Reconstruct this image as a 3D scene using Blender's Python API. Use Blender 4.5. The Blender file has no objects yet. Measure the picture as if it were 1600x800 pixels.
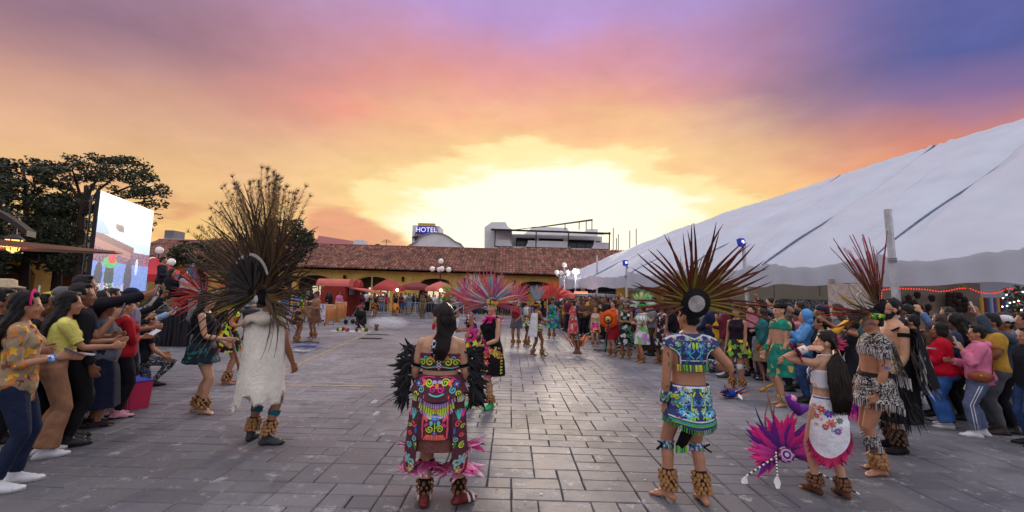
import bpy,bmesh,math,random
import numpy as np
from mathutils import Vector,Matrix,Euler
from mathutils.bvhtree import BVHTree
R=math.radians
rng=random.Random(7)
nr=np.random.RandomState(7)
S=bpy.context.scene
COL=S.collection

# ------------------------------------------------------------------ camera
CAM_H,FPX,PITCH,ROLL=1.65,680.0,R(5.3),R(1.6)
cam_d=bpy.data.cameras.new('camera');cam=bpy.data.objects.new('camera',cam_d);COL.objects.link(cam)
cam_d.sensor_width=36;cam_d.lens=FPX/1600*36;cam_d.clip_end=2000;cam_d.clip_start=0.05
CAMR=Matrix.Rotation(R(90)+PITCH,3,'X')@Matrix.Rotation(ROLL,3,'Z')
cam.location=(0,0,CAM_H);cam.rotation_euler=CAMR.to_euler()
S.camera=cam
S.view_settings.view_transform='Standard';S.view_settings.look='None'
S.view_settings.exposure=0;S.view_settings.gamma=1
S.render.resolution_x,S.render.resolution_y=1024,512
S.cycles.max_bounces=5;S.cycles.volume_bounces=2;S.cycles.diffuse_bounces=2;S.cycles.glossy_bounces=2;S.cycles.transparent_max_bounces=6

def ray(px,py):
 return CAMR@Vector(((px-800)/FPX,(400-py)/FPX,-1))
def G(px,py,z=0.0):                     # point of height z seen at a photo pixel
 d=ray(px,py);t=(z-CAM_H)/d.z
 return Vector((d.x*t,d.y*t,z))
def at(px,py,D):                        # point at depth D
 d=ray(px,py);t=D/d.y
 return Vector((d.x*t,D,CAM_H+d.z*t))

# ------------------------------------------------------------------ world
def lin(c):
 f=lambda v:v/12.92 if v<=0.04045 else((v+0.055)/1.055)**2.4
 return tuple(f(v/255)for v in c[:3])
def lin4(c):return lin(c)+(1.0,)

class NT:
 def __init__(s,tree):s.t=tree;s.n=tree.nodes;s.l=tree.links
 def new(s,typ,**kw):
  n=s.n.new(typ)
  for k,v in kw.items():setattr(n,k,v)
  return n
 def set(s,sock,v):
  if isinstance(v,bpy.types.NodeSocket):s.l.new(v,sock)
  else:sock.default_value=v
 def m(s,op,a,b=0.0,c=None,clamp=False):
  n=s.new('ShaderNodeMath',operation=op);n.use_clamp=clamp
  s.set(n.inputs[0],a);s.set(n.inputs[1],b)
  if c is not None:s.set(n.inputs[2],c)
  return n.outputs[0]
 def sm(s,v,a,b):                   # smoothstep
  n=s.new('ShaderNodeMapRange',interpolation_type='SMOOTHSTEP')
  s.set(n.inputs[0],v);n.inputs[1].default_value=a;n.inputs[2].default_value=b
  return n.outputs[0]
 def ramp(s,fac,stops):
  n=s.new('ShaderNodeValToRGB');e=n.color_ramp.elements
  e[0].position,e[0].color=stops[0][0],stops[0][1]
  e[1].position,e[1].color=stops[-1][0],stops[-1][1]
  for p,c in stops[1:-1]:
   x=e.new(p);x.color=c
  s.set(n.inputs[0],fac);return n.outputs[0]
 def mix(s,f,a,b,mode='MIX'):
  n=s.new('ShaderNodeMix',data_type='RGBA',blend_type=mode)
  s.set(n.inputs[0],f);s.set(n.inputs[6],a);s.set(n.inputs[7],b)
  return n.outputs[2]
 def noise(s,vec,scale,detail=3,rough=0.5,out=0,dim='3D'):
  n=s.new('ShaderNodeTexNoise');n.noise_dimensions=dim
  if vec is not None:s.l.new(vec,n.inputs['Vector'])
  n.inputs['Scale'].default_value=scale;n.inputs['Detail'].default_value=detail;n.inputs['Roughness'].default_value=rough
  return n.outputs[out]

SUN_AZ,SUN_EL=R(4),R(13)
W=bpy.data.worlds.new('World');S.world=W;W.use_nodes=True
wn=NT(W.node_tree);W.node_tree.nodes.clear()
def build_sky():
 tc=wn.new('ShaderNodeTexCoord');d=tc.outputs['Generated']
 sp=wn.new('ShaderNodeSeparateXYZ');wn.l.new(d,sp.inputs[0]);x,y,z=sp.outputs
 el=wn.m('MULTIPLY',wn.m('ARCSINE',z),180/math.pi)
 az=wn.m('MULTIPLY',wn.m('ARCTAN2',x,y),180/math.pi)
 zz=wn.m('ADD',wn.m('MAXIMUM',z,0.0),0.22)
 cb=wn.new('ShaderNodeCombineXYZ');wn.l.new(wn.m('DIVIDE',x,zz),cb.inputs[0]);wn.l.new(wn.m('DIVIDE',y,zz),cb.inputs[1])
 cv=cb.outputs[0]
 n1=wn.noise(cv,0.85,5,0.55);n2=wn.noise(cv,2.6,5,0.6)
 mp=wn.new('ShaderNodeMapping');mp.inputs['Rotation'].default_value=(0,0,R(35));mp.inputs['Scale'].default_value=(0.6,1.6,1);mp.inputs['Location'].default_value=(3.1,1.7,0)
 wn.l.new(cv,mp.inputs[0]);n3=wn.noise(mp.outputs[0],1.2,5,0.55)
 wob=wn.m('ADD',wn.m('MULTIPLY',wn.m('SUBTRACT',n1,0.5),15),wn.m('MULTIPLY',wn.m('SUBTRACT',n2,0.5),4))
 e2=wn.m('DIVIDE',wn.m('ADD',el,wob),60,clamp=True)
 def rp(st):return wn.ramp(e2,[(max(0,p)/60,lin4(c))for p,c in st])
 zen=(228,227,238)
 cen=rp([(0,(250,184,104)),(6,(250,196,122)),(14,(248,200,146)),(21,(240,176,140)),(26,(229,156,146)),(30,(212,150,170)),(34,(186,150,205)),(40,(172,156,212)),(58,zen)])
 lef=rp([(0,(248,202,122)),(6,(244,198,126)),(10,(234,188,136)),(14,(222,174,140)),(18,(208,158,138)),(21,(182,138,138)),(25,(150,116,134)),(31,(156,126,152)),(58,zen)])
 rig=rp([(0,(244,150,66)),(7,(240,148,74)),(13,(214,132,108)),(17,(178,122,134)),(20,(132,108,154)),(24,(88,94,154)),(31,(104,106,170)),(58,zen)])
 azw=wn.m('ADD',az,wn.m('MULTIPLY',wn.m('SUBTRACT',n1,0.5),14))
 c=wn.mix(wn.sm(azw,-8,-46),cen,lef);c=wn.mix(wn.sm(azw,12,48),c,rig)
 # salmon streaks across the upper middle, grey-violet clouds low over the roofs
 st=wn.m('MULTIPLY',wn.sm(n3,0.47,0.66),wn.m('MULTIPLY',wn.sm(el,15,25),wn.sm(el,40,31)))
 st=wn.m('MULTIPLY',st,wn.m('MULTIPLY',wn.sm(az,-45,-22),wn.sm(az,28,4)))
 c=wn.mix(wn.m('MULTIPLY',st,0.75),c,lin4((240,142,122)))
 mp2=wn.new('ShaderNodeMapping');mp2.inputs['Scale'].default_value=(4.2,4.2,15);wn.l.new(d,mp2.inputs[0])
 n4=wn.noise(mp2.outputs[0],1.0,6,0.55)
 lc=wn.m('MULTIPLY',wn.sm(n4,0.50,0.64),wn.m('MULTIPLY',wn.sm(el,15,8),wn.sm(az,20,-8)))
 c=wn.mix(wn.m('MULTIPLY',lc,0.62),c,lin4((214,142,108)))
 # a bank of peach cloud beside the glow
 bx=wn.m('POWER',wn.m('DIVIDE',wn.m('ADD',az,19),8.0),2.0);by=wn.m('POWER',wn.m('DIVIDE',wn.m('SUBTRACT',el,wn.m('ADD',5.5,wn.m('MULTIPLY',wn.m('ADD',az,19),-0.25))),4.6),2.0)
 bank=wn.m('SUBTRACT',wn.m('ADD',1.0,wn.m('MULTIPLY',wn.m('SUBTRACT',n4,0.5),2.2)),wn.m('ADD',bx,by))
 bank=wn.sm(bank,-0.05,0.5)
 # the glow of the sun behind cloud
 gx=wn.m('DIVIDE',wn.m('SUBTRACT',az,4),20.5)
 gy=wn.m('DIVIDE',wn.m('SUBTRACT',el,9.0),10.6)
 gr=wn.m('SQRT',wn.m('ADD',wn.m('MULTIPLY',gx,gx),wn.m('MULTIPLY',gy,gy)))
 gr=wn.m('ADD',gr,wn.m('ADD',wn.m('MULTIPLY',wn.m('SUBTRACT',n1,0.5),0.7),wn.m('MULTIPLY',wn.m('SUBTRACT',n4,0.5),0.95)))
 c=wn.mix(wn.m('MULTIPLY',wn.sm(gr,1.9,0.8),0.8),c,lin4((252,214,146)))
 c=wn.mix(bank,c,lin4((228,160,122)))
 tx=wn.new('ShaderNodeMapRange');wn.l.new(n2,tx.inputs[0]);tx.inputs[1].default_value=.3;tx.inputs[2].default_value=.7;tx.inputs[3].default_value=.9;tx.inputs[4].default_value=1.12
 tv=wn.new('ShaderNodeCombineXYZ');[wn.l.new(tx.outputs[0],tv.inputs[i])for i in range(3)];c=wn.mix(1.0,c,tv.outputs[0],'MULTIPLY')
 gb=wn.m('SUBTRACT',1.0,wn.m('MULTIPLY',bank,0.92))
 c=wn.mix(wn.m('MULTIPLY',wn.m('MULTIPLY',wn.sm(gr,1.16,1.02),0.85),gb),c,lin4((255,238,174)))
 hot=wn.m('MULTIPLY',wn.sm(gr,0.97,0.72),gb)
 c=wn.mix(hot,c,(1.12,1.06,0.84,1))
 # the half of the sky behind the photographer: plain dusk overcast
 bk=wn.ramp(e2,[(0,lin4((198,193,204))),(0.25,lin4((220,218,230))),(0.6,lin4((232,231,242))),(1,lin4((238,238,246)))])
 c=wn.mix(wn.sm(y,0.42,-0.25),c,bk)
 up=wn.m('ADD',1.0,wn.m('MULTIPLY',wn.sm(el,40,78),1.0));uv=wn.new('ShaderNodeCombineXYZ');[wn.l.new(up,uv.inputs[i])for i in range(3)];c=wn.mix(1.0,c,uv.outputs[0],'MULTIPLY')
 c=wn.mix(wn.sm(z,0.0,-0.12),c,lin4((95,88,100)))
 bg=wn.new('ShaderNodeBackground');wn.l.new(c,bg.inputs[0]);bg.inputs[1].default_value=1.0
 sk=wn.new('ShaderNodeTexSky',sky_type='NISHITA');sk.sun_disc=False;sk.sun_elevation=SUN_EL;sk.sun_rotation=SUN_AZ
 b2=wn.new('ShaderNodeBackground');wn.l.new(sk.outputs[0],b2.inputs[0]);b2.inputs[1].default_value=0.003
 ad=wn.new('ShaderNodeAddShader');wn.l.new(bg.outputs[0],ad.inputs[0]);wn.l.new(b2.outputs[0],ad.inputs[1])
 o=wn.new('ShaderNodeOutputWorld');wn.l.new(ad.outputs[0],o.inputs[0])
build_sky()
sd=bpy.data.lights.new('sun','SUN');sun=bpy.data.objects.new('sun',sd);COL.objects.link(sun)
sd.energy=2.0;sd.angle=R(12);sd.color=(1.0,0.83,0.62)
sv=Vector((math.sin(SUN_AZ)*math.cos(SUN_EL),math.cos(SUN_AZ)*math.cos(SUN_EL),math.sin(SUN_EL)))
sun.rotation_euler=(-sv).to_track_quat('-Z','Y').to_euler()

# ------------------------------------------------------------------ materials
MATS={}
def mat(name,col,rough=0.7,var=0.25,scale=6.0,bump=0.0,bscale=40.0,spec=0.35,metal=0.0,emit=None,est=0.0,attr=None,stretch=None,coat=0.0,sub=0.0,lines=None,obj=True):
 """procedural material: base colour x noise variation, fine bump; attr multiplies a colour attribute"""
 if name in MATS:return MATS[name]
 m=bpy.data.materials.new(name);m.use_nodes=True;MATS[name]=m
 t=NT(m.node_tree);b=m.node_tree.nodes['Principled BSDF']
 tc=t.new('ShaderNodeTexCoord');v=tc.outputs['Object']if obj else t.new('ShaderNodeNewGeometry').outputs['Position']
 if stretch:
  mp=t.new('ShaderNodeMapping');mp.inputs['Scale'].default_value=stretch;t.l.new(v,mp.inputs[0]);v=mp.outputs[0]
 c=col+(1.0,)if len(col)==3 else col
 base=c
 if attr:
  a=t.new('ShaderNodeAttribute',attribute_name=attr)
  base=t.mix(1.0,c,a.outputs['Color'],'MULTIPLY')
 if var>0:
  n=t.noise(v,scale,4,0.6)
  lo=1-var;hi=1+var
  mr=t.new('ShaderNodeMapRange');t.l.new(n,mr.inputs[0]);mr.inputs[1].default_value=0.3;mr.inputs[2].default_value=0.7;mr.inputs[3].default_value=lo;mr.inputs[4].default_value=hi
  cc=t.new('ShaderNodeCombineXYZ')
  for i in range(3):t.l.new(mr.outputs[0],cc.inputs[i])
  base=t.mix(1.0,base,cc.outputs[0],'MULTIPLY')
 if isinstance(base,bpy.types.NodeSocket):t.l.new(base,b.inputs['Base Color'])
 else:b.inputs['Base Color'].default_value=base
 b.inputs['Roughness'].default_value=rough;b.inputs['Specular IOR Level'].default_value=spec;b.inputs['Metallic'].default_value=metal
 if coat:b.inputs['Coat Weight'].default_value=coat
 if sub:
  b.inputs['Subsurface Weight'].default_value=sub;b.inputs['Subsurface Radius'].default_value=(0.012,0.005,0.003);b.inputs['Subsurface Scale'].default_value=1.0
 if bump:
  n=t.noise(v,bscale,4,0.6)
  bp=t.new('ShaderNodeBump');bp.inputs['Strength'].default_value=bump;bp.inputs['Distance'].default_value=0.02
  t.l.new(n,bp.inputs['Height']);t.l.new(bp.outputs[0],b.inputs['Normal'])
 if emit:
  b.inputs['Emission Color'].default_value=emit+(1,);b.inputs['Emission Strength'].default_value=est
 return m
def cloth(c,rough=0.85): # c in sRGB 0-255 -> fabric
 k='fabric_%d_%d_%d'%tuple(c)
 return mat(k,lin(c),rough,0.22,9,0.5,22,0.15)
def paint(c,rough=0.5,**kw):
 k='paint_%d_%d_%d_%d'%(tuple(c)+(int(rough*100),))
 return mat(k,lin(c),rough,kw.pop('var',0.15),kw.pop('scale',3.0),kw.pop('bump',0.1),**kw)
def skin(t=0):
 c=[(178,126,96),(150,101,74),(196,148,118),(128,84,60)][t]
 return mat('skin_%d'%t,lin(c),0.5,0.10,14,0.12,160,0.35,attr='tint',sub=0.12)
HAIRM=lambda c=(24,18,16):mat('hair_%d_%d_%d'%c,lin(c),0.42,0.5,30,0.9,60,0.4,stretch=(6,6,0.5))

# ------------------------------------------------------------------ mesh helpers
class MB:
 """collects verts/faces (+ optional per-face colour) for one mesh"""
 def __init__(s):s.v=[];s.f=[];s.c=[];s.cur=None;s.n=0
 def add(s,vs,fs):
  o=s.n;vs=[tuple(p)for p in vs]
  s.v+=vs;s.n+=len(vs)
  s.f+=[tuple(i+o for i in f)for f in fs]
  if s.cur is not None:s.c+=[s.cur]*len(fs)
  return s
 def box(s,c,d,rz=0.0,M=None):
  x,y,z=d[0]/2,d[1]/2,d[2]/2
  vs=[Vector((a,b,e))for a in(-x,x)for b in(-y,y)for e in(-z,z)]
  m=M if M is not None else Matrix.Rotation(rz,3,'Z')
  return s.add([m@p+Vector(c)for p in vs],[(0,1,3,2),(4,6,7,5),(0,4,5,1),(2,3,7,6),(0,2,6,4),(1,5,7,3)])
 def beam(s,a,b,w,h=None):
  a,b=Vector(a),Vector(b);d=b-a
  q=d.to_track_quat('Y','Z').to_matrix()
  return s.box((a+b)/2,(w,d.length,h or w),M=q)
 def loft(s,rings,cap=True,closed=True):
  n=len(rings[0]);o=s.n
  vs=[p for r in rings for p in r];fs=[]
  for i in range(len(rings)-1):
   for j in range(n if closed else n-1):
    k=(j+1)%n
    fs.append((i*n+j,i*n+k,(i+1)*n+k,(i+1)*n+j))
  if cap:
   fs.append(tuple(range(n))[::-1]);fs.append(tuple((len(rings)-1)*n+j for j in range(n)))
  return s.add(vs,fs)
 def tube(s,pts,rads,seg=10,flat=1.0,up=None,cap=True):
  pts=[Vector(p)for p in pts]
  if not hasattr(rads,'__len__'):rads=[rads]*len(pts)
  t0=(pts[1]-pts[0]).normalized()
  u=Vector(up)if up is not None else(Vector((1,0,0))if abs(t0.x)<0.8 else Vector((0,1,0)))
  u=(u-t0*u.dot(t0)).normalized();rings=[]
  for i,p in enumerate(pts):
   t=(pts[min(i+1,len(pts)-1)]-pts[max(i-1,0)]).normalized()
   u=(u-t*u.dot(t))
   u=u.normalized()if u.length>1e-6 else t.orthogonal().normalized()
   w=t.cross(u);r=rads[i]
   rings.append([p+u*(r*math.cos(a))+w*(r*flat*math.sin(a))for a in(2*math.pi*k/seg for k in range(seg))])
  return s.loft(rings,cap)
 def ell(s,c,r,M=None,seg=12,rows=8):
  c=Vector(c);M=M or Matrix.Identity(3)
  vs=[M@Vector((0,0,-r[2]))+c];fs=[]
  for i in range(1,rows):
   a=-math.pi/2+math.pi*i/rows
   for j in range(seg):
    b=2*math.pi*j/seg
    vs.append(M@Vector((r[0]*math.cos(a)*math.cos(b),r[1]*math.cos(a)*math.sin(b),r[2]*math.sin(a)))+c)
  vs.append(M@Vector((0,0,r[2]))+c);top=len(vs)-1
  for j in range(seg):
   k=(j+1)%seg
   fs.append((0,1+k,1+j));fs.append((top,1+(rows-2)*seg+j,1+(rows-2)*seg+k))
   for i in range(rows-2):
    fs.append((1+i*seg+j,1+i*seg+k,1+(i+1)*seg+k,1+(i+1)*seg+j))
  return s.add(vs,fs)
 def quad(s,a,b,c,d):return s.add([a,b,c,d],[(0,1,2,3)])
 def mesh(s,name,smooth=False):
  me=bpy.data.meshes.new(name)
  me.from_pydata(s.v,[],s.f)
  if s.c:
   a=me.color_attributes.new('tint','FLOAT_COLOR','CORNER')
   lc=np.repeat(np.array(s.c,dtype=np.float32),[len(f)for f in s.f],axis=0)
   if lc.shape[1]==3:lc=np.hstack([lc,np.ones((len(lc),1),np.float32)])
   a.data.foreach_set('color',lc.ravel())
  if smooth:me.polygons.foreach_set('use_smooth',[True]*len(me.polygons))
  return me
 def obj(s,name,m=None,parent=None,smooth=False,loc=None):
  return link(name,s.mesh(name,smooth),m,parent,loc)

def link(name,me,m=None,parent=None,loc=None,omat=None):
 o=bpy.data.objects.new(name,me);COL.objects.link(o)
 if m is not None and me is not None:
  if len(me.materials)==0:me.materials.append(m)
  elif me.materials[0]is not m:
   o.material_slots[0].link='OBJECT';o.material_slots[0].material=m
 if parent is not None:o.parent=parent
 if loc is not None:o.location=loc
 return o
def tag(o,label,cat=None,group=None,kind=None):
 if label:o['label']=label
 if cat:o['category']=cat
 if group:o['group']=group
 if kind:o['kind']=kind
 return o
def empty(name,loc=(0,0,0),rz=0.0):
 o=bpy.data.objects.new(name,None);COL.objects.link(o);o.location=loc;o.rotation_euler=(0,0,rz);o.empty_display_size=0.1
 return o
def struct(o):o['kind']='structure';return o
def copytree(o,parent=None):
 c=o.copy();COL.objects.link(c)
 if parent is not None:c.parent=parent
 for ch in list(o.children):copytree(ch,c)
 return c
TS=bpy.data.scenes.new('tmp')
def remesh(mb,voxel,smooth=3,name='body'):
 """one continuous surface grown from overlapping closed pieces"""
 me=mb.mesh('tmp');o=bpy.data.objects.new('tmpo',me);TS.collection.objects.link(o)
 r=o.modifiers.new('r','REMESH');r.mode='VOXEL';r.voxel_size=voxel;r.use_smooth_shade=True
 if smooth:
  k=o.modifiers.new('s','SMOOTH');k.factor=0.5;k.iterations=smooth
 with bpy.context.temp_override(scene=TS,view_layer=TS.view_layers[0]):dg=bpy.context.evaluated_depsgraph_get()
 dg.update();out=bpy.data.meshes.new_from_object(o.evaluated_get(dg));out.name=name
 bpy.data.objects.remove(o);bpy.data.meshes.remove(me)
 out.materials.clear()
 out.polygons.foreach_set('use_smooth',[True]*len(out.polygons))
 return out
def verts_of(me):
 a=np.empty(len(me.vertices)*3,np.float32);me.vertices.foreach_get('co',a);return a.reshape(-1,3)
def normals_of(me):
 a=np.empty(len(me.vertices)*3,np.float32);me.vertices.foreach_get('normal',a);return a.reshape(-1,3)
def set_verts(me,a):me.vertices.foreach_set('co',np.asarray(a,np.float32).ravel());me.update()
def wrinkle(me,amp=0.006,f=9.0,seed=0):
 a=verts_of(me);n=normals_of(me);q=np.random.RandomState(seed);d=np.zeros(len(a))
 for i in range(6):
  k=q.normal(size=3)*f*(1+i*0.35);k[2]*=0.6+0.7*(i%2)
  d+=np.sin(a@k+q.rand()*7)/(1+0.4*i)
 set_verts(me,a+n*(d*amp*0.5)[:,None])
# ------------------------------------------------------------------ the plaza floor
def paving_material():
 m=bpy.data.materials.new('paving_stone');m.use_nodes=True
 t=NT(m.node_tree);b=m.node_tree.nodes['Principled BSDF']
 pos=t.new('ShaderNodeNewGeometry').outputs['Position']
 a=t.new('ShaderNodeAttribute',attribute_name='tint').outputs['Color']
 big=t.noise(pos,0.35,4,0.6);mid=t.noise(pos,2.2,5,0.65);fine=t.noise(pos,26,5,0.7);sc=t.noise(pos,5.0,6,0.75)
 c=t.mix(t.sm(big,0.42,0.6),lin4((104,102,108)),lin4((128,125,130)))
 c=t.mix(1.0,c,a,'MULTIPLY')
 c=t.mix(t.m('MULTIPLY',t.sm(mid,0.52,0.7),0.6),c,lin4((68,65,71)))
 c=t.mix(t.m('MULTIPLY',t.sm(fine,0.5,0.75),0.42),c,lin4((58,55,62)))
 c=t.mix(t.m('MULTIPLY',t.sm(sc,0.56,0.66),0.6),c,lin4((172,168,172)))   # chalky scuffs
 st=t.new('ShaderNodeMapping');st.inputs['Scale'].default_value=(0.5,1.6,1);t.l.new(pos,st.inputs[0])
 c=t.mix(t.m('MULTIPLY',t.sm(t.noise(st.outputs[0],1.1,4,0.6),0.58,0.7),0.35),c,lin4((132,114,114)))
 t.l.new(c,b.inputs['Base Color'])
 r=t.new('ShaderNodeMapRange');t.l.new(mid,r.inputs[0]);r.inputs[3].default_value=0.44;r.inputs[4].default_value=0.72
 t.l.new(r.outputs[0],b.inputs['Roughness']);b.inputs['Specular IOR Level'].default_value=0.55
 h=t.m('ADD',t.m('MULTIPLY',fine,0.5),sc)
 bp=t.new('ShaderNodeBump');bp.inputs['Strength'].default_value=0.5;bp.inputs['Distance'].default_value=0.012
 t.l.new(h,bp.inputs['Height']);t.l.new(bp.outputs[0],b.inputs['Normal'])
 return m
PAVM=paving_material()
def paver(mb,cx,cy,w,d,z,q):
 bv=0.007;g=0.0035;x0,x1,y0,y1=-w/2+g,w/2-g,-d/2+g,d/2-g
 tx,ty=q.uniform(-0.005,0.005),q.uniform(-0.005,0.005)
 j=lambda:q.uniform(-0.004,0.004)
 o=[(x0+j(),y0+j()),(x1+j(),y0+j()),(x1+j(),y1+j()),(x0+j(),y1+j())]
 i=[(p[0]+sx*bv,p[1]+sy*bv)for p,(sx,sy)in zip(o,((1,1),(-1,1),(-1,-1),(1,-1)))]
 hz=lambda p:z+tx*p[0]+ty*p[1]
 vs=[(cx+p[0],cy+p[1],-0.03)for p in o]+[(cx+p[0],cy+p[1],hz(p)-0.009)for p in o]+[(cx+p[0],cy+p[1],hz(p))for p in i]
 mb.add(vs,[(8,9,10,11)]+[(k,(k+1)%4,4+(k+1)%4,4+k)for k in range(4)]+[(4+k,4+(k+1)%4,8+(k+1)%4,8+k)for k in range(4)])
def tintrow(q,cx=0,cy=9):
 # pavers nearer the camera get a darker tint, strongest right of the left edge
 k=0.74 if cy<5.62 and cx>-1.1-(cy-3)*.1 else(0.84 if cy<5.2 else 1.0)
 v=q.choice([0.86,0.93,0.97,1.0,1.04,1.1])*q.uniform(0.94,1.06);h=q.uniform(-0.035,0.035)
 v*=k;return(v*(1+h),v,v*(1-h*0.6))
def build_ground():
 gm=mat('ground_mortar',lin((70,66,70)),0.85,0.3,1.5,0.3,40,obj=False)
 g=MB();g.quad((-600,-600,-0.022),(600,-600,-0.022),(600,900,-0.022),(-600,900,-0.022))
 ground=struct(g.obj('ground',gm));tag(ground,'grey stamped stone plaza paving running to the arcade',None)
 q=random.Random(3);cs=0.215;x0,y0=-24.03,2.43;nx,ny=int(46/cs),int(37.2/cs)
 occ=np.zeros((nx,ny),bool);items=[]
 for jy in range(ny):
  for ix in range(nx):
   if occ[ix,jy]:continue
   opts=[(2,1)]*8+[(3,1)]+[(1,2)]+[(1,1)]*2+[(2,2)]
   w,d=q.choice(opts)
   while ix+w>nx or jy+d>ny or occ[ix:ix+w,jy:jy+d].any():
    if d>1:d=1
    else:w=1
   occ[ix:ix+w,jy:jy+d]=True
   cx,cy=x0+(ix+w/2)*cs,y0+(jy+d/2)*cs
   if abs(cx)<1.3*cy+0.8:items.append((cx,cy,w*cs,d*cs))
 vis=sorted((i for i in items if abs(i[0])<1.19*i[1]and i[1]>3.05),key=lambda i:-(i[2]*i[3])/(i[0]**2*0.3+i[1]**2)**1.5)
 near=set(vis[:300]);lib={}
 rest=MB();rest.cur=(1,1,1)
 for it in items:
  cx,cy,w,d=it
  if it in near:
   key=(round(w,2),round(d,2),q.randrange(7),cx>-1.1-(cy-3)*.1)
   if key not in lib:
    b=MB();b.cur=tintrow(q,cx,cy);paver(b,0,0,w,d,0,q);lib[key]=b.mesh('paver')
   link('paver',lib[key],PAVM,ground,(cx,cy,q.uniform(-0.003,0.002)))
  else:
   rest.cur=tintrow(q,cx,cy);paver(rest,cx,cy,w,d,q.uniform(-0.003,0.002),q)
 tag(rest.obj('paving',PAVM,ground),None,kind='stuff')
 # worn ochre lines painted on the paving
 yl=mat('worn_yellow_paint',lin((176,146,98)),0.8,0.35,7,obj=False)
 def stripe(a,b,w,broken=0.0):
  mb=MB();a,b=Vector(a),Vector(b);L=(b-a).length;d=(b-a)/L;n=Vector((-d.y,d.x,0));s=0
  while s<L:
   e=min(L,s+q.uniform(0.25,0.9))
   if q.random()>=broken:
    k=w*q.uniform(0.75,1.1)/2
    z=Vector((0,0,0.0035))
    mb.quad(a+d*s-n*k+z,a+d*(e-0.015)-n*k*q.uniform(0.7,1)+z,a+d*(e-0.02)+n*k*q.uniform(0.7,1)+z,a+d*s+n*k+z)
   s=e
  o=mb.obj('painted_line',yl);return struct(tag(o,None))
 stripe(G(405,596),G(628,497),0.06)
 stripe(G(440,602),G(690,605),0.10,0.86)
 stripe(G(770,585),G(810,640),0.07,0.75);stripe(G(900,560),G(960,600),0.06,0.8)
 # flat drain plates in the paving
 dm=mat('dark_iron',lin((44,40,44)),0.6,0.3,12)
 for px,py,w,d,lab in((580,529,0.75,0.4,'dark iron drain cover between the drums and the pony-tailed woman'),(590,523,0.9,0.16,'narrow dark slot drain just beyond the iron cover')):
  p=G(px,py);mb=MB();mb.box((0,0,0.004),(w,d,0.012))
  for k in range(6):mb.box((0,-d/2+(k+0.5)*d/6,0.0125),(w*0.9,d*0.07,0.006))
  tag(mb.obj('drain_cover',dm,None,loc=p),lab,'drain cover')
build_ground()

# ------------------------------------------------------------------ buildings round the plaza
YEL=mat('ochre_plaster',lin((228,178,92)),0.85,0.16,0.9,0.15,14)
WHT=mat('white_plaster',lin((232,229,232)),0.8,0.1,0.6,0.12,8)
TRIM=mat('pale_plaster_trim',lin((198,166,104)),0.85,0.12,2)
DARK=mat('dark_opening',lin((34,28,30)),0.7,0.3,2)
GLASS=mat('dark_window_glass',lin((36,36,42)),0.12,0.2,2,0,spec=0.6)
IRON=mat('black_iron',lin((30,27,28)),0.5,0.2,8)
REDW=mat('red_plaster',lin((146,44,34)),0.8,0.15,2)
BRN=mat('brown_wood',lin((84,52,38)),0.6,0.35,5,0.3,30,stretch=(1,1,8))
TILEM=mat('roof_tile',(0.27,0.122,0.085),0.8,0.3,2.5,0.3,20,attr='tint')
TILED=mat('old_roof_tile',(0.20,0.09,0.065),0.85,0.35,2.5,0.3,20,attr='tint')
def tile_roof(parent,a,b,c,d,pitch=0.3,course=0.42,m=None,name='roof_tile'):
 """barrel tiles laid on the slope a-b (eave) to d-c (ridge): each tile its own piece, joined"""
 a,b,c,d=map(Vector,(a,b,c,d));mb=MB();q=random.Random(int(abs(a.x)*100))
 n=max(1,int((b-a).length/pitch));k=max(1,int((d-a).length/course));seg=5
 nrm=(b-a).cross(d-a).normalized()
 if nrm.z<0:nrm=-nrm
 P=lambda u,v:(a.lerp(b,u)).lerp(d.lerp(c,u),v)
 for i in range(n):
  for j in range(k):
   v=1.0*q.choice([0.55,0.75,0.9,1.0,1.1,1.35])*q.uniform(0.85,1.15)
   h=q.uniform(-0.12,0.12);mb.cur=(v,v*(1+h),v*(1+h*1.3))
   u0,u1=i/n,(i+1)/n;v0,v1=j/k-0.004,(j+1.12)/k
   r0=[];r1=[]
   rise=0.42*(b-a).length/n
   for s in range(seg+1):
    t=s/seg;hh=math.sin(math.pi*t)
    r0.append(P(u0+(u1-u0)*t,v0)+nrm*(rise*hh+0.05+q.uniform(0,.008)))
    r1.append(P(u0+(u1-u0)*t,min(v1,1.02))+nrm*(rise*hh*0.85+0.012))
   mb.add(r0+r1,[(s,s+1,seg+2+s,seg+1+s)for s in range(seg)])
   mb.add([P(u0,v0)+nrm*0.0]+r0,[tuple(range(seg+2))])
 o=mb.obj(name,m or TILEM,parent,smooth=False);o['kind']='stuff'
 return o
def wall_with_arches(x0,x1,z1,ops,th=0.45,y=0.0):
 """front wall in the xz plane with segmental arch openings (xc, half width, spring, crown)"""
 mb=MB();ops=sorted(ops);cur=x0;seg=10
 for xc,hw,sp,cr in ops:
  mb.box(((cur+xc-hw)/2,y+th/2,z1/2),(xc-hw-cur,th,z1))
  top=[]
  for i in range(seg+1):
   x=xc-hw+2*hw*i/seg;t=(x-xc)/hw
   top.append((x,sp+(cr-sp)*math.sqrt(max(0,1-t*t))))
  for i in range(seg):
   (xa,za),(xb,zb)=top[i],top[i+1]
   vs=[(xa,y,za),(xb,y,zb),(xb,y,z1),(xa,y,z1),(xa,y+th,za),(xb,y+th,zb),(xb,y+th,z1),(xa,y+th,z1)]
   mb.add(vs,[(0,1,2,3),(5,4,7,6),(4,5,1,0),(3,2,6,7)])
  cur=xc+hw
 mb.box(((cur+x1)/2,y+th/2,z1/2),(x1-cur,th,z1))
 return mb
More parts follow.
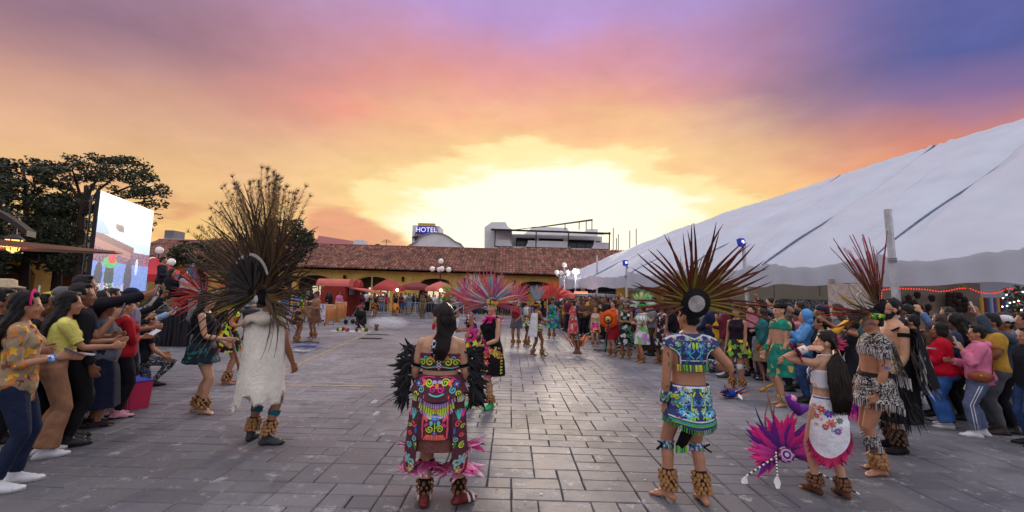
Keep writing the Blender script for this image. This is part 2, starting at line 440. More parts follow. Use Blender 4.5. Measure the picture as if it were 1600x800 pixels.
def arch_band(xc,hw,sp,cr,y,w=0.14):
 mb=MB();pts=[]
 for i in range(13):
  t=-1+2*i/12;s=math.sqrt(max(0,1-t*t));pts.append((xc+hw*t,sp+(cr-sp)*s,xc+(hw+w)*t,sp+(cr-sp+w)*s))
 for i in range(12):
  a,b=pts[i],pts[i+1]
  vs=[(a[0],y,a[1]),(b[0],y,b[1]),(b[2],y,b[3]),(a[2],y,a[3])];vs+=[(p[0],y-0.05,p[2])for p in vs]
  mb.add(vs,[(4,5,6,7),(0,1,5,4),(2,3,7,6)])
 return mb
def wall_lantern(parent,x,y,z):
 mb=MB();mb.box((x,y-0.05,z),(0.1,0.06,0.3));mb.beam((x,y-0.05,z+0.12),(x,y-0.32,z+0.2),0.03)
 mb.tube([(x,y-0.3,z-0.25),(x,y-0.3,z-0.2),(x,y-0.3,z+0.1),(x,y-0.3,z+0.14),(x,y-0.3,z+0.24)],[0.05,0.09,0.14,0.16,0.02],6)
 return mb.obj('wall_lantern',IRON,parent)
def build_arcade():
 D=40.0
 zE=3.75
 xl=at(235,420,D).x;xm=at(775,425,D).x;xr=at(945,430,D).x+6
 # long ochre arcade
 A=empty('arcade_building',(0,D,0));tag(A,'long ochre arcade with a red barrel-tile roof across the far side','building')
 arches=[at(px,440,D).x for px in(300,395,490,583,681,748)]
 ops=[(x,1.55,2.55,3.1)for x in arches]
 wall_with_arches(xl-4,xm,zE-0.1,ops).obj('wall',YEL,A)
 for x in arches:
  fr=arch_band(x,1.55,2.55,3.1,-0.002).obj('arch_trim',TRIM,A)
  g=MB()
  for k in range(7):g.beam((x-1.4+k*2.8/6,0.25,2.3),(x-1.4+k*2.8/6,0.25,2.6+0.42*math.sqrt(max(0,1-((k-3)/3.3)**2))),0.03)
  g.beam((x-1.5,0.25,2.32),(x+1.5,0.25,2.32),0.06);g.obj('arch_grille',IRON,A)
 b=MB();b.box(((xl+xm)/2-2,2.6,1.8),(xm-xl+4,0.2,3.6));b.obj('inner_wall',mat('shop_interior',lin((120,92,66)),0.9,0.3,0.6),A)
 for x in arches[2:]:
  s=MB();[s.box((x-0.9+0.62*k,2.42,1.75),(0.45,0.1,0.75+0.2*(k%2)))for k in range(4)];s.obj('lit_shopfront',mat('lit_shop',lin((240,226,196)),0.6,0.4,1.4,emit=lin((255,236,200)),est=0.8),A)
 zr=6.45
 tile_roof(A,(xl-4,-0.7,zE),(xm+0.1,-0.7,zE),(xm+0.1,5.5,zr),(xl-4,5.5,zr))
 r=MB();r.box(((xl+xm)/2-2,2.4,0),(1,1,1));r=MB()
 r.add([(xl-4,-0.7,zE-0.02),(xm,-0.7,zE-0.02),(xm,5.5,zr-0.03),(xl-4,5.5,zr-0.03),(xl-4,11,zE),(xm,11,zE),(xl-4,-0.7,zE-0.12),(xm,-0.7,zE-0.12),(xl-4,11,0),(xm,11,0)],[(0,1,2,3),(3,2,5,4),(6,7,1,0),(4,5,9,8),(7,6,0,1)]);r.obj('roof_deck',BRN,A)
 rd=MB();rd.tube([(xl-4,5.5,zr+0.06),(xm+0.1,5.5,zr+0.06)],0.13,8);rd.obj('roof_ridge',TILEM_R,A)
 for px in(540,631,727):
  wall_lantern(A,at(px,434,D).x,0,2.95)
 for k in range(9):
  x=xl-2+k*(xm-xl)/8.5
  s=MB();s.box((x,-0.03,zE/2-0.1),(0.12,0.06,zE-0.25));s.obj('drain_pipe',mat('pale_pipe',lin((206,178,120)),0.6,0.1),A)
 # second, slightly higher range
 B=empty('arcade_building',(0,D-0.6,0));tag(B,'higher ochre arcade wing under the white terrace building','building')
 ar2=[at(px,440,D).x for px in(836,905)]
 wall_with_arches(xm+0.15,xr,zE-0.15,[(x,1.6,2.5,3.05)for x in ar2]).obj('wall',YEL,B)
 for x in ar2:
  arch_band(x,1.6,2.5,3.05,-0.002).obj('arch_trim',TRIM,B)
  g=MB()
  for k in range(7):g.beam((x-1.4+k*2.8/6,0.25,2.3),(x-1.4+k*2.8/6,0.25,2.55+0.42*math.sqrt(max(0,1-((k-3)/3.3)**2))),0.03)
  g.beam((x-1.5,0.25,2.32),(x+1.5,0.25,2.32),0.06);g.obj('arch_grille',IRON,B)
 b=MB();b.box(((xm+xr)/2,2.6,1.7),(xr-xm,0.2,3.4));b.obj('inner_wall',mat('shop_interior',lin((120,92,66))),B)
 tile_roof(B,(xm,-0.8,zE-0.1),(xr,-0.8,zE-0.1),(xr,4.6,zr+0.1),(xm-0.1,4.6,zr+0.1),m=TILEM)
 r=MB();r.add([(xm+0.15,-0.75,zE-0.25),(xr,-0.75,zE-0.25),(xr,4.6,zr),(xm+0.15,4.6,zr),(xm+0.15,4.6,0),(xr,4.6,0)],[(0,1,2,3),(3,2,5,4)]);r.obj('roof_deck',BRN,B)
 wall_lantern(B,at(803,438,D).x,0,2.9)
 return xl,xm,xr
TILEM_R=mat('ridge_tile',lin((120,66,52)),0.85,0.35,6)
XL,XM,XR=build_arcade()

def build_hotel():
 D=56.0
 P=lambda px,py,dd=0:at(px,py,D+dd)-Vector((0,D,0))
 H=empty('hotel_building',(0,D,0));tag(H,'white building with a curved gable and a blue HOTEL sign','building')
 out=[(632,400),(634,389),(640,384),(650,379),(655,372),(664,367),(678,364),(692,366),(702,371),(711,378),(720,382),(725,388),(726,400)]
 f=[P(*p)for p in out];mb=MB();n=len(f)
 mb.add([tuple(p)for p in f]+[(p.x,p.y+0.5,p.z)for p in f],[tuple(range(n)),tuple(range(2*n-1,n-1,-1))]+[(i,i+n,i+n+1,i+1)for i in range(n-1)])
 mb.obj('gable_wall',WHT,H)
 c=MB()
 for i in range(1,n-2):c.beam(f[i]+Vector((0,0.2,0.06)),f[i+1]+Vector((0,0.2,0.06)),0.75,0.13)
 c.obj('gable_coping',mat('grey_coping',lin((150,146,150)),0.8,0.2),H)
 a,b=P(640,378),P(684,350);t=MB();t.box(((a.x+b.x)/2,3,a.z/2+1.2),(b.x-a.x,3.5,a.z+2.4));t.obj('tower',WHT,H)
 for px in(649,663):
  w=MB();q=P(px,371);w.box((q.x,1.22,q.z),(0.7,0.06,0.55));w.obj('window',GLASS,H)
 cz=P(664,366).z;r=MB()
 for k,(px0,px1,py)in enumerate(((640,690,369.5),(646,683,362))):
  u,v=P(px0,py),P(px1,py);z=u.z
  r.add([(u.x,0.9,z),(v.x,0.9,z),(v.x,5,z),(u.x,5,z),(u.x+1,1.9,z+0.75),(v.x-1,1.9,z+0.75),(v.x-1,4,z+0.75),(u.x+1,4,z+0.75)],[(0,1,5,4),(1,2,6,5),(2,3,7,6),(3,0,4,7),(4,5,6,7),(3,2,1,0)])
 r.obj('tower_roof',mat('dark_roof',lin((82,54,46)),0.8,0.3),H)
 p0,p1=P(651.5,363.5),P(679,353)
 s=MB();s.box(((p0.x+p1.x)/2,0.5,(p0.z+p1.z)/2),(p1.x-p0.x,0.2,p1.z-p0.z));sg=s.obj('hotel_sign',mat('blue_sign',lin((38,40,140)),0.4,0.1,emit=lin((50,52,170)),est=0.35),H)
 add_text('lettering','HOTEL',((p0.x+p1.x)/2,0.33,(p0.z+p1.z)/2-0.3),0.88,mat('white_letter',lin((240,240,250)),0.5,0,emit=lin((235,235,255)),est=0.7),sg,R(90),0)
 p2=P(679,348);s=MB();s.box(((p0.x+p1.x)/2,0.5,(p1.z+p2.z)/2+0.02),(p1.x-p0.x,0.14,(p2.z-p1.z)*0.8));s.obj('sign_header',mat('yellow_sign',lin((214,172,70)),0.5,0.5,12),H)
 fr=MB()
 for px in(645,649,682,686):fr.beam(P(px,371)+Vector((0,0.7,0)),P(px*0.6+666*0.4,349)+Vector((0,0.7,0)),0.07)
 fr.beam(P(654,358)+Vector((0,0.7,0)),P(677,358)+Vector((0,0.7,0)),0.05)
 fr.obj('sign_frame',IRON,H)
 # water tank and aerial on the roof
 T=empty('water_tank',P(590,388)+Vector((0,D,0)));tag(T,'dark water tank on the roof ridge near the aerial','tank')
 mb=MB();mb.tube([(0,0,-1),(0,0,0.1),(0,0,0.35),(0,0,0.45),(0,0,0.55)],[0.75,0.75,0.5,0.3,0.28],14);mb.obj('tank_body',mat('tank_plastic',lin((52,56,62)),0.5),T)
 an=MB();q=at(603,393,D);an.tube([(0,0,-1),(0,0,1.6)],0.035,5)
 for k in range(4):an.beam((-0.7+0.1*k,0,1.2+0.1*k),(0.7-0.1*k,0,1.2+0.1*k),0.03)
 tag(an.obj('aerial',IRON,None,loc=q),'thin television aerial on the arcade roof beside the water tank','aerial')
def add_text(name,txt,loc,size,m,parent,rx,rz,ext=0.02,width=None):
 cu=bpy.data.curves.new('t','FONT');cu.body=txt;cu.size=size;cu.extrude=ext;cu.align_x='CENTER'
 o=bpy.data.objects.new('t',cu);COL.objects.link(o)
 dg=bpy.context.evaluated_depsgraph_get();me=bpy.data.meshes.new_from_object(o.evaluated_get(dg));bpy.data.objects.remove(o)
 me.materials.clear()
 t=link(name,me,m,parent);t.location=loc;t.rotation_euler=(rx,0,rz)
 if width:
  xs=verts_of(me)[:,0];k=width/max(1e-6,xs.max()-xs.min());a=verts_of(me);a[:,0]*=k;set_verts(me,a)
 return t
build_hotel()

def build_terrace():
 D=52.0
 P=lambda px,py,dd=0:at(px,py,D+dd)-Vector((0,D,0))
 H=empty('terrace_building',(0,D,0));tag(H,'white terrace building with rounded openings and a metal canopy','building')
 x0,x1=P(772,400).x,P(948,400).x
 # tall side block at the west end
 a,b=P(757,350),P(795,348);mb=MB()
 pr=[(757,402),(757,355),(768,347),(790,347),(794,355),(800,358),(800,402)]
 f=[P(*p)for p in pr];n=len(f)
 mb.add([tuple(p)for p in f]+[(p.x,p.y+6,p.z)for p in f],[tuple(range(n)),tuple(range(2*n-1,n-1,-1))]+[(i,i+n,(i+1)%n+n,(i+1)%n)for i in range(n)])
 mb.obj('stair_tower',WHT,H)
 zb,zt,zc=P(860,391).z,P(860,379.5).z,P(860,366).z
 # parapet with rounded cut-outs showing the glazing
 mb=MB();segs=[(774,797),(824,884),(924,948)]
 mb.box(((x0+x1)/2,-1.6,(zb+P(860,390).z)/2-1.4),(x1-x0,0.3,3.0))
 for s0,s1 in segs:
  u,v=P(s0,385).x,P(s1,385).x;k=8;r=0.75
  pts=[(u,zb)]if s0<780 else[(u-r+r*math.sin(t*math.pi/2/k),zt-0-(zt-zb)*(1-0)+0+(zt-zb)*(1-math.cos(t*math.pi/2/k)))for t in range(k+1)]
  pts+=[(u,zt),(v,zt)]
  pts+=[(v,zb)]if s1>940 else[(v+r-r*math.sin((k-t)*math.pi/2/k),zb+(zt-zb)*(1-math.cos((k-t)*math.pi/2/k)))for t in range(k+1)]
  m=len(pts);mb.add([(p[0],-1.75,p[1])for p in pts]+[(p[0],-1.45,p[1])for p in pts],[tuple(range(m)),tuple(range(2*m-1,m-1,-1))]+[(i,i+m,(i+1)%m+m,(i+1)%m)for i in range(m)])
 mb.obj('parapet',WHT,H)
 w=MB();w.box(((x0+x1)/2,2.2,(zb+zc)/2-0.6),(x1-x0-0.3,0.3,zc-zb+1.6));w.obj('wall',WHT,H)
 for s0,s1,y0,y1 in((775,800,372,379),(806,836,372.5,386),(842,880,373.5,381),(887,928,375.5,388),(931,938,377,381)):
  u,v=P(s0,y1,2),P(s1,y0,2);fr=MB();fr.box(((u.x+v.x)/2,2.0,(u.z+v.z)/2),(v.x-u.x,0.16,v.z-u.z));wf=fr.obj('window',IRON,H)
  nn=max(2,int((v.x-u.x)/1.0))
  for k in range(nn):
   pw=(v.x-u.x-0.1)/nn;p=MB();p.box((u.x+0.05+pw*(k+0.5),1.905,(u.z+v.z)/2),(pw-0.09,0.03,v.z-u.z-0.14));p.obj('pane',GLASS,wf)
 # canopy on posts
 cn=MB();e0,e1=P(769,363),P(946,369);q=Vector((0,4,0.9))
 cn.add([e0+Vector((0,-2.6,0)),e1+Vector((0,-2.6,0)),e1+Vector((-0.6,1.6,0.55)),e0+Vector((0,1.6,0.75))],[(0,1,2,3)])
 cn.obj('canopy_sheet',mat('canopy_sheet',lin((126,120,124)),0.5,0.2),H)
 st=MB();st.beam(e0+Vector((0,-2.6,-0.06)),e1+Vector((0,-2.6,-0.06)),0.16,0.2);st.beam(e0+Vector((0,1.6,0.68)),e1+Vector((0,1.6,0.45)),0.1)
 for k in range(13):
  t=k/12;p=e0.lerp(e1,t);st.beam(p+Vector((0,-2.6,-0.05)),p+Vector((0,1.6,0.66-0.2*t)),0.09)
 st.obj('canopy_frame',IRON,H)
 for px in(775,836,884,945):
  s=MB();p=P(px,366+(px-775)*0.015);s.box((p.x,-2.5,(p.z+zb)/2),(0.12,0.12,p.z-zb+0.2));s.obj('canopy_post',IRON,H)
 # upper storey with scooped parapet
 out=[(818,366),(826,361),(832,354),(886,356),(889,361),(895,364),(911,365),(917,358),(934,358),(934,371),(818,370)]
 f=[P(*p,3)for p in out];n=len(f);mb=MB()
 mb.add([tuple(p)for p in f]+[(p.x,p.y+0.4,p.z)for p in f],[tuple(range(n)),tuple(range(2*n-1,n-1,-1))]+[(i,i+n,(i+1)%n+n,(i+1)%n)for i in range(n)])
 mb.obj('upper_parapet',WHT,H)
 mb=MB();a,b=P(848,352.5,3),P(926,342,3);c,d=P(803,357,3),P(806,356,6)
 mb.add([P(846,353.5,3),P(926,342,3),P(922,345,8),P(846,354,8),P(846,355.5,3),P(926,345,3)],[(0,1,2,3),(4,5,1,0),(4,3,2,5)])
 mb.add([P(803,358.5,3),P(850,353,3),P(850,354.5,3),P(803,359.5,3)],[(0,1,2,3)])
 mb.obj('roof_awning',mat('awning_brown',lin((104,90,84)),0.6,0.2),H)
 for px,t in((883,349),(916,346),(925,344),(905,347)):
  s=MB();p=P(px,t,3);z2=P(px,359,3).z;s.box((p.x,p.y,(p.z+z2)/2),(0.1,0.1,p.z-z2));s.obj('awning_post',IRON,H)
 # rebar and masts beyond
 for px,py in((958,356),(966,366),(984,360),(994,357),(963,372)):
  p,z=at(px,py,60),at(px,398,60);m=MB();m.tube([(0,0,0),(0,0,p.z-z.z)],0.06,5)
  tag(m.obj('roof_mast',IRON,None,loc=z),{958:'tall thin mast next to the white terrace building',966:'shorter rod between the two masts by the terrace',984:'thin rod standing over the tent edge',994:'last rod of the row over the white tent',963:'shortest rod behind the arcade roof end'}[px],'mast')
build_terrace()

def build_backs():
 # other roofs behind the arcade
 D=58
 b=empty('roof_house',(0,D,0));tag(b,'house with a low rust-red metal roof behind the arcade','building')
 P=lambda px,py,dd=0:at(px,py,D+dd)-Vector((0,D,0))
 m=MB();m.add([P(492,382),P(560,384),P(555,377,6),P(498,368,6)],[(0,1,2,3)]);m.add([P(492,383),P(560,385),P(560,384),P(492,382)],[(0,1,2,3)]);m.obj('roof',mat('red_metal_roof',lin((150,86,78)),0.5,0.2),b)
 m=MB();u,v=P(500,400),P(548,386);m.box(((u.x+v.x)/2,3,(u.z+v.z)/2),(v.x-u.x,4,v.z-u.z));m.obj('wall',DARK,b)
 m=MB();u,v=P(551,400),P(567,375);m.box(((u.x+v.x)/2,1,(u.z+v.z)/2),(v.x-u.x,2,v.z-u.z));m.obj('stair_block',WHT,b)
 c=empty('flat_roof_house',(0,D,0));tag(c,'low grey house with a square rooftop tank tower','building')
 m=MB();u,v=P(254,395),P(272,360);m.box(((u.x+v.x)/2,1,(u.z+v.z)/2),(v.x-u.x,2,v.z-u.z));m.obj('tank_tower',mat('grey_block',lin((120,116,120)),0.8,0.2),c)
 m=MB();u,v=P(250,400),P(345,376);m.box(((u.x+v.x)/2,2,(u.z+v.z)/2),(v.x-u.x,5,v.z-u.z));m.obj('wall',WHT,c)
 m=MB()
 for k in range(9):
  u=P(312+k*3.4,377-(k%3)*1.4);m.box((u.x,2,u.z),(0.26,0.4,0.9))
 m.obj('parapet_blocks',mat('brick_block',lin((140,84,66)),0.85,0.3),c)
 # left wing along the west side
 w=empty('west_arcade_wing',(-31,27,0));tag(w,'ochre arcade wing with old dark tiles behind the pine trees','building')
 ops=[(y,1.4,2.2,2.8)for y in(-8,-4,0,4,8)]
 o=wall_with_arches(-12,12,3.5,ops).obj('wall',YEL,w);o.rotation_euler=(0,0,R(90));
 b=MB();b.box((-2.5,0,1.7),(0.2,24,3.4));b.obj('inner_wall',mat('shop_interior',lin((120,92,66))),w)
 tile_roof(w,(0.7,12,3.5),(0.7,-12,3.5),(-4.5,-12,5.6),(-4.5,12,5.6),m=TILED)
 # near-left awning corner: a timber canopy edge with a lit lantern and a dark arched vault
 k=empty('timber_canopy',(0,0,0));tag(k,'thin red-brown canopy edge jutting in over the spectators','canopy')
 a,b2=at(-60,368,6.5),at(180,392,9.5)
 m=MB();m.add([a,b2,b2+Vector((-0.1,0.3,-0.01)),a+Vector((-0.8,1.2,0.0)),a+Vector((0,0,-0.12)),b2+Vector((0,0,-0.04)),b2+Vector((-0.1,0.3,-0.05)),a+Vector((-0.8,1.2,-0.12))],[(3,2,1,0),(4,5,6,7),(0,1,5,4),(1,2,6,5),(2,3,7,6),(3,0,4,7)])
 m.obj('canopy_board',mat('red_brown_board',lin((112,56,42)),0.45,0.3,3),k)
 v=MB();rows=[]
 for t in range(11):
  f=t/10;px=-70+112*f;py=312+48*f**2.0;p=at(px,py,6.9);rows.append([p,p+Vector((-0.12,0.25,0.0)),p+Vector((-0.12,0.25,-0.09)),p+Vector((0,0,-0.09))])
 v.loft(rows);vr=v.obj('vault_roof',mat('dark_vault',lin((46,34,32)),0.6,0.3,3));tag(vr,'dark curved vault edge above the lit lantern','roof')
 L=empty('lit_lantern',at(21,382,7.4));tag(L,'glowing amber lantern under the canopy edge','lantern')
 m=MB();m.tube([(0,0,-0.12),(0,0,-0.09),(0,0,0.08)],[0.05,0.08,0.11],6);m.obj('lantern_glass',mat('amber_glass',lin((255,190,90)),0.4,0.0,emit=(1.0,0.42,0.09),est=2.6),L)
 m=MB();m.tube([(0,0,0.08),(0,0,0.1),(0,0,0.18),(0,0,0.3)],[0.13,0.13,0.03,0.02],6);m.tube([(0,0,-0.15),(0,0,-0.12)],[0.02,0.06],6)
 for i in range(6):
  an=i*math.pi/3;m.beam((0.08*math.cos(an),0.08*math.sin(an),-0.11),(0.113*math.cos(an),0.113*math.sin(an),0.09),0.012)
 m.obj('lantern_frame',IRON,L)
 ld=bpy.data.lights.new('lantern_bulb','POINT');ld.energy=14;ld.color=(1,0.55,0.2);ld.shadow_soft_size=0.05
 lo=bpy.data.objects.new('lantern_bulb',ld);COL.objects.link(lo);lo.parent=L;lo.location=(0,-0.02,-0.25)
build_backs()

# ------------------------------------------------------------------ trees
BARK=mat('bark',lin((58,44,38)),0.9,0.4,8,0.6,18)
def crown_leaves(mb,pts,n,size,q,squash=0.7,shades=(0.6,0.8,1.0,1.25)):
 for(c,r)in pts:
  c=Vector(c);k=max(6,int(n*r*r))
  for _ in range(k):
   while True:
    d=Vector((q.uniform(-1,1),q.uniform(-1,1),q.uniform(-1,1)))
    if 0.25<d.length<1:break
   p=c+Vector((d.x*r,d.y*r,d.z*r*squash));s=size*q.uniform(0.6,1.4)
   u=Vector((q.gauss(0,1),q.gauss(0,1),q.gauss(0,0.7))).normalized();w=u.orthogonal().normalized();w=Matrix.Rotation(q.uniform(0,6.28),3,u)@w
   v=q.choice(shades);mb.cur=(v,v*q.uniform(0.92,1.08),v)
   mb.add([p-u*s,p+w*s*0.42,p+u*s,p-w*s*0.42],[(0,1,2,3)])
def tree(loc,label,name,limbs,trunk,clumps,leafm,n=26,size=0.2,squash=0.7,seed=1,group=None):
 q=random.Random(seed);T=empty(name,loc);tag(T,label,'tree',group)
 mb=MB()
 for pts,r0,r1 in[trunk]+limbs:
  pts=[Vector(p)for p in pts];fine=[]
  for i in range(len(pts)-1):
   for s in range(3):fine.append(pts[i].lerp(pts[i+1],s/3)+Vector((q.uniform(-1,1),q.uniform(-1,1),0))*0.06)
  fine.append(pts[-1]);m=len(fine)
  mb.tube(fine,[r0+(r1-r0)*i/(m-1)for i in range(m)],7)
 mb.obj('trunk',BARK,T,smooth=True)
 lf=MB();crown_leaves(lf,clumps,n,size,q,squash);lf.obj('crown',leafm,T)
 return T
LEAFD=mat('dark_pine_foliage',(0.045,0.055,0.028),0.7,0.3,2,attr='tint')
LEAFG=mat('dark_leaf',(0.05,0.06,0.03),0.7,0.3,2,attr='tint')
def build_trees():
 q=random.Random(11);D=26
 P=lambda px,py,dd=0:at(px,py,D+dd)
 def setrel(base,lst):return[(Vector(p)-base,r)for p,r in lst]
 # umbrella pine, crown of loose flat clumps
 base=Vector((P(128,440).x,D,0));cl=[]
 for px,py,r in((95,262,.7),(112,252,.75),(128,255,.8),(150,248,.75),(172,250,.8),(190,256,.8),(205,250,.7),(222,265,.8),(236,275,.75),(246,290,.65),(228,292,.8),(212,280,.9),(190,278,.8),(165,270,.8),(142,272,.8),(120,280,.7),(250,318,.45),(235,308,.6),(205,304,.55),(225,322,.45),(240,340,.3),(180,300,.5),(150,295,.5),(100,290,.55),(252,300,.5),(216,298,.7),(160,258,.7),(135,310,.6),(120,330,.8),(240,355,.25)):
  for _ in range(3):cl.append((P(px+q.uniform(-9,9),py+q.uniform(-7,7),q.uniform(-2,2)),r*q.uniform(0.5,0.85)))
 lim=[]
 for px,py in((112,258),(165,255),(200,262),(232,280),(244,312),(95,268),(215,305)):
  lim.append(([P(129,335)-base,P(128+(px-128)*0.4,335-(335-py)*0.55,q.uniform(-1,1))-base,P(px,py,q.uniform(-1,1))-base],0.12,0.03))
 tree(base,'umbrella pine with loose flat clumps rising behind the screen','pine_tree',lim,([(0,0,0),P(124,390)-base,P(129,335)-base,P(135,290)-base],0.3,0.12),setrel(base,cl),LEAFD,260,0.11,0.6,4)
 # dense dark conifer mass at the far left: two trees
 for i,(px0,span,top,lab,dd)in enumerate(((35,62,246,'dense dark conifer with layered boughs, tallest on its side',0.5),(-45,60,255,'dark conifer cut by the picture edge behind the lantern',-2),(88,40,300,'lower dark evergreen filling the gap below the umbrella pine',1.5))):
  base=Vector((P(px0,440,dd).x,D+dd,0));cl=[];lim=[]
  for _ in range(110):
   t=q.random();py=top+6+(418-top)*t;w=span*(0.55+0.45*math.sin(min(1,t*1.6+0.25)*math.pi*0.6))*q.uniform(0.1,1)
   cl.append((P(px0+w*q.choice((-1,1)),py,dd+q.uniform(-2,2)),q.uniform(0.35,0.8)))
  for _ in range(16):
   py=q.uniform(top+15,390);lim.append(([Vector((0,0,(P(px0,py,dd)).z-0.5)),P(px0+q.uniform(-span,span)*0.8,py-6,dd+q.uniform(-1,1))-base],0.07,0.02))
  tree(base,lab,'conifer_tree',lim,([(0,0,0),(0.1,0,4),P(px0,top+5,dd)-base],0.32,0.05),setrel(base,cl),LEAFD,190,0.14,0.55,20+i)
 # clipped dark round tree and the tree behind the big headdress
 for i,(px,py,rx,ry,D2,lab)in enumerate(((310,398,36,20,33,'small clipped dark round tree in front of the tiled roof'),(452,378,40,36,31,'broad round dark tree behind the tall pheasant headdress'))):
  base=Vector((at(px,440,D2).x,D2,0));cl=[];s=D2/680
  c=at(px,py,D2)
  for _ in range(46 if i==0 else 80):
   a,b,r=q.uniform(0,6.28),q.uniform(-1,1),q.uniform(0.4,1)**0.5
   k=math.sqrt(1-b*b)
   cl.append((c+Vector((math.cos(a)*k*rx*s*r,math.sin(a)*k*rx*s*r,b*ry*s*r))-base,q.uniform(0.28,0.55)))
  tree(base,lab,'round_tree',[([(0,0,2),c-base+Vector((dx,0,0.3))],0.1,0.03)for dx in(-0.8,0.8,0.1)],([(0,0,0),(0.05,0,2),c-base],0.2,0.08),cl,LEAFG,420,0.12,0.85,40+i)
build_trees()
# ------------------------------------------------------------------ the white tent
TENTM=mat('white_tent_vinyl',lin((222,227,240)),0.5,0.07,0.5,0.6,1.6,0.4,stretch=(1,1,2.2))
def see_light_through():
 t=NT(TENTM.node_tree);b=t.n['Principled BSDF'];o=t.n['Material Output'];tr=t.new('ShaderNodeBsdfTranslucent');tr.inputs[0].default_value=lin4((226,226,232));mx=t.new('ShaderNodeMixShader');mx.inputs[0].default_value=.3
 t.l.new(b.outputs[0],mx.inputs[1]);t.l.new(tr.outputs[0],mx.inputs[2]);t.l.new(mx.outputs[0],o.inputs[0])
see_light_through()
def build_tent():
 EL=lambda D:17.4-0.367*D                # lateral position of the eave at depth D
 dirn=Vector((-0.3445,0.9388,0));perp=Vector((0.9388,0.3445,0))
 zv=3.3;W_=11.1
 T=empty('white_tent',(EL(14.1),14.1,0));tag(T,'huge white vinyl event tent with gathered seams along its eave','tent');o0=T.location.copy()
 # ridge height along the eave, from near to far
 ks=[(-14,10.3),(0,10.2),(7,9.75),(14.5,8.95),(19,8.75),(24,7.9)]
 def rz(s):
  return float(np.interp(s,[k[0]for k in ks],[k[1]for k in ks]))
 E=lambda s:Vector((EL(14.1),14.1,0))+dirn*s
 send=23.8
 seams=[-13.0,-8.2,-3.4,0.25,4.6,9.2,13.8,18.4,send]
 rows=[];S_=np.linspace(-13,send,185);V_=np.linspace(0,1,34)
 def roof(s,v):
  g=min(abs(s-k)for k in seams)
  bay=1-math.exp(-(g/0.55)**2)             # gathered at the seams, sagging between
  h=rz(s)-zv
  hip=1.0
  w=W_*v;z=zv+h*(v**0.93)
  e=send-s                                       # hipped far end
  if e<7.5:
   f=e/7.5;lim=0.25+0.75*math.sin(f*math.pi/2)**0.8
   z=zv+min(z-zv,h*(f**0.42)*0.99+0.05)
  z+=0.34*(bay-0.6)*math.sin(math.pi*min(1,v*1.0))**0.7 
  z-=0.16*math.exp(-(g/0.12)**2)*(0.25+0.75*math.sin(math.pi*v))
  f=math.exp(-v*5.0)
  z+=0.05*math.sin(s*5.1+4*v)*f*math.exp(-g*0.9)+0.03*math.sin(s*2.0+v*9)*(1-v)
  z+=0.07*math.exp(-(g/.8)**2)*math.sin(g*13+v*6)+0.035*math.sin(s*3.1-v*14)*math.sin(v*math.pi)+0.02*math.sin(s*7.3+v*23)
  z-=0.35*math.exp(-v*9)*(bay)*math.sin(math.pi*((s-max([k for k in seams if k<=s]+[seams[0]]))/4.7))*0.6
  sk=0.14*(v)*3.0                              # seams lean a little along the ridge
  return E(s)+perp*w+dirn*(-sk*2.0)+Vector((0,0,z))
 mb=MB();grid=[[roof(s,v)for v in V_]for s in S_]
 nv=len(V_);mb.add([p for r in grid for p in r],[(i*nv+j,(i+1)*nv+j,(i+1)*nv+j+1,i*nv+j+1)for i in range(len(S_)-1)for j in range(nv-1)])
 # far slope beyond the ridge, straight down
 top=[r[-1]for r in grid]
 mb.add(top+[p+perp*11+Vector((0,0,-6))for p in top],[(i,i+1,i+1+len(top),i+len(top))for i in range(len(top)-1)])
 r=mb.obj('tent_roof',TENTM,T,smooth=True);r.location=-o0
 # valance: hanging pleated skirt at the eave, wrapped round the far end
 va=MB();rings=[]
 for i,s in enumerate(S_):
  g=min(abs(s-k)for k in seams);gather=math.exp(-(g/0.5)**2)
  bt=2.42-0.12*gather+0.06*math.sin(s*1.9)+(0.1*(s-2)/-15 if s<2 else 0)*-2.2
  col=[]
  for j in range(7):
   t=j/6;z=grid[i][0].z*(1-t)+bt*t
   out=0.05+(0.055*math.sin(s*6.3)+0.03*math.sin(s*14.1+1))*t+0.07*gather*math.sin(s*24)*(0.4+0.6*t)-0.12*t
   col.append(E(s)-perp*out+Vector((0,0,z)))
  rings.append(col)
 n=7;va.add([p for c in rings for p in c],[(i*n+j,i*n+j+1,(i+1)*n+j+1,(i+1)*n+j)for i in range(len(S_)-1)for j in range(n-1)])
 end=[E(send)+perp*(k*0.5)+Vector((0,0,0))for k in range(0,24)];rr=[]
 for k,p in enumerate(end):
  zt=roof(send,min(1,k*0.5/W_)).z
  rr.append([p+Vector((0.03*math.sin(k*2.0),0.05*math.sin(k*2.6)*t,zt*(1-t)+2.45*t))for t in(0,.33,.66,1)])
 va.loft(rr,cap=False,closed=False)
 v=va.obj('valance',TENTM,T,smooth=True);v.location=-o0
 # dark webbing over each seam
 for k in seams[1:-1]:
  b=MB();b.tube([roof(k+0.05*math.sin(v*9),v)+Vector((0,0,0.035))for v in V_],0.05,5,flat=0.4)
  o=b.obj('seam_rope',mat('grey_webbing',lin((104,112,134)),0.8),T);o.location=-o0
 # rear side wall of the tent
 w=MB();rr=[[E(s)+perp*(10.2+.06*math.sin(s*4))+Vector((0,0,z))for z in(0,1.6,3.4,5.5)]for s in np.linspace(-13,send,60)];w.loft(rr,cap=False,closed=False);o=w.obj('rear_wall',TENTM,T,smooth=True);o.location=-o0
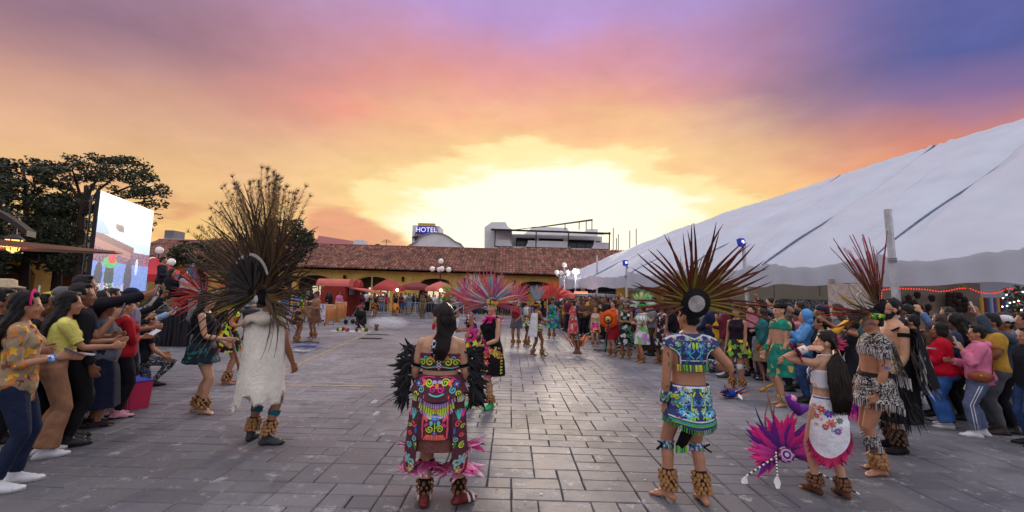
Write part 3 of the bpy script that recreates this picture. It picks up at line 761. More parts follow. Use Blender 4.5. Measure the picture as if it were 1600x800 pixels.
 # crossing fold lines where the sheets overlap
 for k,(s0,s1)in enumerate(((-9,-5.2),(-4.4,-.4),(1.2,4.0),(5.4,8.6))):
  b=MB();b.tube([roof(s0+(s1-s0)*v**.8*.35+.1*math.sin(v*12),.05+.5*v)+Vector((0,0,.012))for v in np.linspace(0,1,16)],[.004+.02*math.sin(math.pi*v)for v in np.linspace(0,1,16)],5,flat=.35);o=b.obj('sheet_fold',TENTM,T,smooth=True);o.location=-o0
 # eave poles standing just outside, leaning outward
 PM=mat('galvanised_pole',lin((196,196,200)),0.45,0.2,5)
 for px,pyt,D in((1387,327,13.4),(1161,374,19.3),(979,408,27.5),(933,399,31.5)):
  tp=at(px,pyt,D);bs=Vector((tp.x+0.05+0.25*(px>1000),D+0.15,0));p=MB()
  wd=0.15 if px>1300 else 0.12
  p.beam(bs,tp,wd,wd);p.box(bs+Vector((0,0,0.01)),(0.3,0.3,0.02));o=p.obj('tent_pole',PM,T);o.location=-o0
  c=MB();zc=zv-0.25;m=bs.lerp(tp,(zc)/tp.z)
  for t in range(3):c.tube([m+Vector((0.11*math.cos(a),0.11*math.sin(a),0.05*t))for a in np.linspace(0,6.28,10)],0.016,5)
  o=c.obj('lashing_rope',mat('grey_rope',lin((140,140,146)),0.9),T);o.location=-o0
 # second leg behind the corner pole, and yellow ratchet straps
 p=MB();a=at(1404,440,14.2);p.beam((a.x+0.05,14.3,0),a,0.07);o=p.obj('tent_leg',PM,T);o.location=-o0
 YS=mat('yellow_strap',lin((214,170,40)),0.7,0.15)
 for(x0,y0,x1,y1,D0,D1)in((1380,432,1352,464,14,16),(1497,442,1512,450,12.5,13),(905,458,898,475,34,33),(968,452,958,478,29,28)):
  p=MB();p.tube([at(x0,y0,D0),at(x1,y1,D1)],0.025,5);o=p.obj('strap',YS,T);o.location=-o0
 # spotlights clamped on the poles
 for px,py,D,lab in((1158,379,19.1,'blue spotlight clamped to the pole behind the radial headdress'),(977,411,27.3,'small blue spotlight on the farther tent pole')):
  L=empty('spotlight',at(px,py,D));tag(L,lab,'spotlight','blue spotlights on the tent poles')
  M=Matrix.Rotation(R(20),3,'Z')@Matrix.Rotation(R(-15),3,'X')
  m=MB();m.box((0,0,0),(0.26,0.2,0.34),M=M);m.obj('lamp_housing',mat('lamp_blue',lin((28,32,130)),0.4,emit=(0.02,0.03,0.4),est=0.6),L)
  m=MB();m.tube([M@Vector((0,-0.1,0)),M@Vector((0,-0.12,0))],0.075,12);m.obj('lens',mat('lamp_lens',(0.6,0.7,1),0.3,0,emit=(0.5,0.6,1.0),est=2.2),L)
  m=MB();m.beam((0.1,0.1,-0.1),(0.25,0.25,-0.3),0.04);m.obj('bracket',IRON,L)
 L=empty('floodlight',at(900,424,33));tag(L,'glaring white floodlight on a post at the tent far end','floodlight')
 m=MB();m.box((0,0.08,0),(0.5,0.14,0.4));m.obj('lamp_housing',IRON,L)
 m=MB();m.box((0,-0.01,0),(0.44,0.03,0.34));m.obj('lens',mat('flood_lens',(1,1,1),0.3,0,emit=(1,0.98,0.95),est=5),L)
 m=MB();m.tube([(0,0.15,0.2),(0,0.15,-2.95)],0.05,8);m.obj('post',PM,L)
 ld=bpy.data.lights.new('flood_beam','SPOT');ld.energy=350;ld.spot_size=R(110);ld.spot_blend=0.6;ld.color=(1,0.97,0.94);ld.shadow_soft_size=0.25
 lo=bpy.data.objects.new('flood_beam',ld);COL.objects.link(lo);lo.parent=L;lo.location=(0,-0.1,0);lo.rotation_euler=(R(62),0,R(-150)+R(180))
build_tent()

def build_under_tent():
 # pale wall with a mural, beige; ochre columns; red wall end
 BE=mat('beige_wall',lin((196,184,160)),0.85,0.08,0.8)
 w=empty('beige_pavilion',at(1235,480,24)*1);w.location.z=0;tag(w,'plain beige wall building with a grey mural strip under the tent','building')
 l=w.location
 a,b=at(1172,450,24),at(1300,450,23);m=MB();m.box((0,0.1,1.45),(b.x-a.x+3.2,0.3,2.9));m.obj('wall',BE,w)
 m=MB();m.box((1.6,0.0,2.55),(0.02,0.2,0.8));m.box((-0.9,-0.03,1.4),(0.06,0.06,2.8));m.obj('wall_joint',mat('beige_dark',lin((150,140,122)),0.9),w)
 m=MB();q=random.Random(5);mu=mat('mural_grey',(0.8,0.8,0.8),0.8,0.1,attr='tint')
 for i in range(44):
  for j in range(9):
   v=q.choice((0.08,0.16,0.3,0.5,0.65));m.cur=(v,v*0.98,v*0.95)
   x=-0.6+i*0.062;z=1.35+j*0.062;m.quad((x,-0.062,z),(x+0.064,-0.062,z),(x+0.064,-0.062,z+0.064),(x,-0.062,z+0.064))
 m.cur=(0.3,0.3,0.3);m.box((0.76,-0.055,1.63),(2.78,0.012,0.62));m.obj('mural',mu,w)
 r=MB();p=at(1155,470,25);r.box((p.x,25,1.4),(0.9,0.3,2.8));tag(r.obj('red_wall',REDW),'short red wall end beside the beige pavilion','wall')
 for i,(px,D,wd)in enumerate(((915,38,0.7),(972,32,0.75),(1040,29,0.5))):
  p=at(px,470,D);c=MB();c.box((0,0,1.45),(wd,wd,2.9));c.box((0,0,0.15),(wd+0.12,wd+0.12,0.3));c.box((0,0,2.95),(wd+0.16,wd+0.16,0.16))
  tag(c.obj('ochre_column',YEL,None,loc=(p.x,D,0)),['ochre column nearest the floodlight post','ochre column beside the dark doorway','ochre column half hidden by the radial headdress'][i],'column','ochre columns behind the crowd')
 d=MB();p=at(945,470,36);d.box((p.x,36,1.45),(3.2,0.3,2.9));o=d.obj('dark_doorway',DARK);tag(o,'dark shop front under the tent eave behind the crowd','building')
 g=MB()
 for k in range(10):g.beam((p.x-1.2+k*0.26,35.8,0.4),(p.x-1.2+k*0.26,35.8,2.2),0.03)
 g.beam((p.x-1.3,35.8,2.2),(p.x+1.3,35.8,2.2),0.05);tag(g.obj('iron_gate',mat('grey_iron',lin((110,108,112)),0.5)),'grey iron gate in front of the dark shop front','gate')
 # ornament stall with red fairy lights
 D=13.6;st=empty('ornament_stall',(at(1500,480,D).x,D,0));tag(st,'stall hung with ornaments and outlined in red fairy lights','stall');o0=st.location
 P=lambda px,py,dd=0:at(px,py,D+dd)-o0
 x0,x1=P(1376,480).x,P(1592,480).x
 m=MB();m.box(((x0+x1)/2+.6,2.2,1.3),(x1-x0+1.1,0.1,2.6));m.obj('back_panel',mat('stall_panel',lin((176,156,138)),0.9,0.2,0.7),st)
 m=MB();m.box((x0,1.1,1.2),(0.06,2.2,2.4));m.obj('side_panel',mat('stall_panel_pale',lin((190,180,170)),0.9),st)
 rb=MB();path=[P(1440,500),P(1440,455),P(1450,452)]+[P(1450+k*15.6,452+3*math.sin(k*1.3)+(3 if k in(5,6,7)else 0))for k in range(1,9)]+[P(1584,451),P(1590,470),P(1596,490)]
 path=[P(1376,470),P(1377,452),P(1400,450),P(1437,451)]+path[2:]
 w=MB();w.tube(path,0.012,5);w.obj('light_wire',IRON,st);em=mat('red_bulb',(0.9,0.05,0.03),0.3,0,emit=(1.0,0.05,0.03),est=1.6)
 bulb=MB();bulb.ell((0,0,0),(0.017,0.017,0.021),seg=8,rows=6);bm=bulb.mesh('light_bulb',True)
 L=[(path[i+1]-path[i]).length for i in range(len(path)-1)];tot=sum(L);n=64
 for k in range(n):
  s=tot*k/(n-1);i=0
  while i<len(L)-1 and s>L[i]:s-=L[i];i+=1
  link('light_bulb',bm,em,st,path[i].lerp(path[i+1],min(1,s/L[i]))+Vector((0,-0.02,-0.015)))
 q=random.Random(9)
 hb=mat('ornament_dark',lin((58,42,38)),0.6,0.5,14);
 hm=[]
 for v in range(3):
  h=MB();h.tube([(0,0,0.16),(0,0,0.1),(0,0,0),(0,0,-0.12),(0,0,-0.16)],[0.02,0.1+0.02*v,0.14,0.1,0.02],9,flat=0.6)
  for k in range(5):h.tube([(0,0,0),(0.2*math.cos(k*1.3+v),0.05,0.2*math.sin(k*1.3+v))],[0.04,0.008],5)
  hm.append(h.mesh('hanging_ornament'))
 for px,py in[(1415+q.uniform(0,40),462+k*7+q.uniform(-3,3))for k in range(6)]+[(1420+9*k,466+8*(k%4))for k in range(5)]+[(1483+8*(k%4),462+7*(k//3))for k in range(14)]:
  p=P(px,py,1.9);o=link('hanging_ornament',hm[q.randrange(3)],hb,st,p);o.scale=(0.8,)*3
 tm=[mat('tinsel_%d'%i,lin(c),0.25,0.6,60,metal=0.6,emit=lin(c),est=0.12)for i,c in enumerate(((190,160,70),(120,40,70),(60,110,140),(170,160,180),(96,80,150)))]
 for k in range(11):
  p=P(1533+k*5,465,1.5);t=MB();t.tube([p,p+Vector((0.01,0,-0.8))],[0.05,0.05],6);h=t.obj('tinsel_garland',tm[k%5],st)
 # green lit shrub with sparkling lights at the frame edge
 sh=empty('lit_shrub',(at(1600,470,12.5).x,12.5,0));tag(sh,'green shrub dotted with white fairy lights at the stall corner','shrub')
 m=MB();crown_leaves(m,[((0,0,1.0+0.28*k),0.42)for k in range(5)],900,0.06,q);m.obj('foliage',mat('shrub_green',(0.06,0.10,0.04),0.7,0.2,attr='tint'),sh)
 t=MB();t.tube([(0,0,0),(0,0,1.2)],0.05,6);t.obj('stem',BARK,sh)
 b2=MB();b2.ell((0,0,0),(0.02,0.02,0.02),seg=6,rows=4);bm2=b2.mesh('light_bulb')
 for k in range(26):
  a=q.uniform(2.5,5.5);link('light_bulb',bm2,mat('white_bulb',(1,1,0.9),0.3,0,emit=(1,0.95,0.75),est=4),sh,(0.44*math.cos(a),0.44*math.sin(a),q.uniform(0.8,2.3)))
build_under_tent()

# ------------------------------------------------------------------ led screen
def build_screen():
 tl,tr=at(157,298,14.0),at(240,329.5,17.6);zt=(tl.z+tr.z)/2;zb=1.45
 base=Vector(((tl.x+tr.x)/2,(tl.y+tr.y)/2,0));T=empty('led_screen',base);tag(T,'large LED video wall showing the dancers live','screen')
 u=Vector((tr.x-tl.x,tr.y-tl.y,0));n=u.normalized().cross(Vector((0,0,1)))
 if n.dot(-base)<0:n=-n
 NX,NZ=104,120;q=random.Random(21);mb=MB();hgt=zt-zb
 cols=np.zeros((NX,NZ,3));
 for i in range(NX):
  for j in range(NZ):
   x=(i+.5)/NX;y=1-(j+.5)/NZ                     # y from the top
   rl=0.40+0.16*x                                         # roof edge falling to the right
   if y<rl or(x>0.66 and y<0.56):c=np.array((222,232,250))if x<.4 or y<.45 else np.array((205,226,246))
   elif y<rl+0.07 and x<0.66:c=np.array((120,82,96))
   elif y<rl+0.15 and x<0.62:c=np.array((176,120,120))
   elif y<0.70:c=np.array(q.choice([(70,64,92),(150,70,110),(90,90,130),(196,84,130),(120,120,160),(52,48,66),(160,130,150)]))
   else:c=np.array((126,156,226))+q.uniform(-16,14)
   if 0.30<x<0.44 and 0.28<y<0.36 and abs((x-.30)*0.5-(y-.28))<0.05:c=np.array((70,62,84))
   if 0.28<y<0.42 and x<0.1+(y-.28)*0.9:c=np.array((150,186,240))
   for cx,cy,rx,ry,cc in((0.10,0.84,0.06,0.14,(70,76,98)),(0.27,0.85,0.075,0.2,(64,84,92)),(0.60,0.86,0.07,0.22,(84,84,108)),(0.27,0.7,0.12,0.06,(90,190,120)),(0.3,0.66,0.07,0.05,(220,70,90)),(0.75,0.72,0.03,0.1,(210,220,250)),(0.9,0.66,0.025,0.06,(180,90,120))):
    if((x-cx)/rx)**2+((y-cy)/ry)**2<1:c=np.array(cc)+q.uniform(-14,14)
   if y>0.92 and x<0.55 and q.random()<0.4:c=np.array(q.choice([(230,90,150),(240,240,250),(100,220,140)]))
   cols[i,j]=lin(np.clip(c+nr.uniform(-7,7),0,255))
 f=n*0.012
 for i in range(NX):
  for j in range(NZ):
   mb.cur=tuple(cols[i,j]);a=-u/2+u*(i/NX)+f;b=-u/2+u*((i+1)/NX)+f;z0,z1=zb+hgt*j/NZ,zb+hgt*(j+1)/NZ
   mb.quad(a+Vector((0,0,z0)),b+Vector((0,0,z0)),b+Vector((0,0,z1)),a+Vector((0,0,z1)))
 m=bpy.data.materials.new('led_picture');m.use_nodes=True;t=NT(m.node_tree);b=m.node_tree.nodes['Principled BSDF']
 at_=t.new('ShaderNodeAttribute',attribute_name='tint').outputs['Color']
 b.inputs['Base Color'].default_value=(0.02,0.02,0.02,1);b.inputs['Roughness'].default_value=0.4;t.l.new(at_,b.inputs['Emission Color']);b.inputs['Emission Strength'].default_value=1.05
 mb.obj('picture',m,T)
 c=MB();rot=math.atan2(u.y,u.x);c.box((0,0,(zb+zt)/2)+(0,0,0)if False else Vector((0,0,(zb+zt)/2))-n*0.06,(u.length+0.02,0.1,hgt+0.02),rz=rot);c.obj('screen_cabinet',mat('black_cabinet',lin((26,26,30)),0.5),T)
 for s in(-1,1):
  g=MB();p=u*(0.30*s)-n*0.5
  for k in(-0.15,0.15):g.tube([p+u.normalized()*k,p+u.normalized()*k+Vector((0,0,zt-0.1))],0.03,6)
  for k in range(11):z=0.2+k*0.36;g.beam(p+u.normalized()*-0.15+Vector((0,0,z)),p+u.normalized()*0.15+Vector((0,0,z+0.34)),0.02)
  g.obj('truss',mat('alu_truss',lin((90,90,96)),0.4,metal=0.5),T)
build_screen()

# ------------------------------------------------------------------ lamp posts with white globes
def lamp_post(px,py,D,lab,gm):
 top=at(px,py,D);T=empty('lamp_post',(top.x,D,0));tag(T,lab,'lamp post','white globe lamp posts round the plaza')
 m=MB();z=top.z;m.tube([(0,0,0),(0,0,0.3),(0,0,0.35),(0,0,z-0.9),(0,0,z-0.2)],[0.16,0.14,0.07,0.05,0.04],10);m.obj('post',gm,T)
 m=MB();gp=[(0,0,z)]
 for k in range(4):
  a=k*math.pi/2+0.3;e=(0.62*math.cos(a),0.62*math.sin(a),z-0.62);gp.append(e)
  m.tube([(0,0,z-0.9),(0.35*math.cos(a),0.35*math.sin(a),z-1.0),(e[0],e[1],z-0.82)],0.03,6);m.tube([(e[0],e[1],z-0.86),(e[0],e[1],z-0.78)],[0.09,0.05],8)
 m.obj('arm',gm,T)
 b=MB();b.ell((0,0,0),(0.2,0.2,0.2),seg=14,rows=10);gl=b.mesh('globe',True)
 for e in gp:link('globe',gl,mat('white_globe',lin((236,226,222)),0.35,0.0,emit=lin((255,240,226)),est=0.12),T,e)
LPM=mat('maroon_post',lin((86,34,44)),0.5,0.2);LPW=mat('white_post',lin((200,196,200)),0.5,0.2)
lamp_post(689,408,33,'maroon lamp post with five globes before the long arcade',LPM)
lamp_post(882,414,34,'pale lamp post with globes at the far end of the tent',LPW)
lamp_post(249,391,24,'globe lamp post between the screen and the clipped tree',LPM)

# ------------------------------------------------------------------ stalls, umbrellas and clutter on the far side
def build_stalls():
 RED=mat('red_canvas',lin((168,62,58)),0.7,0.18,1.5);PNK=mat('faded_red_canvas',lin((206,104,92)),0.7,0.15,1.5);DRD=mat('maroon_canvas',lin((124,50,50)),0.75,0.2,1.5)
 D=29
 K=empty('red_kiosk',(at(524,470,D).x,D,0));tag(K,'red market kiosk with three vaulted roofs and an awning flap','kiosk');o0=K.location
 x0=at(500,470,D).x-o0.x;x1=at(538,470,D).x-o0.x;zt=at(500,447,D).z
 m=MB();m.box(((x0+x1)/2,1.5,zt/2),(x1-x0,3,zt));m.obj('wall',REDW,K)
 for k in range(3):
  rings=[]
  for t in range(9):
   a=math.pi*t/8;rings.append([(x1-0.05-(x1-x0+0.3)*1.0+0,0.5+1.0*k-0.48*math.cos(a),zt+0.02+0.5*math.sin(a)),(x1+0.2,0.5+1.0*k-0.48*math.cos(a),zt+0.02+0.5*math.sin(a))])
  v=MB();v.loft([[p[0]for p in rings],[p[1]for p in rings]],cap=True);v.obj('vault_roof',PNK if k==0 else RED,K)
 m=MB();a0=Vector((x1+0.02,0.3,zt));a1=Vector((x1+0.02,2.9,zt));b0=at(582,456,D)-o0;b0.y=0.5;b1=b0+Vector((0.1,2.3,0))
 m.add([a0,a1,b1,b0,a0-Vector((0,0,.06)),a1-Vector((0,0,.06)),b1-Vector((0,0,.12)),b0-Vector((0,0,.12))],[(0,3,2,1),(4,5,6,7),(0,4,7,3),(3,7,6,2)]);m.obj('awning',PNK,K)
 for e in(b0,b1):
  p=MB();p.tube([(e.x-0.1,e.y,0),(e.x-0.1,e.y,e.z)],0.035,6);p.obj('awning_pole',LPW,K)
 m=MB();m.box((x1+0.1,1.0,1.95),(0.03,0.9,1.0));m.obj('hung_shirt',mat('denim_blue',lin((132,152,176)),0.9,0.5,5),K)
 def umbrella(px0,px1,pyt,pyb,D,m,lab,lamp=False):
  a,b=at(px0,pyb,D),at(px1,pyb,D);w=(b.x-a.x)/2;zt=at((px0+px1)/2,pyt,D).z;zb=(a.z+b.z)/2
  T=empty('market_umbrella',((a.x+b.x)/2,D,0));tag(T,lab,'umbrella','red market umbrellas before the arcade')
  c=MB();n=8;rings=[]
  for t in range(6):
   f=t/5;r=w*(0.04+0.96*f);z=zt-(zt-zb-0.2)*(f**1.35)
   rings.append([(r*math.cos(6.2832*k/32)*(1-0.03*f*abs(math.sin(k*math.pi/4))),r*0.8*math.sin(6.2832*k/32)*(1-0.03*f*abs(math.sin(k*math.pi/4))),z)for k in range(32)])
  rings.append([(p[0]*1.01,p[1]*1.01,p[2]-0.22)for p in rings[-1]]);c.loft(rings,cap=False);c.obj('canopy',m,T,smooth=True)
  p=MB();p.tube([(0,0,0),(0,0,zt)],0.03,8);p.box((0,0,0.05),(0.5,0.5,0.1));p.obj('pole',LPW,T)
  r=MB()
  for k in range(8):r.beam((0,0,zt-0.05),(w*0.95*math.cos(k*0.7854),w*0.76*math.sin(k*0.7854),zb+0.17),0.02)
  r.obj('rib',IRON,T)
  if lamp:
   l=MB();l.ell((0,0,0),(0.1,0.1,0.1),seg=10,rows=6);link('lamp_bulb',l.mesh('lamp_bulb',True),mat('warm_bulb',(1,.9,.7),0.3,0,emit=(1,0.8,0.5),est=9),T,(lamp,-w*0.85,zb+0.05))
 umbrella(582,632,436,454,32,RED,'dark red umbrella beside the kiosk awning',0.9)
 umbrella(620,680,441,453,34,DRD,'broad maroon umbrella with a warm lamp, second from the kiosk',-1.0)
 umbrella(664,712,440,455,31,PNK,'faded pink-red umbrella behind the maroon lamp post',0.2)
 umbrella(702,748,445,462,30,DRD,'maroon umbrella above the pony-tailed woman',0.5)
 umbrella(836,875,446,457,33,RED,'red umbrella beside the yellow pilaster under the pale lamp',0.4)
 umbrella(866,900,452,466,29,PNK,'small faded umbrella at the tent corner')
 # red gazebo left, with tarp
 D=21;p=at(238,440,D);T=empty('red_gazebo',(p.x,D,0));tag(T,'red pop-up gazebo beside the video wall','gazebo')
 a,b=at(196,430,D),at(283,431,D);w=(b.x-a.x)/2;zt=at(235,403,D).z;zb=b.z;c=MB()
 r0=[(-w,-w,zb),(w,-w,zb),(w,w,zb),(-w,w,zb)];mid=[(-w*.45,-w*.45,zb+(zt-zb)*.38),(w*.45,-w*.45,zb+(zt-zb)*.38),(w*.45,w*.45,zb+(zt-zb)*.38),(-w*.45,w*.45,zb+(zt-zb)*.38)]
 c.loft([[(p[0],p[1],p[2]-0.3)for p in r0],r0,mid,[(p[0]*.05,p[1]*.05,zt)for p in r0]]);c.obj('canopy',mat('gazebo_red',lin((196,44,52)),0.6,0.12,1),T)
 for sx in(-1,1):
  for sy in(-1,1):
   l=MB();l.box((sx*w*.97,sy*w*.97,zb/2-0.1),(0.05,0.05,zb-.2));l.obj('leg',LPW,T)
 D=13;a,b=at(62,446,D),at(128,458,D);T=empty('yellow_awning',(a.x,D,0));tag(T,'yellow market awning sagging under the dark pines','awning');w=b.x-a.x;c=MB();c.loft([[(w*u,y,a.z-.25*u-.12*math.sin(math.pi*u)-.25*(y<0))for u in np.linspace(0,1,9)]for y in(-.4,-.1,1.2)],cap=False,closed=False);c.obj('canopy',mat('yellow_canvas',lin((196,176,40)),.7,.2,3),T,True)
 for u in(0,1):l=MB();l.tube([(w*u,0,0),(w*u,0,a.z-.25*u)],.025,6);l.obj('pole',LPW,T)
 # grey-blue folded tarp umbrella
 D=15.5;p=at(295,470,D);T=empty('folded_umbrella',(p.x,D,0));tag(T,'half-closed grey-blue parasol leaning beside the stage','umbrella')
 zt=at(300,416,D).z;c=MB();rings=[]
 for t in range(7):
  f=t/6;rings.append([(0.02+0.62*f*math.cos(k*6.2832/20)*(1+0.25*(k%2))-0.30*f,(0.02+0.35*f)*math.sin(k*6.2832/20),zt-0.9*f+0.08*(k%2))for k in range(20)])
 c.loft(rings,cap=False);c.obj('canopy',mat('tarp_blue',lin((86,98,124)),0.8,0.3,3),T)
 l=MB();l.tube([(0,0,0.3),(0.04,0,zt+0.1)],0.03,6);l.obj('pole',LPW,T)
 # dark low stage with skirt at the left crowd
 D=12.5;a,b=at(205,505,D),at(330,505,D);T=empty('stage_platform',((a.x+b.x)/2+0.1,D+1.0,0));tag(T,'low black draped stage behind the red-feathered dancer','stage');w=b.x-a.x;h=0.98
 m=MB();m.box((0,0,h-0.04),(w,2.4,0.08));m.obj('deck',mat('black_deck',lin((36,34,38)),0.6),T)
 m=MB();rr=[]
 for k in range(90):
  x=-w/2+w*k/89;y=-1.2+0.04*math.sin(k*1.3)-0.02;rr.append([(x,y,h-0.03),(x+0.01,y-0.02*math.sin(k*0.7),h/2),(x,y-0.04*math.sin(k*1.1),0.0)])
 m.loft(rr,cap=False,closed=False);m.obj('drape',mat('black_drape',lin((32,30,36)),0.35,0.3,6,0.4,12),T,smooth=True)
 # van roof among the crowd
 D=31;p=at(912,480,D);V=empty('parked_van',(p.x,D,0));tag(V,'white patrol van with a red roof light behind the crowd','van')
 b=MB();prof=[(-2.2,0.4),(-2.2,1.1),(-1.9,1.25),(-1.3,1.85),(-0.9,2.0),(2.0,2.0),(2.25,1.8),(2.3,0.4)];b.loft([[(x,-0.9,z)for x,z in prof],[(x,-0.98,z*0.98)for x,z in prof],[(x,0.98,z*0.98)for x,z in prof],[(x,0.9,z)for x,z in prof]]);b.obj('body',paint((206,206,214),0.3),V)
 g=MB();g.add([(-1.88,-0.99,1.3),(-0.2,-0.99,1.3),(-0.2,-0.99,1.82),(-1.35,-0.99,1.82)],[(0,1,2,3)]);g.add([(0,-0.99,1.3),(1.9,-0.99,1.3),(1.9,-0.99,1.82),(0,-0.99,1.82)],[(0,1,2,3)]);g.obj('window',GLASS,V)
 for x in(-1.4,1.4):
  for y in(-0.92,0.92):
   wv=MB();wv.tube([(x,y-0.1,0.36),(x,y+0.1,0.36)],0.36,14);wv.obj('wheel',mat('tyre',lin((28,28,30)),0.8),V)
 r=MB();r.box((-0.2,0,2.07),(0.9,0.3,0.12));r.obj('roof_light',mat('red_beacon',(0.9,0.1,0.06),0.3,0,emit=(1,0.12,0.06),est=2.5),V)
build_stalls()
# ------------------------------------------------------------------ people
TORSO={'m':[(.80,.10,.075,0),(.86,.150,.105,-.005),(.92,.160,.112,-.01),(1.0,.148,.105,0),(1.08,.142,.10,.005),(1.18,.158,.108,.005),(1.28,.176,.116,0),(1.36,.172,.102,-.01),(1.41,.120,.075,-.012),(1.45,.062,.055,-.012)],
         'f':[(.80,.10,.08,0),(.86,.158,.112,-.012),(.91,.170,.12,-.018),(.99,.150,.106,-.005),(1.06,.128,.094,.005),(1.14,.132,.096,.008),(1.23,.146,.104,.012),(1.32,.150,.096,0),(1.385,.110,.07,-.01),(1.435,.052,.05,-.012)]}
ARMS={'down':((.13,-.02,-1),(.02,.16,-1)),'hold':((.16,.12,-1),(-.25,.95,.12)),'phone':((.2,.5,-.85),(-.45,.55,.75)),'high':((.3,.85,.4),(-.1,.45,.9)),
  'akimbo':((.72,-.3,-.75),(-.8,.5,-.1)),'fold':((.16,.28,-1),(-.95,.42,.1)),'front':((.12,.35,-.95),(-.35,.85,-.35)),'reach':((.1,.9,-.3),(-.1,.95,.15)),'up':((.45,.2,.9),(-.1,.1,1)),
  'head':((.75,.5,.45),(-.55,-.72,.35)),'swing':((.25,-.3,-.9),(.1,.3,-.9)),'chest':((.2,.1,-1),(-.65,.7,.45)),'relax':((.1,.1,-1),(0,.32,-.95))}
def ik(a,c,l1,l2,hint):
 d=c-a;L=min(d.length,(l1+l2)*0.999);d=d.normalized()
 x=(l1*l1-l2*l2+L*L)/(2*L);h=math.sqrt(max(0,l1*l1-x*x));hv=(hint-d*hint.dot(d)).normalized()
 return a+d*x+hv*h
def V3(*a):return Vector(a)
class Fig:
 """one posed figure in metres for a 1.70 m adult, facing +y, right hand at +x"""
 def __init__(s,sex='m',arms=('down','down'),feet=((-.10,0,0,8),(.10,0,0,-8)),lean=0,side=0,twist=0,head=(0,0),drop=0,w=1.0,vox=.012,knee=None,bust=1.0):
  s.sex,s.w,s.vox,s.bust=sex,w,vox,bust
  s.A=Matrix.Rotation(R(twist),4,'Z')@Matrix.Rotation(R(-lean),4,'X')@Matrix.Rotation(R(side),4,'Y');s.drop=drop
  s.sw=(.172 if sex=='m' else .148)*(0.5+0.5*w)
  s.sh=[s.T(V3(k*s.sw,-.01,1.35))for k in(-1,1)]
  Rm=s.A.to_3x3();s.el=[];s.wr=[];s.fd=[]
  for i,k in enumerate((-1,1)):
   a=arms[i];a=ARMS[a]if isinstance(a,str)else a
   u=(Rm@V3(a[0][0]*k,a[0][1],a[0][2])).normalized();f=(Rm@V3(a[1][0]*k,a[1][1],a[1][2])).normalized()
   e=s.sh[i]+u*.285;s.el.append(e);s.wr.append(e+f*.245);s.fd.append(f)
  s.hip=[V3(k*.088,-.005,.89-drop)for k in(-1,1)];s.an=[];s.kn=[];s.yaw=[]
  for i,k in enumerate((-1,1)):
   x,y,z,yw=feet[i];an=V3(x,y,z+.085);s.an.append(an);s.yaw.append(R(yw))
   hint=V3(math.sin(-R(yw))*0.4,1,0)if knee is None else V3(*knee[i]);s.kn.append(ik(s.hip[i],an,.43,.405,hint))
  s.H=s.A.copy();p=s.T(V3(0,0,1.455));s.HM=Matrix.Translation(p)@s.A@Matrix.Rotation(R(lean*0.8),4,'X')@Matrix.Rotation(R(head[0]),4,'Z')@Matrix.Rotation(R(head[1]),4,'X')
 def T(s,p):
  p=Vector(p);t=min(1,max(0,(p.z-.84)/.28));t=t*t*(3-2*t);c=V3(0,0,.93)
  q=c+s.A@(p-c);o=p.lerp(q,t);o.z-=s.drop;return o
 def hp(s,x,y,z):return s.HM@V3(x,y,z)
 def sect(s,z):
  t=TORSO[s.sex];zs=[r[0]for r in t];return[float(np.interp(z,zs,[r[i]for r in t]))for i in(1,2,3)]
 def torso(s,mb,z0,z1,g=0.0,hem=0.0,n=12,seg=20,belly=0.0):
  rings=[]
  for i in range(n+1):
   z=z0+(z1-z0)*i/n;rx,ry,yo=s.sect(z);rx=rx*s.w+g+hem*(1-i/n);ry=ry*s.w+g+hem*(1-i/n)
   if belly:b=belly*math.exp(-((z-1.04)/.13)**2);ry+=b;yo+=b*.8
   r=[]
   for k in range(seg):
    a=2*math.pi*k/seg;c,q=math.cos(a),math.sin(a)
    r.append(s.T((rx*math.copysign(abs(c)**.85,c),yo+ry*math.copysign(abs(q)**.9,q),z)))
   rings.append(r)
  mb.loft(rings)
  if s.sex=='f' and z0<1.2 and z1>1.27:
   for k in(-1,1):mb.ell(s.T((k*.068*s.w,.088*s.w,1.245)),(.058+g,(.05+g)*s.bust,.056+g),seg=12,rows=8)
  if z0<.9:
   for k in(-1,1):mb.ell(s.T((k*.075*s.w,-.06*s.w,.875)),(.078*s.w+g,.072*s.w+g,.08+g),seg=12,rows=8)
 def arm(s,mb,i,t=2.0,g=0.0,flare=0.0,t0=0.0):
  w=(.5+.5*s.w)*(1.0 if s.sex=='m' else .88);a,e,wr=s.sh[i],s.el[i],s.wr[i]
  P=[a,a.lerp(e,.25),a.lerp(e,.55),a.lerp(e,.85),e.lerp(wr,.06),e.lerp(wr,.3),e.lerp(wr,.65),wr];rr=[.052,.05,.046,.04,.038,.041,.034,.027];tt=[0,.25,.55,.85,1.06,1.3,1.65,2]
  pts=[];rad=[]
  for k in range(len(P)):
   if tt[k]<=t and tt[k]>=t0:pts.append(P[k]);rad.append(rr[k]*w+g+flare*tt[k]/t)
  if tt[len(P)-1]>t:
   k=next(j for j in range(len(P))if tt[j]>t);f=(t-tt[k-1])/(tt[k]-tt[k-1])
   if f>.05:pts.append(P[k-1].lerp(P[k],f));rad.append((rr[k-1]*(1-f)+rr[k]*f)*w+g+flare)
  if len(pts)>1:mb.tube(pts,rad,12)
  if t0==0:mb.ell(a,(.053*w+g*.8,)*3,seg=12,rows=8)
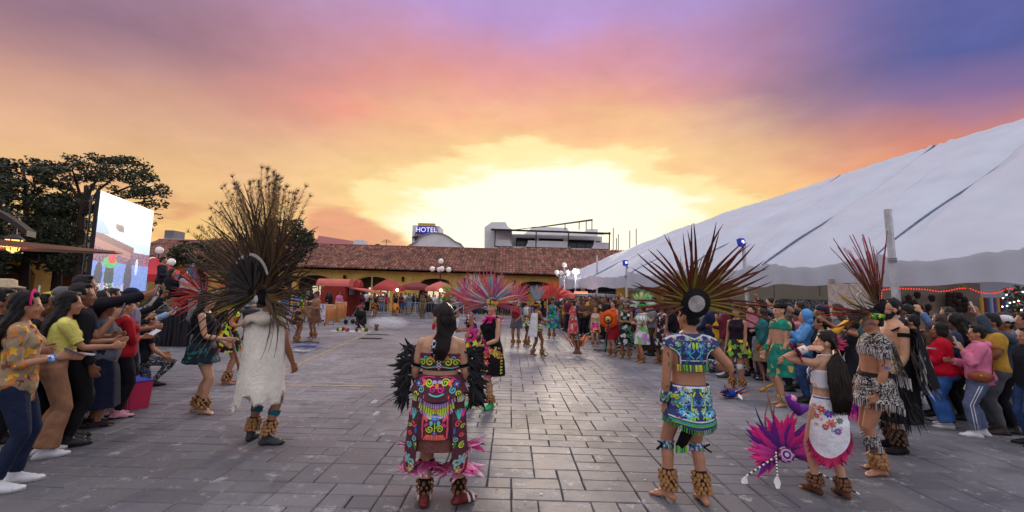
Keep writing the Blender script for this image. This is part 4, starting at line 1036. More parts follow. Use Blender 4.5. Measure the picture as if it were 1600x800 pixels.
 def leg(s,mb,i,t=2.0,g=0.0,flare=0.0,t0=0.0):
  w=s.w*(1.0 if s.sex=='m' else 1.03);h,k,a=s.hip[i],s.kn[i],s.an[i];sh=(a-k).normalized();back=V3(-sh.x*sh.y,1-sh.y*sh.y,-sh.z*sh.y)*-1
  P=[h+V3(0,0,.03),h.lerp(k,.2),h.lerp(k,.5),h.lerp(k,.85),k,k.lerp(a,.12),k.lerp(a,.32)+back*.012,k.lerp(a,.6)+back*.006,k.lerp(a,.9),a]
  rr=[.088,.086,.075,.06,.055,.051,.054,.043,.033,.034];tt=[0,.2,.5,.85,1,1.12,1.32,1.6,1.9,2];pts=[];rad=[]
  for j in range(len(P)):
   if t0<=tt[j]<=t:pts.append(P[j]);rad.append(rr[j]*(1+(w-1)*.8)+g+flare*max(0,tt[j]-.8)**1.2)
  if tt[-1]>t:
   j=next(q for q in range(len(P))if tt[q]>t);f=(t-tt[j-1])/(tt[j]-tt[j-1])
   if f>.05:pts.append(P[j-1].lerp(P[j],f));rad.append(rr[j-1]*(1-f)+rr[j]*f+g+flare*max(0,t-.8)**1.2)
  if len(pts)>1:mb.tube(pts,rad,14)
 def foot(s,mb,i,g=0.0,toes=False):
  a=s.an[i];M=Matrix.Rotation(s.yaw[i],3,'Z');z0=a.z-.085;F=lambda x,y,z:V3(a.x,a.y,z0)+M@V3(x,y*.86,z);k=1 if i else-1
  mb.tube([F(0,-.055,.032),F(0,-.03,.038),F(0,.04,.042),F(0,.10,.028),F(.004*k,.15,.02)],[.026+g,.036+g,.038+g,.042+g,.038+g],12,flat=.62 if not g else .8,up=(1,0,0))
  mb.tube([F(0,-.012,.035),F(0,0,.09),F(0,.002,.12)],[.036+g,.034+g,.034+g],10)
  mb.ell(F(0,-.05,.03),(.028+g,.028+g,.03),seg=10,rows=6)
  mb.tube([F(0,.03,.06),F(0,.1,.04)],[.03+g,.026+g],8)
  if toes:
   for j in range(5):
    x=(-.032+.016*j)*-k;L=(.215,.212,.204,.194,.18)[j];mb.tube([F(x,.15,.016),F(x*1.05,L-.02,.012)],[.0115 if j else .014,.0095 if j else .013],8)
  else:mb.ell(F(0,.17,.02+g*.3),(.036+g,.045+g,.018+g*.5),seg=10,rows=6)
 def hand(s,mb,i,curl=25,d=None,n=None,sp=1.0):
  w,k=s.wr[i],(1 if i else-1);d=(Vector(d)if d else s.fd[i]).normalized()
  n=Vector(n)if n else V3(-k,.3,.0);n=(n-d*n.dot(d));n=n.normalized()if n.length>.1 else d.orthogonal().normalized();l=d.cross(n).normalized()
  if l.dot(V3(0,1,.3))<0:l=-l                       # towards the thumb
  big=max(1.0,s.vox/.0085);r=.0092*min(big,1.7)
  c=s.sex=='m' and 1.05 or .95
  mb.tube([w-d*.01,w+d*.03,w+d*.085*c],[.028,.036,.041*c],12,flat=.42,up=l)
  for j in range(4):
   L=(.074,.084,.078,.06)[j]*c;b=w+d*(.082*c)+l*(.029-.0195*j)*c;a=R(curl*(.8+.12*j));dd=(d+l*(.12-.08*j)*sp).normalized();pts=[b];an=a*.5
   for seg in(.42,.32,.26):pts.append(pts[-1]+(dd*math.cos(an)+n*math.sin(an))*L*seg);an+=a
   mb.tube(pts,[r*1.05,r,r*.95,r*.8],8)
  b=w+d*.028+l*.028;mb.tube([b,b+(d*.6+l*.6+n*.35).normalized()*.036,b+(d*.85+l*.42+n*.5).normalized()*.068],[r*1.35,r*1.15,r*.9],8)
 def head_pieces(s,mb,beard=False):
  M=s.HM.to_3x3();E=lambda c,r,seg=14,rows=10:mb.ell(s.hp(*c),r,M,seg,rows);f=s.sex=='f'
  E((0,-.008,.138),(.074,.094,.098),18,12);E((0,.026,.088),(.06,.064,.082));E((0,.028,.045),(.054 if not f else .048,.054,.042));E((0,.064,.016),(.027,.024,.022))
  mb.tube([s.hp(0,.086,.118),s.hp(0,.104,.086),s.hp(0,.107,.076)],[.0085,.0125,.011],8);E((0,.096,.073),(.018,.013,.009),8,6)
  E((0,.078,.128),(.046,.016,.011));E((0,.084,.047),(.022,.012,.0095),10,6);E((0,.088,.041),(.017,.008,.006),8,6)
  for k in(-1,1):E((k*.036,.066,.082),(.022,.018,.022),10,6);E((k*.076,-.004,.098),(.010,.020,.030),10,8);E((k*.031,.078,.108),(.014,.010,.009),8,6)
  mb.tube([s.T((0,-.012,1.36)),s.T((0,-.012,1.43)),s.hp(0,-.014,.02),s.hp(0,-.006,.08)],[.07,.054 if not f else .047,.054 if not f else .046,.05],14)
 def body(s,toes=False,curl=(25,25),hands=(None,None),arm_w=1):
  mb=MB();s.torso(mb,.80,TORSO[s.sex][-1][0])
  for i in(0,1):
   s.arm(mb,i);s.leg(mb,i);s.foot(mb,i,toes=toes);h=hands[i]or{};s.hand(mb,i,curl[i],**h)
   mb.tube([s.T((0,-.012,1.40)),s.T(((1 if i else-1)*s.sw*.5,-.014,1.375)),s.sh[i]],[.05,.045,.045],10)
  s.head_pieces(mb);me=remesh(mb,s.vox,3 if s.vox<.02 else 2,'person');return me
 def paint(s,me,extra=None,lip=(.80,.42,.42)):
  co=verts_of(me);inv=np.array(s.HM.inverted());h=co@inv[:3,:3].T+inv[:3,3];t=np.ones((len(co),4),np.float32)
  def sp(c,r,col,soft=.5):
   d=np.sqrt((((h-np.array(c))/np.array(r))**2).sum(1));k=np.clip((1-d)/soft,0,1)[:,None];t[:,:3]=t[:,:3]*(1-k)+np.array(col,np.float32)*k
  sp((0,.09,.045),(.028,.02,.012),lip)
  for k in(-1,1):
   sp((k*.031,.088,.129),(.022,.02,.0065),(.13,.11,.1));sp((k*.031,.088,.109),(.0165,.02,.008),(.45,.38,.36));sp((k*.031,.09,.108),(.012,.02,.0058),(1.2,1.4,1.6));sp((k*.031,.092,.108),(.0065,.02,.0068),(.08,.06,.06));sp((k*.045,.075,.08),(.03,.03,.03),(1.08,.86,.84),1)
  if extra:extra(s,co,h,t,sp)
  a=me.color_attributes.new('tint','FLOAT_COLOR','POINT');a.data.foreach_set('color',t.ravel())
 # ---- clothing shells
 def shell(s,fn,amp=.004,f=10,sm=3,vox=None):
  mb=MB();fn(mb);me=remesh(mb,vox or max(s.vox,.010),sm,'garment')
  if amp:wrinkle(me,amp,f,rng.randrange(999))
  return me
 def top(s,kind='long',hem=.86,g=.014,neck=None,flare=.012,amp=.010,belly=0.0,sleeve=None):
  sl=sleeve if sleeve is not None else{'long':1.93,'tee':.62,'tank':0,'vest':0,'jacket':1.95,'hoodie':1.93,'elbow':1.0}[kind]
  if kind in('jacket','hoodie'):g=max(g,.024)
  nk=neck or(1.425 if s.sex=='m' else 1.405)
  def fn(mb):
   s.torso(mb,hem,nk,g,flare,belly=belly)
   for i in(0,1):
    k=1 if i else-1
    if sl:s.arm(mb,i,sl,g,.004);mb.tube([s.T((k*.04,-.012,nk-.04)),s.T((k*s.sw*.55,-.014,1.375)),s.sh[i]],[.045+g,.042+g,.046+g*.8],10)
    elif kind=='tank':mb.tube([s.T((k*.09,-.07,1.30)),s.T((k*.10,-.02,1.41)),s.T((k*.09,.06,1.30))],[.028+g]*3,8)
   if kind=='hoodie':mb.ell(s.T((0,-.10,1.40)),(.11,.06,.07),seg=12,rows=8);mb.tube([s.T((.09*math.cos(a),-.03+.075*math.sin(a),1.425+.015*math.sin(a)))for a in np.linspace(0,6.283,13)],.026,8)
   elif kind in('jacket',):mb.tube([s.T((.065*math.cos(a),-.012+.062*math.sin(a),1.44))for a in np.linspace(0,6.283,13)],.018,8)
  return s.shell(fn,amp)
 def pants(s,t=1.93,g=.014,flare=0.0,waist=1.0,amp=.009,crotch=True):
  def fn(mb):
   s.torso(mb,.80,waist,g)
   for i in(0,1):s.leg(mb,i,t,g,flare);mb.tube([s.T((0,0,.86)),s.hip[i]-V3(0,0,.05)],[.09+g]*2,10)
  return s.shell(fn,amp)
 def skirt(s,z0,z1,flare=.06,folds=14,amp=.012,g=.016,seg=72,rows=12,hemfn=None,z0fn=None,a0=0.0,a1=2*math.pi,th=.006):
  rx0,ry0,yo=s.sect(z0);full=abs(a1-a0-2*math.pi)<1e-3;out=[];q=rng.random()*6
  for i in range(rows+1):
   t=i/rows;r=[]
   for k in range(seg+(0 if full else 1)):
    a=a0+(a1-a0)*k/seg;zb=z1+(hemfn(a)if hemfn else 0);zt=z0+(z0fn(a)if z0fn else 0);z=zt+(zb-zt)*t;sx=max(s.sect(max(z,.86))[0],rx0)*s.w if z>.78 else .168*s.w;sy=max(s.sect(max(z,.86))[1],ry0)*s.w if z>.78 else .125*s.w
    e=g+flare*t+amp*t*math.sin(folds*a+q+math.sin(3*a)*1.2);p=V3((sx+e)*math.cos(a),yo-.01+(sy+e*.9+.03*min(1,t*2))*math.sin(a),z);r.append(s.T(p))
   out.append(r)
  mb=MB();n=len(out[0]);inn=[[p+(V3(0,0,p.z)-p+V3(0,0,0)).normalized()*th for p in r]for r in out]
  mb.loft(out,cap=False,closed=full);mb.loft(inn[::-1],cap=False,closed=full);o=(rows)*n
  m=MB();
  for k in range(n if full else n-1):mb.quad(out[-1][k],out[-1][(k+1)%n],inn[-1][(k+1)%n],inn[-1][k])
  me=mb.mesh('skirt',True);return me
 def shoe(s,i,g=.011,high=False):
  mb=MB();s.foot(mb,i,g);a=s.an[i];M=Matrix.Rotation(s.yaw[i],3,'Z');z0=a.z-.085;F=lambda x,y,z:V3(a.x,a.y,z0)+M@V3(x,y,z)
  return remesh(mb,max(.008,s.vox*.8),2,'shoe')
 def sole(s,i):
  a=s.an[i];M=Matrix.Rotation(s.yaw[i],3,'Z');z0=a.z-.085;F=lambda x,y,z:V3(a.x,a.y,z0)+M@V3(x,y*.9,z);mb=MB()
  o=[(-.030,-.088),(0,-.098),(.030,-.088),(.038,-.05),(.036,.02),(.046,.10),(.045,.16),(.028,.205),(0,.222),(-.028,.205),(-.045,.16),(-.046,.10),(-.036,.02),(-.038,-.05)]
  mb.loft([[F(x*q,y,z)for x,y in o]for z,q in((.001,.96),(.006,1.04),(.022,1.04),(.026,.98))]);return mb.mesh('sole',True)
 # ---- hair
 def hair(s,kind='short',length=.35,vox=None,vol=1.0):
  M=s.HM.to_3x3();v=vox or max(.009,s.vox);E=lambda mb,c,r:mb.ell(s.hp(*c),r,M,16,10);mb=MB()
  if kind=='crop':E(mb,(0,-.015,.160),(.080,.094,.091));E(mb,(0,-.05,.10),(.066,.055,.06))
  else:E(mb,(0,-.024,.160),(.084*vol,.094*vol,.096*vol));E(mb,(0,-.052,.11),(.074,.066,.075))
  if kind=='short':E(mb,(.02,.035,.222),(.05,.04,.025));[E(mb,(k*.068,-.0,.135),(.014,.03,.04))for k in(-1,1)]
  if kind in('bob','long','pony','bun','tied'):
   [E(mb,(k*.062,.012,.165),(.022,.05,.05))for k in(-1,1)];E(mb,(0,.035,.222),(.06,.045,.022))
  if kind=='bob':E(mb,(0,-.05,.075),(.088,.062,.085));[E(mb,(k*.07,-.0,.09),(.022,.045,.085))for k in(-1,1)]
  if kind=='bun':E(mb,(0,-.12,.17),(.045,.04,.045))
  if kind=='long':
   pts=[(0,-.06,.15),(0,-.085,.05)];L=length
   for w,dx in((.078,0),):
    P=[s.hp(0,-.045,.15),s.hp(0,-.075,.05)];b=P[-1]
    for t in(.33,.66,1):q=s.T((0,-.135,1.44-L*t));P.append(q)
    mb.tube(P,[.08*vol,.088*vol,.10*vol,.092*vol,.05*vol],14,flat=.45,up=(1,0,0))
   for k in(-1,1):mb.tube([s.hp(k*.062,-.01,.16),s.hp(k*.078,-.02,.06),s.T((k*.085,-.06,1.40)),s.T((k*.09,-.085,1.40-L*.5))],[.025,.028,.03,.012],10)
  if kind=='pony':
   mb.tube([s.hp(0,-.10,.18),s.hp(0,-.135,.15),s.hp(0,-.135,.05),s.T((0,-.14,1.42-length*.5)),s.T((.0,-.135,1.42-length))],[.025,.036,.04,.034,.01],12)
  me=remesh(mb,v,3,'hair');wrinkle(me,.007,34,rng.randrange(99));return me
def strands(pathfn,n,r0,r1,q,seg=5):
 mb=MB()
 for i in range(n):
  P=pathfn(i,q);m=len(P);mb.tube(P,[r0+(r1-r0)*(k/(m-1))**1.5 for k in range(m)],seg)
 return mb
# ---- feathers
def feather_mesh(L=1.0,w=.05,bend=.1,back=.05,c0=(.1,.05,.03),c1=(.3,.05,.03),shape='lance',n=12,seed=0,shaft=(.5,.4,.3)):
 mb=MB();q=random.Random(seed)
 P=[];
 for i in range(n+1):
  t=i/n;P.append((bend*t*t*L,back*t*t*L,t*L*(1-.25*abs(bend)*t)))
  if shape=='lance':ww=(min(1,t/.18)**.7)*(1-t)**.55*(1+.06*q.uniform(-1,1))
  elif shape=='plume':ww=(min(1,t/.3)**.8)*(1-t**3)*(1+.3*q.uniform(-1,1))
  elif shape=='broad':ww=.35+.65*min(1,t*1.6)if t<.92 else .6
  else:ww=(.25+.9*math.exp(-((t-.93)/.05)**2))if t>.2 else .3
  P[-1]+=(ww*w/2,)
 vs=[]
 for x,y,z,h in P:vs+=[(x-h,y,z),(x,y+.004+.05*w,z),(x+h,y,z)]
 for i in range(n):
  t=i/n;mb.cur=tuple(a+(b-a)*t**.6 for a,b in zip(c0,c1));k=i*3
  if i==0:mb.add(vs,[(0,1,4,3),(1,2,5,4)])
  else:
   mb.f+=[(k,k+1,k+4,k+3),(k+1,k+2,k+5,k+4)];mb.c+=[mb.cur]*2
 mb.cur=shaft;r=.0022+w*.02
 mb.tube([(p[0],p[1]-.002,p[2])for p in P[::3]],[r,r*.8,r*.6,r*.4,r*.25][:len(P[::3])],4)
 return mb.mesh('feather')
FEATHM=mat('feather_vane',(1,1,1),0.55,0.35,30,0.3,90,0.3,attr='tint',stretch=(3,3,0.6))
def orient(p,d,nrm,sc=(1,1,1)):
 z=Vector(d).normalized();y=Vector(nrm);y=(y-z*y.dot(z)).normalized();x=y.cross(z)
 M=Matrix((x,y,z)).transposed().to_4x4();return Matrix.Translation(p)@M@Matrix.Diagonal((sc[0],sc[1],sc[2],1))
def put_feather(me,parent,M,m=None):
 o=link('feather',me,m or FEATHM,parent);o.matrix_basis=M;return o
def fan(parent,hm,layers,seed=0,center=(0,-.05,.2),joined=False):
 """layers: n, a0, a1 (deg from straight up, + to the wearer's right), length(a), meshes, r0, tilt back, yaw of the fan plane"""
 q=random.Random(seed);jo=MB()if joined else None
 for ly in layers:
  n,a0,a1,Lf,ms,r0,tilt=ly[:7];yaw=ly[7]if len(ly)>7 else 0
  for i in range(n):
   a=R(a0+(a1-a0)*(i+.5+q.uniform(-.3,.3))/n);tl=R(tilt+q.uniform(-5,5));d=V3(math.sin(a)*math.cos(tl),-math.sin(tl),math.cos(a)*math.cos(tl));d=Matrix.Rotation(R(yaw),3,'Z')@d
   L=(Lf(math.degrees(a))if callable(Lf)else Lf)*q.uniform(.9,1.06);c=V3(*center)+d*r0
   M=hm@orient(c,d,Matrix.Rotation(R(yaw),3,'Z')@V3(0,-1,0),(L*(1 if q.random()<.5 else-1)if False else L,L,L));put_feather(ms[q.randrange(len(ms))],parent,M)
# ---- embroidery drawn as raised thread on a garment
class Thread:
 def __init__(s,meshes,O,U,Vv,depth=1.0):
  mb=MB();vs=[];fs=[];off=0
  for me in meshes:
   co=verts_of(me);vs+=[tuple(c)for c in co];fs+=[tuple(i+off for i in p.vertices)for p in me.polygons];off+=len(co)
  s.b=BVHTree.FromPolygons(vs,fs);s.O,s.U,s.V=Vector(O),Vector(U).normalized(),Vector(Vv).normalized();s.N=s.U.cross(s.V).normalized();s.mb=MB();s.d=depth;s.lift=.003
 def hit(s,u,v):
  o=s.O+s.U*u+s.V*v+s.N*s.d;r=s.b.ray_cast(o,-s.N,s.d*2)
  return None if r[0]is None else r[0]+r[1]*s.lift*(1 if r[1].dot(s.N)>0 else-1)
 def line(s,pts,w,c,step=.012):
  s.mb.cur=lin(c);fine=[]
  for a,b in zip(pts,pts[1:]):
   L=math.hypot(b[0]-a[0],b[1]-a[1]);k=max(1,int(L/step))
   for i in range(k):fine.append((a[0]+(b[0]-a[0])*i/k,a[1]+(b[1]-a[1])*i/k))
  fine.append(pts[-1]);prev=None
  for i,p in enumerate(fine):
   a,b=fine[max(0,i-1)],fine[min(len(fine)-1,i+1)];dx,dy=b[0]-a[0],b[1]-a[1];L=math.hypot(dx,dy)or 1;nx,ny=-dy/L*w/2,dx/L*w/2
   l,r=s.hit(p[0]+nx,p[1]+ny),s.hit(p[0]-nx,p[1]-ny)
   if l is None or r is None or(prev and((l-prev[0]).length>.06)):prev=None;continue
   if prev:s.mb.quad(prev[0],prev[1],r,l)
   prev=(l,r)
 def spiral(s,cx,cy,r,turns,w,c,a0=0,dr=1):
  n=int(14*turns)+2;s.line([(cx+r*(1-.85*i/n)*math.cos(a0+dr*6.283*turns*i/n),cy+r*(1-.85*i/n)*math.sin(a0+dr*6.283*turns*i/n))for i in range(n+1)],w,c)
 def disc(s,cx,cy,rx,ry,c,n=12,rot=0,rings=2):
  s.mb.cur=lin(c);C=s.hit(cx,cy)
  if C is None:return
  cr,sr=math.cos(rot),math.sin(rot);pr=None
  for k in range(1,rings+1):
   f=k/rings;ring=[]
   for i in range(n):
    a=6.283*i/n;x,y=rx*f*math.cos(a),ry*f*math.sin(a);ring.append(s.hit(cx+x*cr-y*sr,cy+x*sr+y*cr))
   for i in range(n):
    j=(i+1)%n
    if ring[i]is None or ring[j]is None:continue
    if pr is None:s.mb.add([C,ring[i],ring[j]],[(0,1,2)])
    elif pr[i]is not None and pr[j]is not None:s.mb.quad(pr[i],ring[i],ring[j],pr[j])
   pr=ring
 def flower(s,cx,cy,r,n,c,cc,rot=0):
  for k in range(n):a=rot+6.283*k/n;s.disc(cx+r*.62*math.cos(a),cy+r*.62*math.sin(a),r*.42,r*.26,c,8,a,1)
  l=s.lift;s.lift+=.0015;s.disc(cx,cy,r*.28,r*.28,cc,8,0,1);s.lift=l
 def poly(s,pts,c,n=7):
  """filled quad strip between two edges: pts = (left list, right list)"""
  s.mb.cur=lin(c);A,B=pts
  g=[[s.hit(a[0]+(b[0]-a[0])*k/n,a[1]+(b[1]-a[1])*k/n)for k in range(n+1)]for a,b in zip(A,B)]
  for i in range(len(g)-1):
   for k in range(n):
    q=(g[i][k],g[i][k+1],g[i+1][k+1],g[i+1][k])
    if all(p is not None for p in q)and(q[0]-q[2]).length<.12:s.mb.quad(*q)
 def done(s,name,parent,rough=.7):return s.mb.obj(name,mat('stitched_thread',(1,1,1),rough,0.18,40,0.4,120,attr='tint'),parent)
# ---- a dressed person
SHOEM={'white':(214,214,218),'black':(30,28,30),'brown':(84,58,44),'grey':(110,110,116),'navy':(36,40,66)}
def vox_for(D):return .0075 if D<4.2 else .010 if D<6 else .013 if D<10 else .018 if D<17 else .026
def place(o,px,py,face,h,D=None):
 p=G(px,py)if D is None else Vector((at(px,py,D).x,D,0));o.location=p;k=h/1.70;o.scale=(k,k,k);o.rotation_euler=(0,0,R(face));return p
def person(label,px,py,face,h=1.62,sex='m',tone=0,top=None,bottom=None,hair=('short',),hairc=(24,18,16),shoes='black',cat='person',group=None,D=None,toes=False,curl=(28,28),hands=(None,None),extra=None,vox=None,lip=(.86,.5,.5),**pose):
 dep=(G(px,py).y if D is None else D);f=Fig(sex=sex,vox=vox or vox_for(dep),**pose)
 me=f.body(toes,curl,hands);f.paint(me,extra,lip);o=link('person',me,skin(tone));tag(o,label,cat,group);place(o,px,py,face,h,D);o['fig']=0
 f.o=o
 if top:kind,c,kw=(top+({},))[:3];link({'jacket':'jacket','hoodie':'hoodie','tank':'top','tee':'shirt','vest':'bodice'}.get(kind,'blouse' if sex=='f' else 'sweater'),f.top(kind,**kw),cloth(c)if isinstance(c,tuple)else c,o)
 if bottom:
  kind,c,kw=(bottom+({},))[:3];c=cloth(c)if isinstance(c,tuple)else c
  if kind=='skirt':link('skirt',f.skirt(**kw),c,o)
  else:link('trousers' if kind=='pants' else kind,f.pants(**kw),c,o)
 if hair:link('hair',f.hair(*hair),HAIRM(hairc),o)
 if shoes:
  for i in(0,1):
   sh=link('shoe',f.shoe(i),paint(SHOEM[shoes],.55)if isinstance(shoes,str)else shoes,o);link('sole',f.sole(i),paint((178,174,170)if shoes=='white' else(24,22,24),.7),sh)
   if dep<7 and shoes=='white':
    b=MB();a=f.an[i];M=Matrix.Rotation(f.yaw[i],3,'Z');[b.tube([a+M@V3(-.022,y,z),a+M@V3(0,y+.006,z+.014),a+M@V3(.022,y,z)],.006,5)for y,z in((.055,-.018),(.075,-.028),(.095,-.038))];link('laces',b.mesh('laces',True),cloth((52,50,62)),sh)
 return f
def add(f,name,mb_or_me,m,smooth=True,parent=None):
 me=mb_or_me.mesh(name,smooth)if isinstance(mb_or_me,MB)else mb_or_me;return link(name,me,m,parent or f.o)
GOLD=mat('gold_trim',lin((196,152,70)),0.35,0.2,10,metal=0.5)
PODM=mat('seed_pod_shell',lin((158,112,66)),0.42,0.5,18,0.3,40,0.5)
def pod_mesh():
 mb=MB();mb.tube([(0,0,.0),(0,.004,-.006),(0,.012,-.018),(0,.012,-.032),(0,.003,-.042)],[.004,.011,.0165,.014,.004],8,flat=.8);return mb.mesh('seed_pod',True)
PODS=pod_mesh()
def rattle(f,i,z0=.10,z1=.24,n=44,cuff=(40,28,26),each=True,sc=1.0,m=None):
 """seed-pod ankle rattle: leather cuff with rows of pods"""
 a,k=f.an[i],f.kn[i];d=(k-a).normalized();P=lambda z:a+d*((z-a.z)/max(.2,d.z));r=.044
 mb=MB();mb.tube([P(z0),P((z0+z1)/2),P(z1)],[r,r+.004,r+.008],14);c=link('ankle_rattle',mb.mesh('ankle_rattle',True),cloth(cuff),f.o);rows=max(3,int((z1-z0)/.03));q=random.Random(i+5);J=None if each else MB()
 for j in range(rows):
  m_=n//rows
  for t in range(m_):
   an=6.283*(t+.5*(j%2))/m_+q.uniform(-.12,.12);z=z0+(z1-z0)*(j+.9)/rows;p=P(z);rr=r+.004;dr=V3(math.cos(an),math.sin(an),0);s_=sc*q.uniform(.85,1.2);M=orient(p+dr*rr,V3(dr.x*q.uniform(-.5,-.1),dr.y*q.uniform(-.5,-.1),1),dr,(s_,s_,s_))
   if each:o=link('seed_pod',PODS,m or PODM,c);o.matrix_basis=M
   else:v=verts_of(PODS);J.add([M@Vector(x)for x in v],[tuple(p_.vertices)for p_ in PODS.polygons])
 if not each:o=J.obj('seed_pods',m or PODM,c,True);o['kind']='stuff'
 return c
def cuff(f,limb,i,t0,t1,c,g=.008,name='cuff',flare=0):
 def fn(mb):(f.arm if limb=='arm' else f.leg)(mb,i,t1,g,flare,t0)
 pts={'arm':(f.sh[i],f.el[i],f.wr[i]),'leg':(f.hip[i],f.kn[i],f.an[i])}[limb]
 pos=lambda t:pts[0].lerp(pts[1],t)if t<=1 else pts[1].lerp(pts[2],t-1)
 rad=(lambda t:float(np.interp(t,[0,.55,1,1.3,2],[.052,.046,.038,.041,.027]))*(1 if f.sex=='m' else .88))if limb=='arm' else(lambda t:float(np.interp(t,[0,.5,.85,1.1,1.32,1.6,1.9,2],[.088,.075,.06,.051,.054,.043,.033,.034])))
 mb=MB();ts=np.linspace(t0,t1,5);mb.tube([pos(t)for t in ts],[rad(t)+g+flare*k/4 for k,t in enumerate(ts)],16);return link(name,mb.mesh(name,True),cloth(c)if isinstance(c,tuple)else c,f.o)
def plume_ring(f,limb,i,t,n,L,ms,down=.6,name='feather_cuff',each=True,r0=None,spread=6.283,a0=0,m=None):
 """ring of feathers bound round a limb"""
 pts={'arm':(f.sh[i],f.el[i],f.wr[i]),'leg':(f.hip[i],f.kn[i],f.an[i])}[limb];p=pts[0].lerp(pts[1],t)if t<=1 else pts[1].lerp(pts[2],t-1);r=r0 or(.05 if limb=='leg' else .038)
 d=((pts[1]-pts[0])if t<=1 else(pts[2]-pts[1])).normalized();u=d.orthogonal().normalized();w=d.cross(u);q=random.Random(int(t*100)+i)
 b=MB();b.tube([p-d*.015,p+d*.015],[r+.006]*2,12);c=link(name,b.mesh(name,True),m or cloth((40,30,34)),f.o)
 for k in range(n):
  a=a0+spread*(k+q.uniform(-.3,.3))/n;o=u*math.cos(a)+w*math.sin(a);dd=o*(1-abs(down)*.6)+d*down+V3(q.uniform(-.15,.15),q.uniform(-.15,.15),q.uniform(-.15,.15));s=L*q.uniform(.75,1.15);put_feather(ms[q.randrange(len(ms))],c,orient(p+o*r,dd,o,(s,s,s)))
 return c
def phone(f,i,c=(30,30,34),label='dark mobile phone held up by a spectator',tilt=None):
 """a phone held in the hand: a thing of its own at the hand's place"""
 w=f.o.matrix_world if False else(Matrix.Translation(f.o.location)@f.o.rotation_euler.to_matrix().to_4x4()@Matrix.Diagonal((*f.o.scale,1)))
 p=f.wr[i]+f.fd[i]*.10+V3(0,.022,.02);P=w@p;mb=MB();T=empty('mobile_phone',P,f.o.rotation_euler.z);tag(T,label,'phone','phones held up by spectators')
 M=Matrix.Rotation(R(tilt if tilt is not None else-15),3,'X')
 mb.box((0,0,0),(.072,.009,.15),M=M);mb.obj('phone_case',paint(c,.35),T);s=MB();s.box(M@V3(0,-.0055,0),(.064,.002,.138),M=M);s.obj('phone_screen',mat('phone_screen',(.12,.13,.18),.15,.4,20,emit=(.2,.24,.36),est=.5),T);return T
# ------------------------------------------------------------------ the dancers in the circle
def printmat(name,cols,scale=30,base=None,rough=.75,metric='EUCLIDEAN',bump=.4,warp=.0):
 """printed or beaded cloth: cells of flat colour"""
 if name in MATS:return MATS[name]
 m=bpy.data.materials.new(name);m.use_nodes=True;MATS[name]=m;t=NT(m.node_tree);b=m.node_tree.nodes['Principled BSDF']
 v=t.new('ShaderNodeTexCoord').outputs['Object']
 if warp:n=t.noise(v,scale*.6,2,.5,out=1);v2=t.new('ShaderNodeMix',data_type='VECTOR');v2.inputs[0].default_value=warp;t.l.new(v,v2.inputs[4]);t.l.new(n,v2.inputs[5]);v=v2.outputs[1]
 vo=t.new('ShaderNodeTexVoronoi',distance=metric);vo.inputs['Scale'].default_value=scale;t.l.new(v,vo.inputs['Vector'])
 sp=t.new('ShaderNodeSeparateColor');t.l.new(vo.outputs['Color'],sp.inputs[0]);n=len(cols)
 r=t.new('ShaderNodeValToRGB');r.color_ramp.interpolation='CONSTANT';e=r.color_ramp.elements
 e[0].position=0;e[0].color=lin4(cols[0]);e[1].position=1/n if n>1 else 1;e[1].color=lin4(cols[min(1,n-1)])
 for i in range(2,n):x=e.new(i/n);x.color=lin4(cols[i])
 t.l.new(sp.outputs[0],r.inputs[0]);c=r.outputs[0]
 if base:c=t.mix(t.sm(vo.outputs['Distance'],.42,.5),c,lin4(base))
 t.l.new(c,b.inputs['Base Color']);b.inputs['Roughness'].default_value=rough;b.inputs['Specular IOR Level'].default_value=.25
 bp=t.new('ShaderNodeBump');bp.inputs['Strength'].default_value=bump;bp.inputs['Distance'].default_value=.01;t.l.new(vo.outputs['Distance'],bp.inputs['Height']);t.l.new(bp.outputs[0],b.inputs['Normal'])
 return m
LIME,CORAL,CYAN,LILAC,BLUE,MAG,ORAN,WHI,GRN,YLO,BLK,PUR,RED_,TEAL=(196,226,60),(240,92,104),(108,204,206),(196,168,228),(56,104,196),(232,52,148),(238,126,60),(226,224,226),(60,150,70),(232,190,70),(28,24,28),(92,48,140),(190,40,44),(30,120,116)
def fset(L0,cols0,cols1,w=.05,shape='lance',k=3,bends=(-.18,.0,.18),back=.06,shaft=(.45,.36,.28)):
 out=[]
 for i in range(k):
  for j in range(max(len(cols0),1)):out.append(feather_mesh(1.0,w,bends[i%len(bends)],back,lin(cols0[j]),lin(cols1[j%len(cols1)]),shape,12,i*7+j,shaft))
 return out
F_BLACK=fset(1,[(22,20,24),(34,32,40)],[(14,13,16)],.24,'plume',3,(-.35,.1,.4),.25,(.05,.05,.05))
F_BLACKB=fset(1,[(30,27,33)],[(20,18,24)],.14,'plume',3,(-.3,.1,.35),.2,(.05,.05,.05))
F_PINKB=fset(1,[(190,20,110),(236,40,150)],[(250,190,220),(250,90,170)],.30,'plume',2,(-.3,.3),.2,(.6,.2,.4))
F_MAG=fset(1,[(232,26,140),(220,20,120)],[(244,40,160),(240,60,160)],.34,'plume',2,(-.35,.35),.25,(.7,.1,.4))
F_DARKTIP=fset(1,[(96,74,56),(64,52,44),(136,108,78)],[(50,38,32),(78,58,44)],.044,'lance',3,(-.42,.05,.42),.14,(.62,.52,.42))
F_HERL=fset(1,[(110,84,56),(92,74,52)],[(60,44,30),(72,56,36)],.016,'lance',3,(-.3,-.1,.2),.1,(.5,.4,.28))
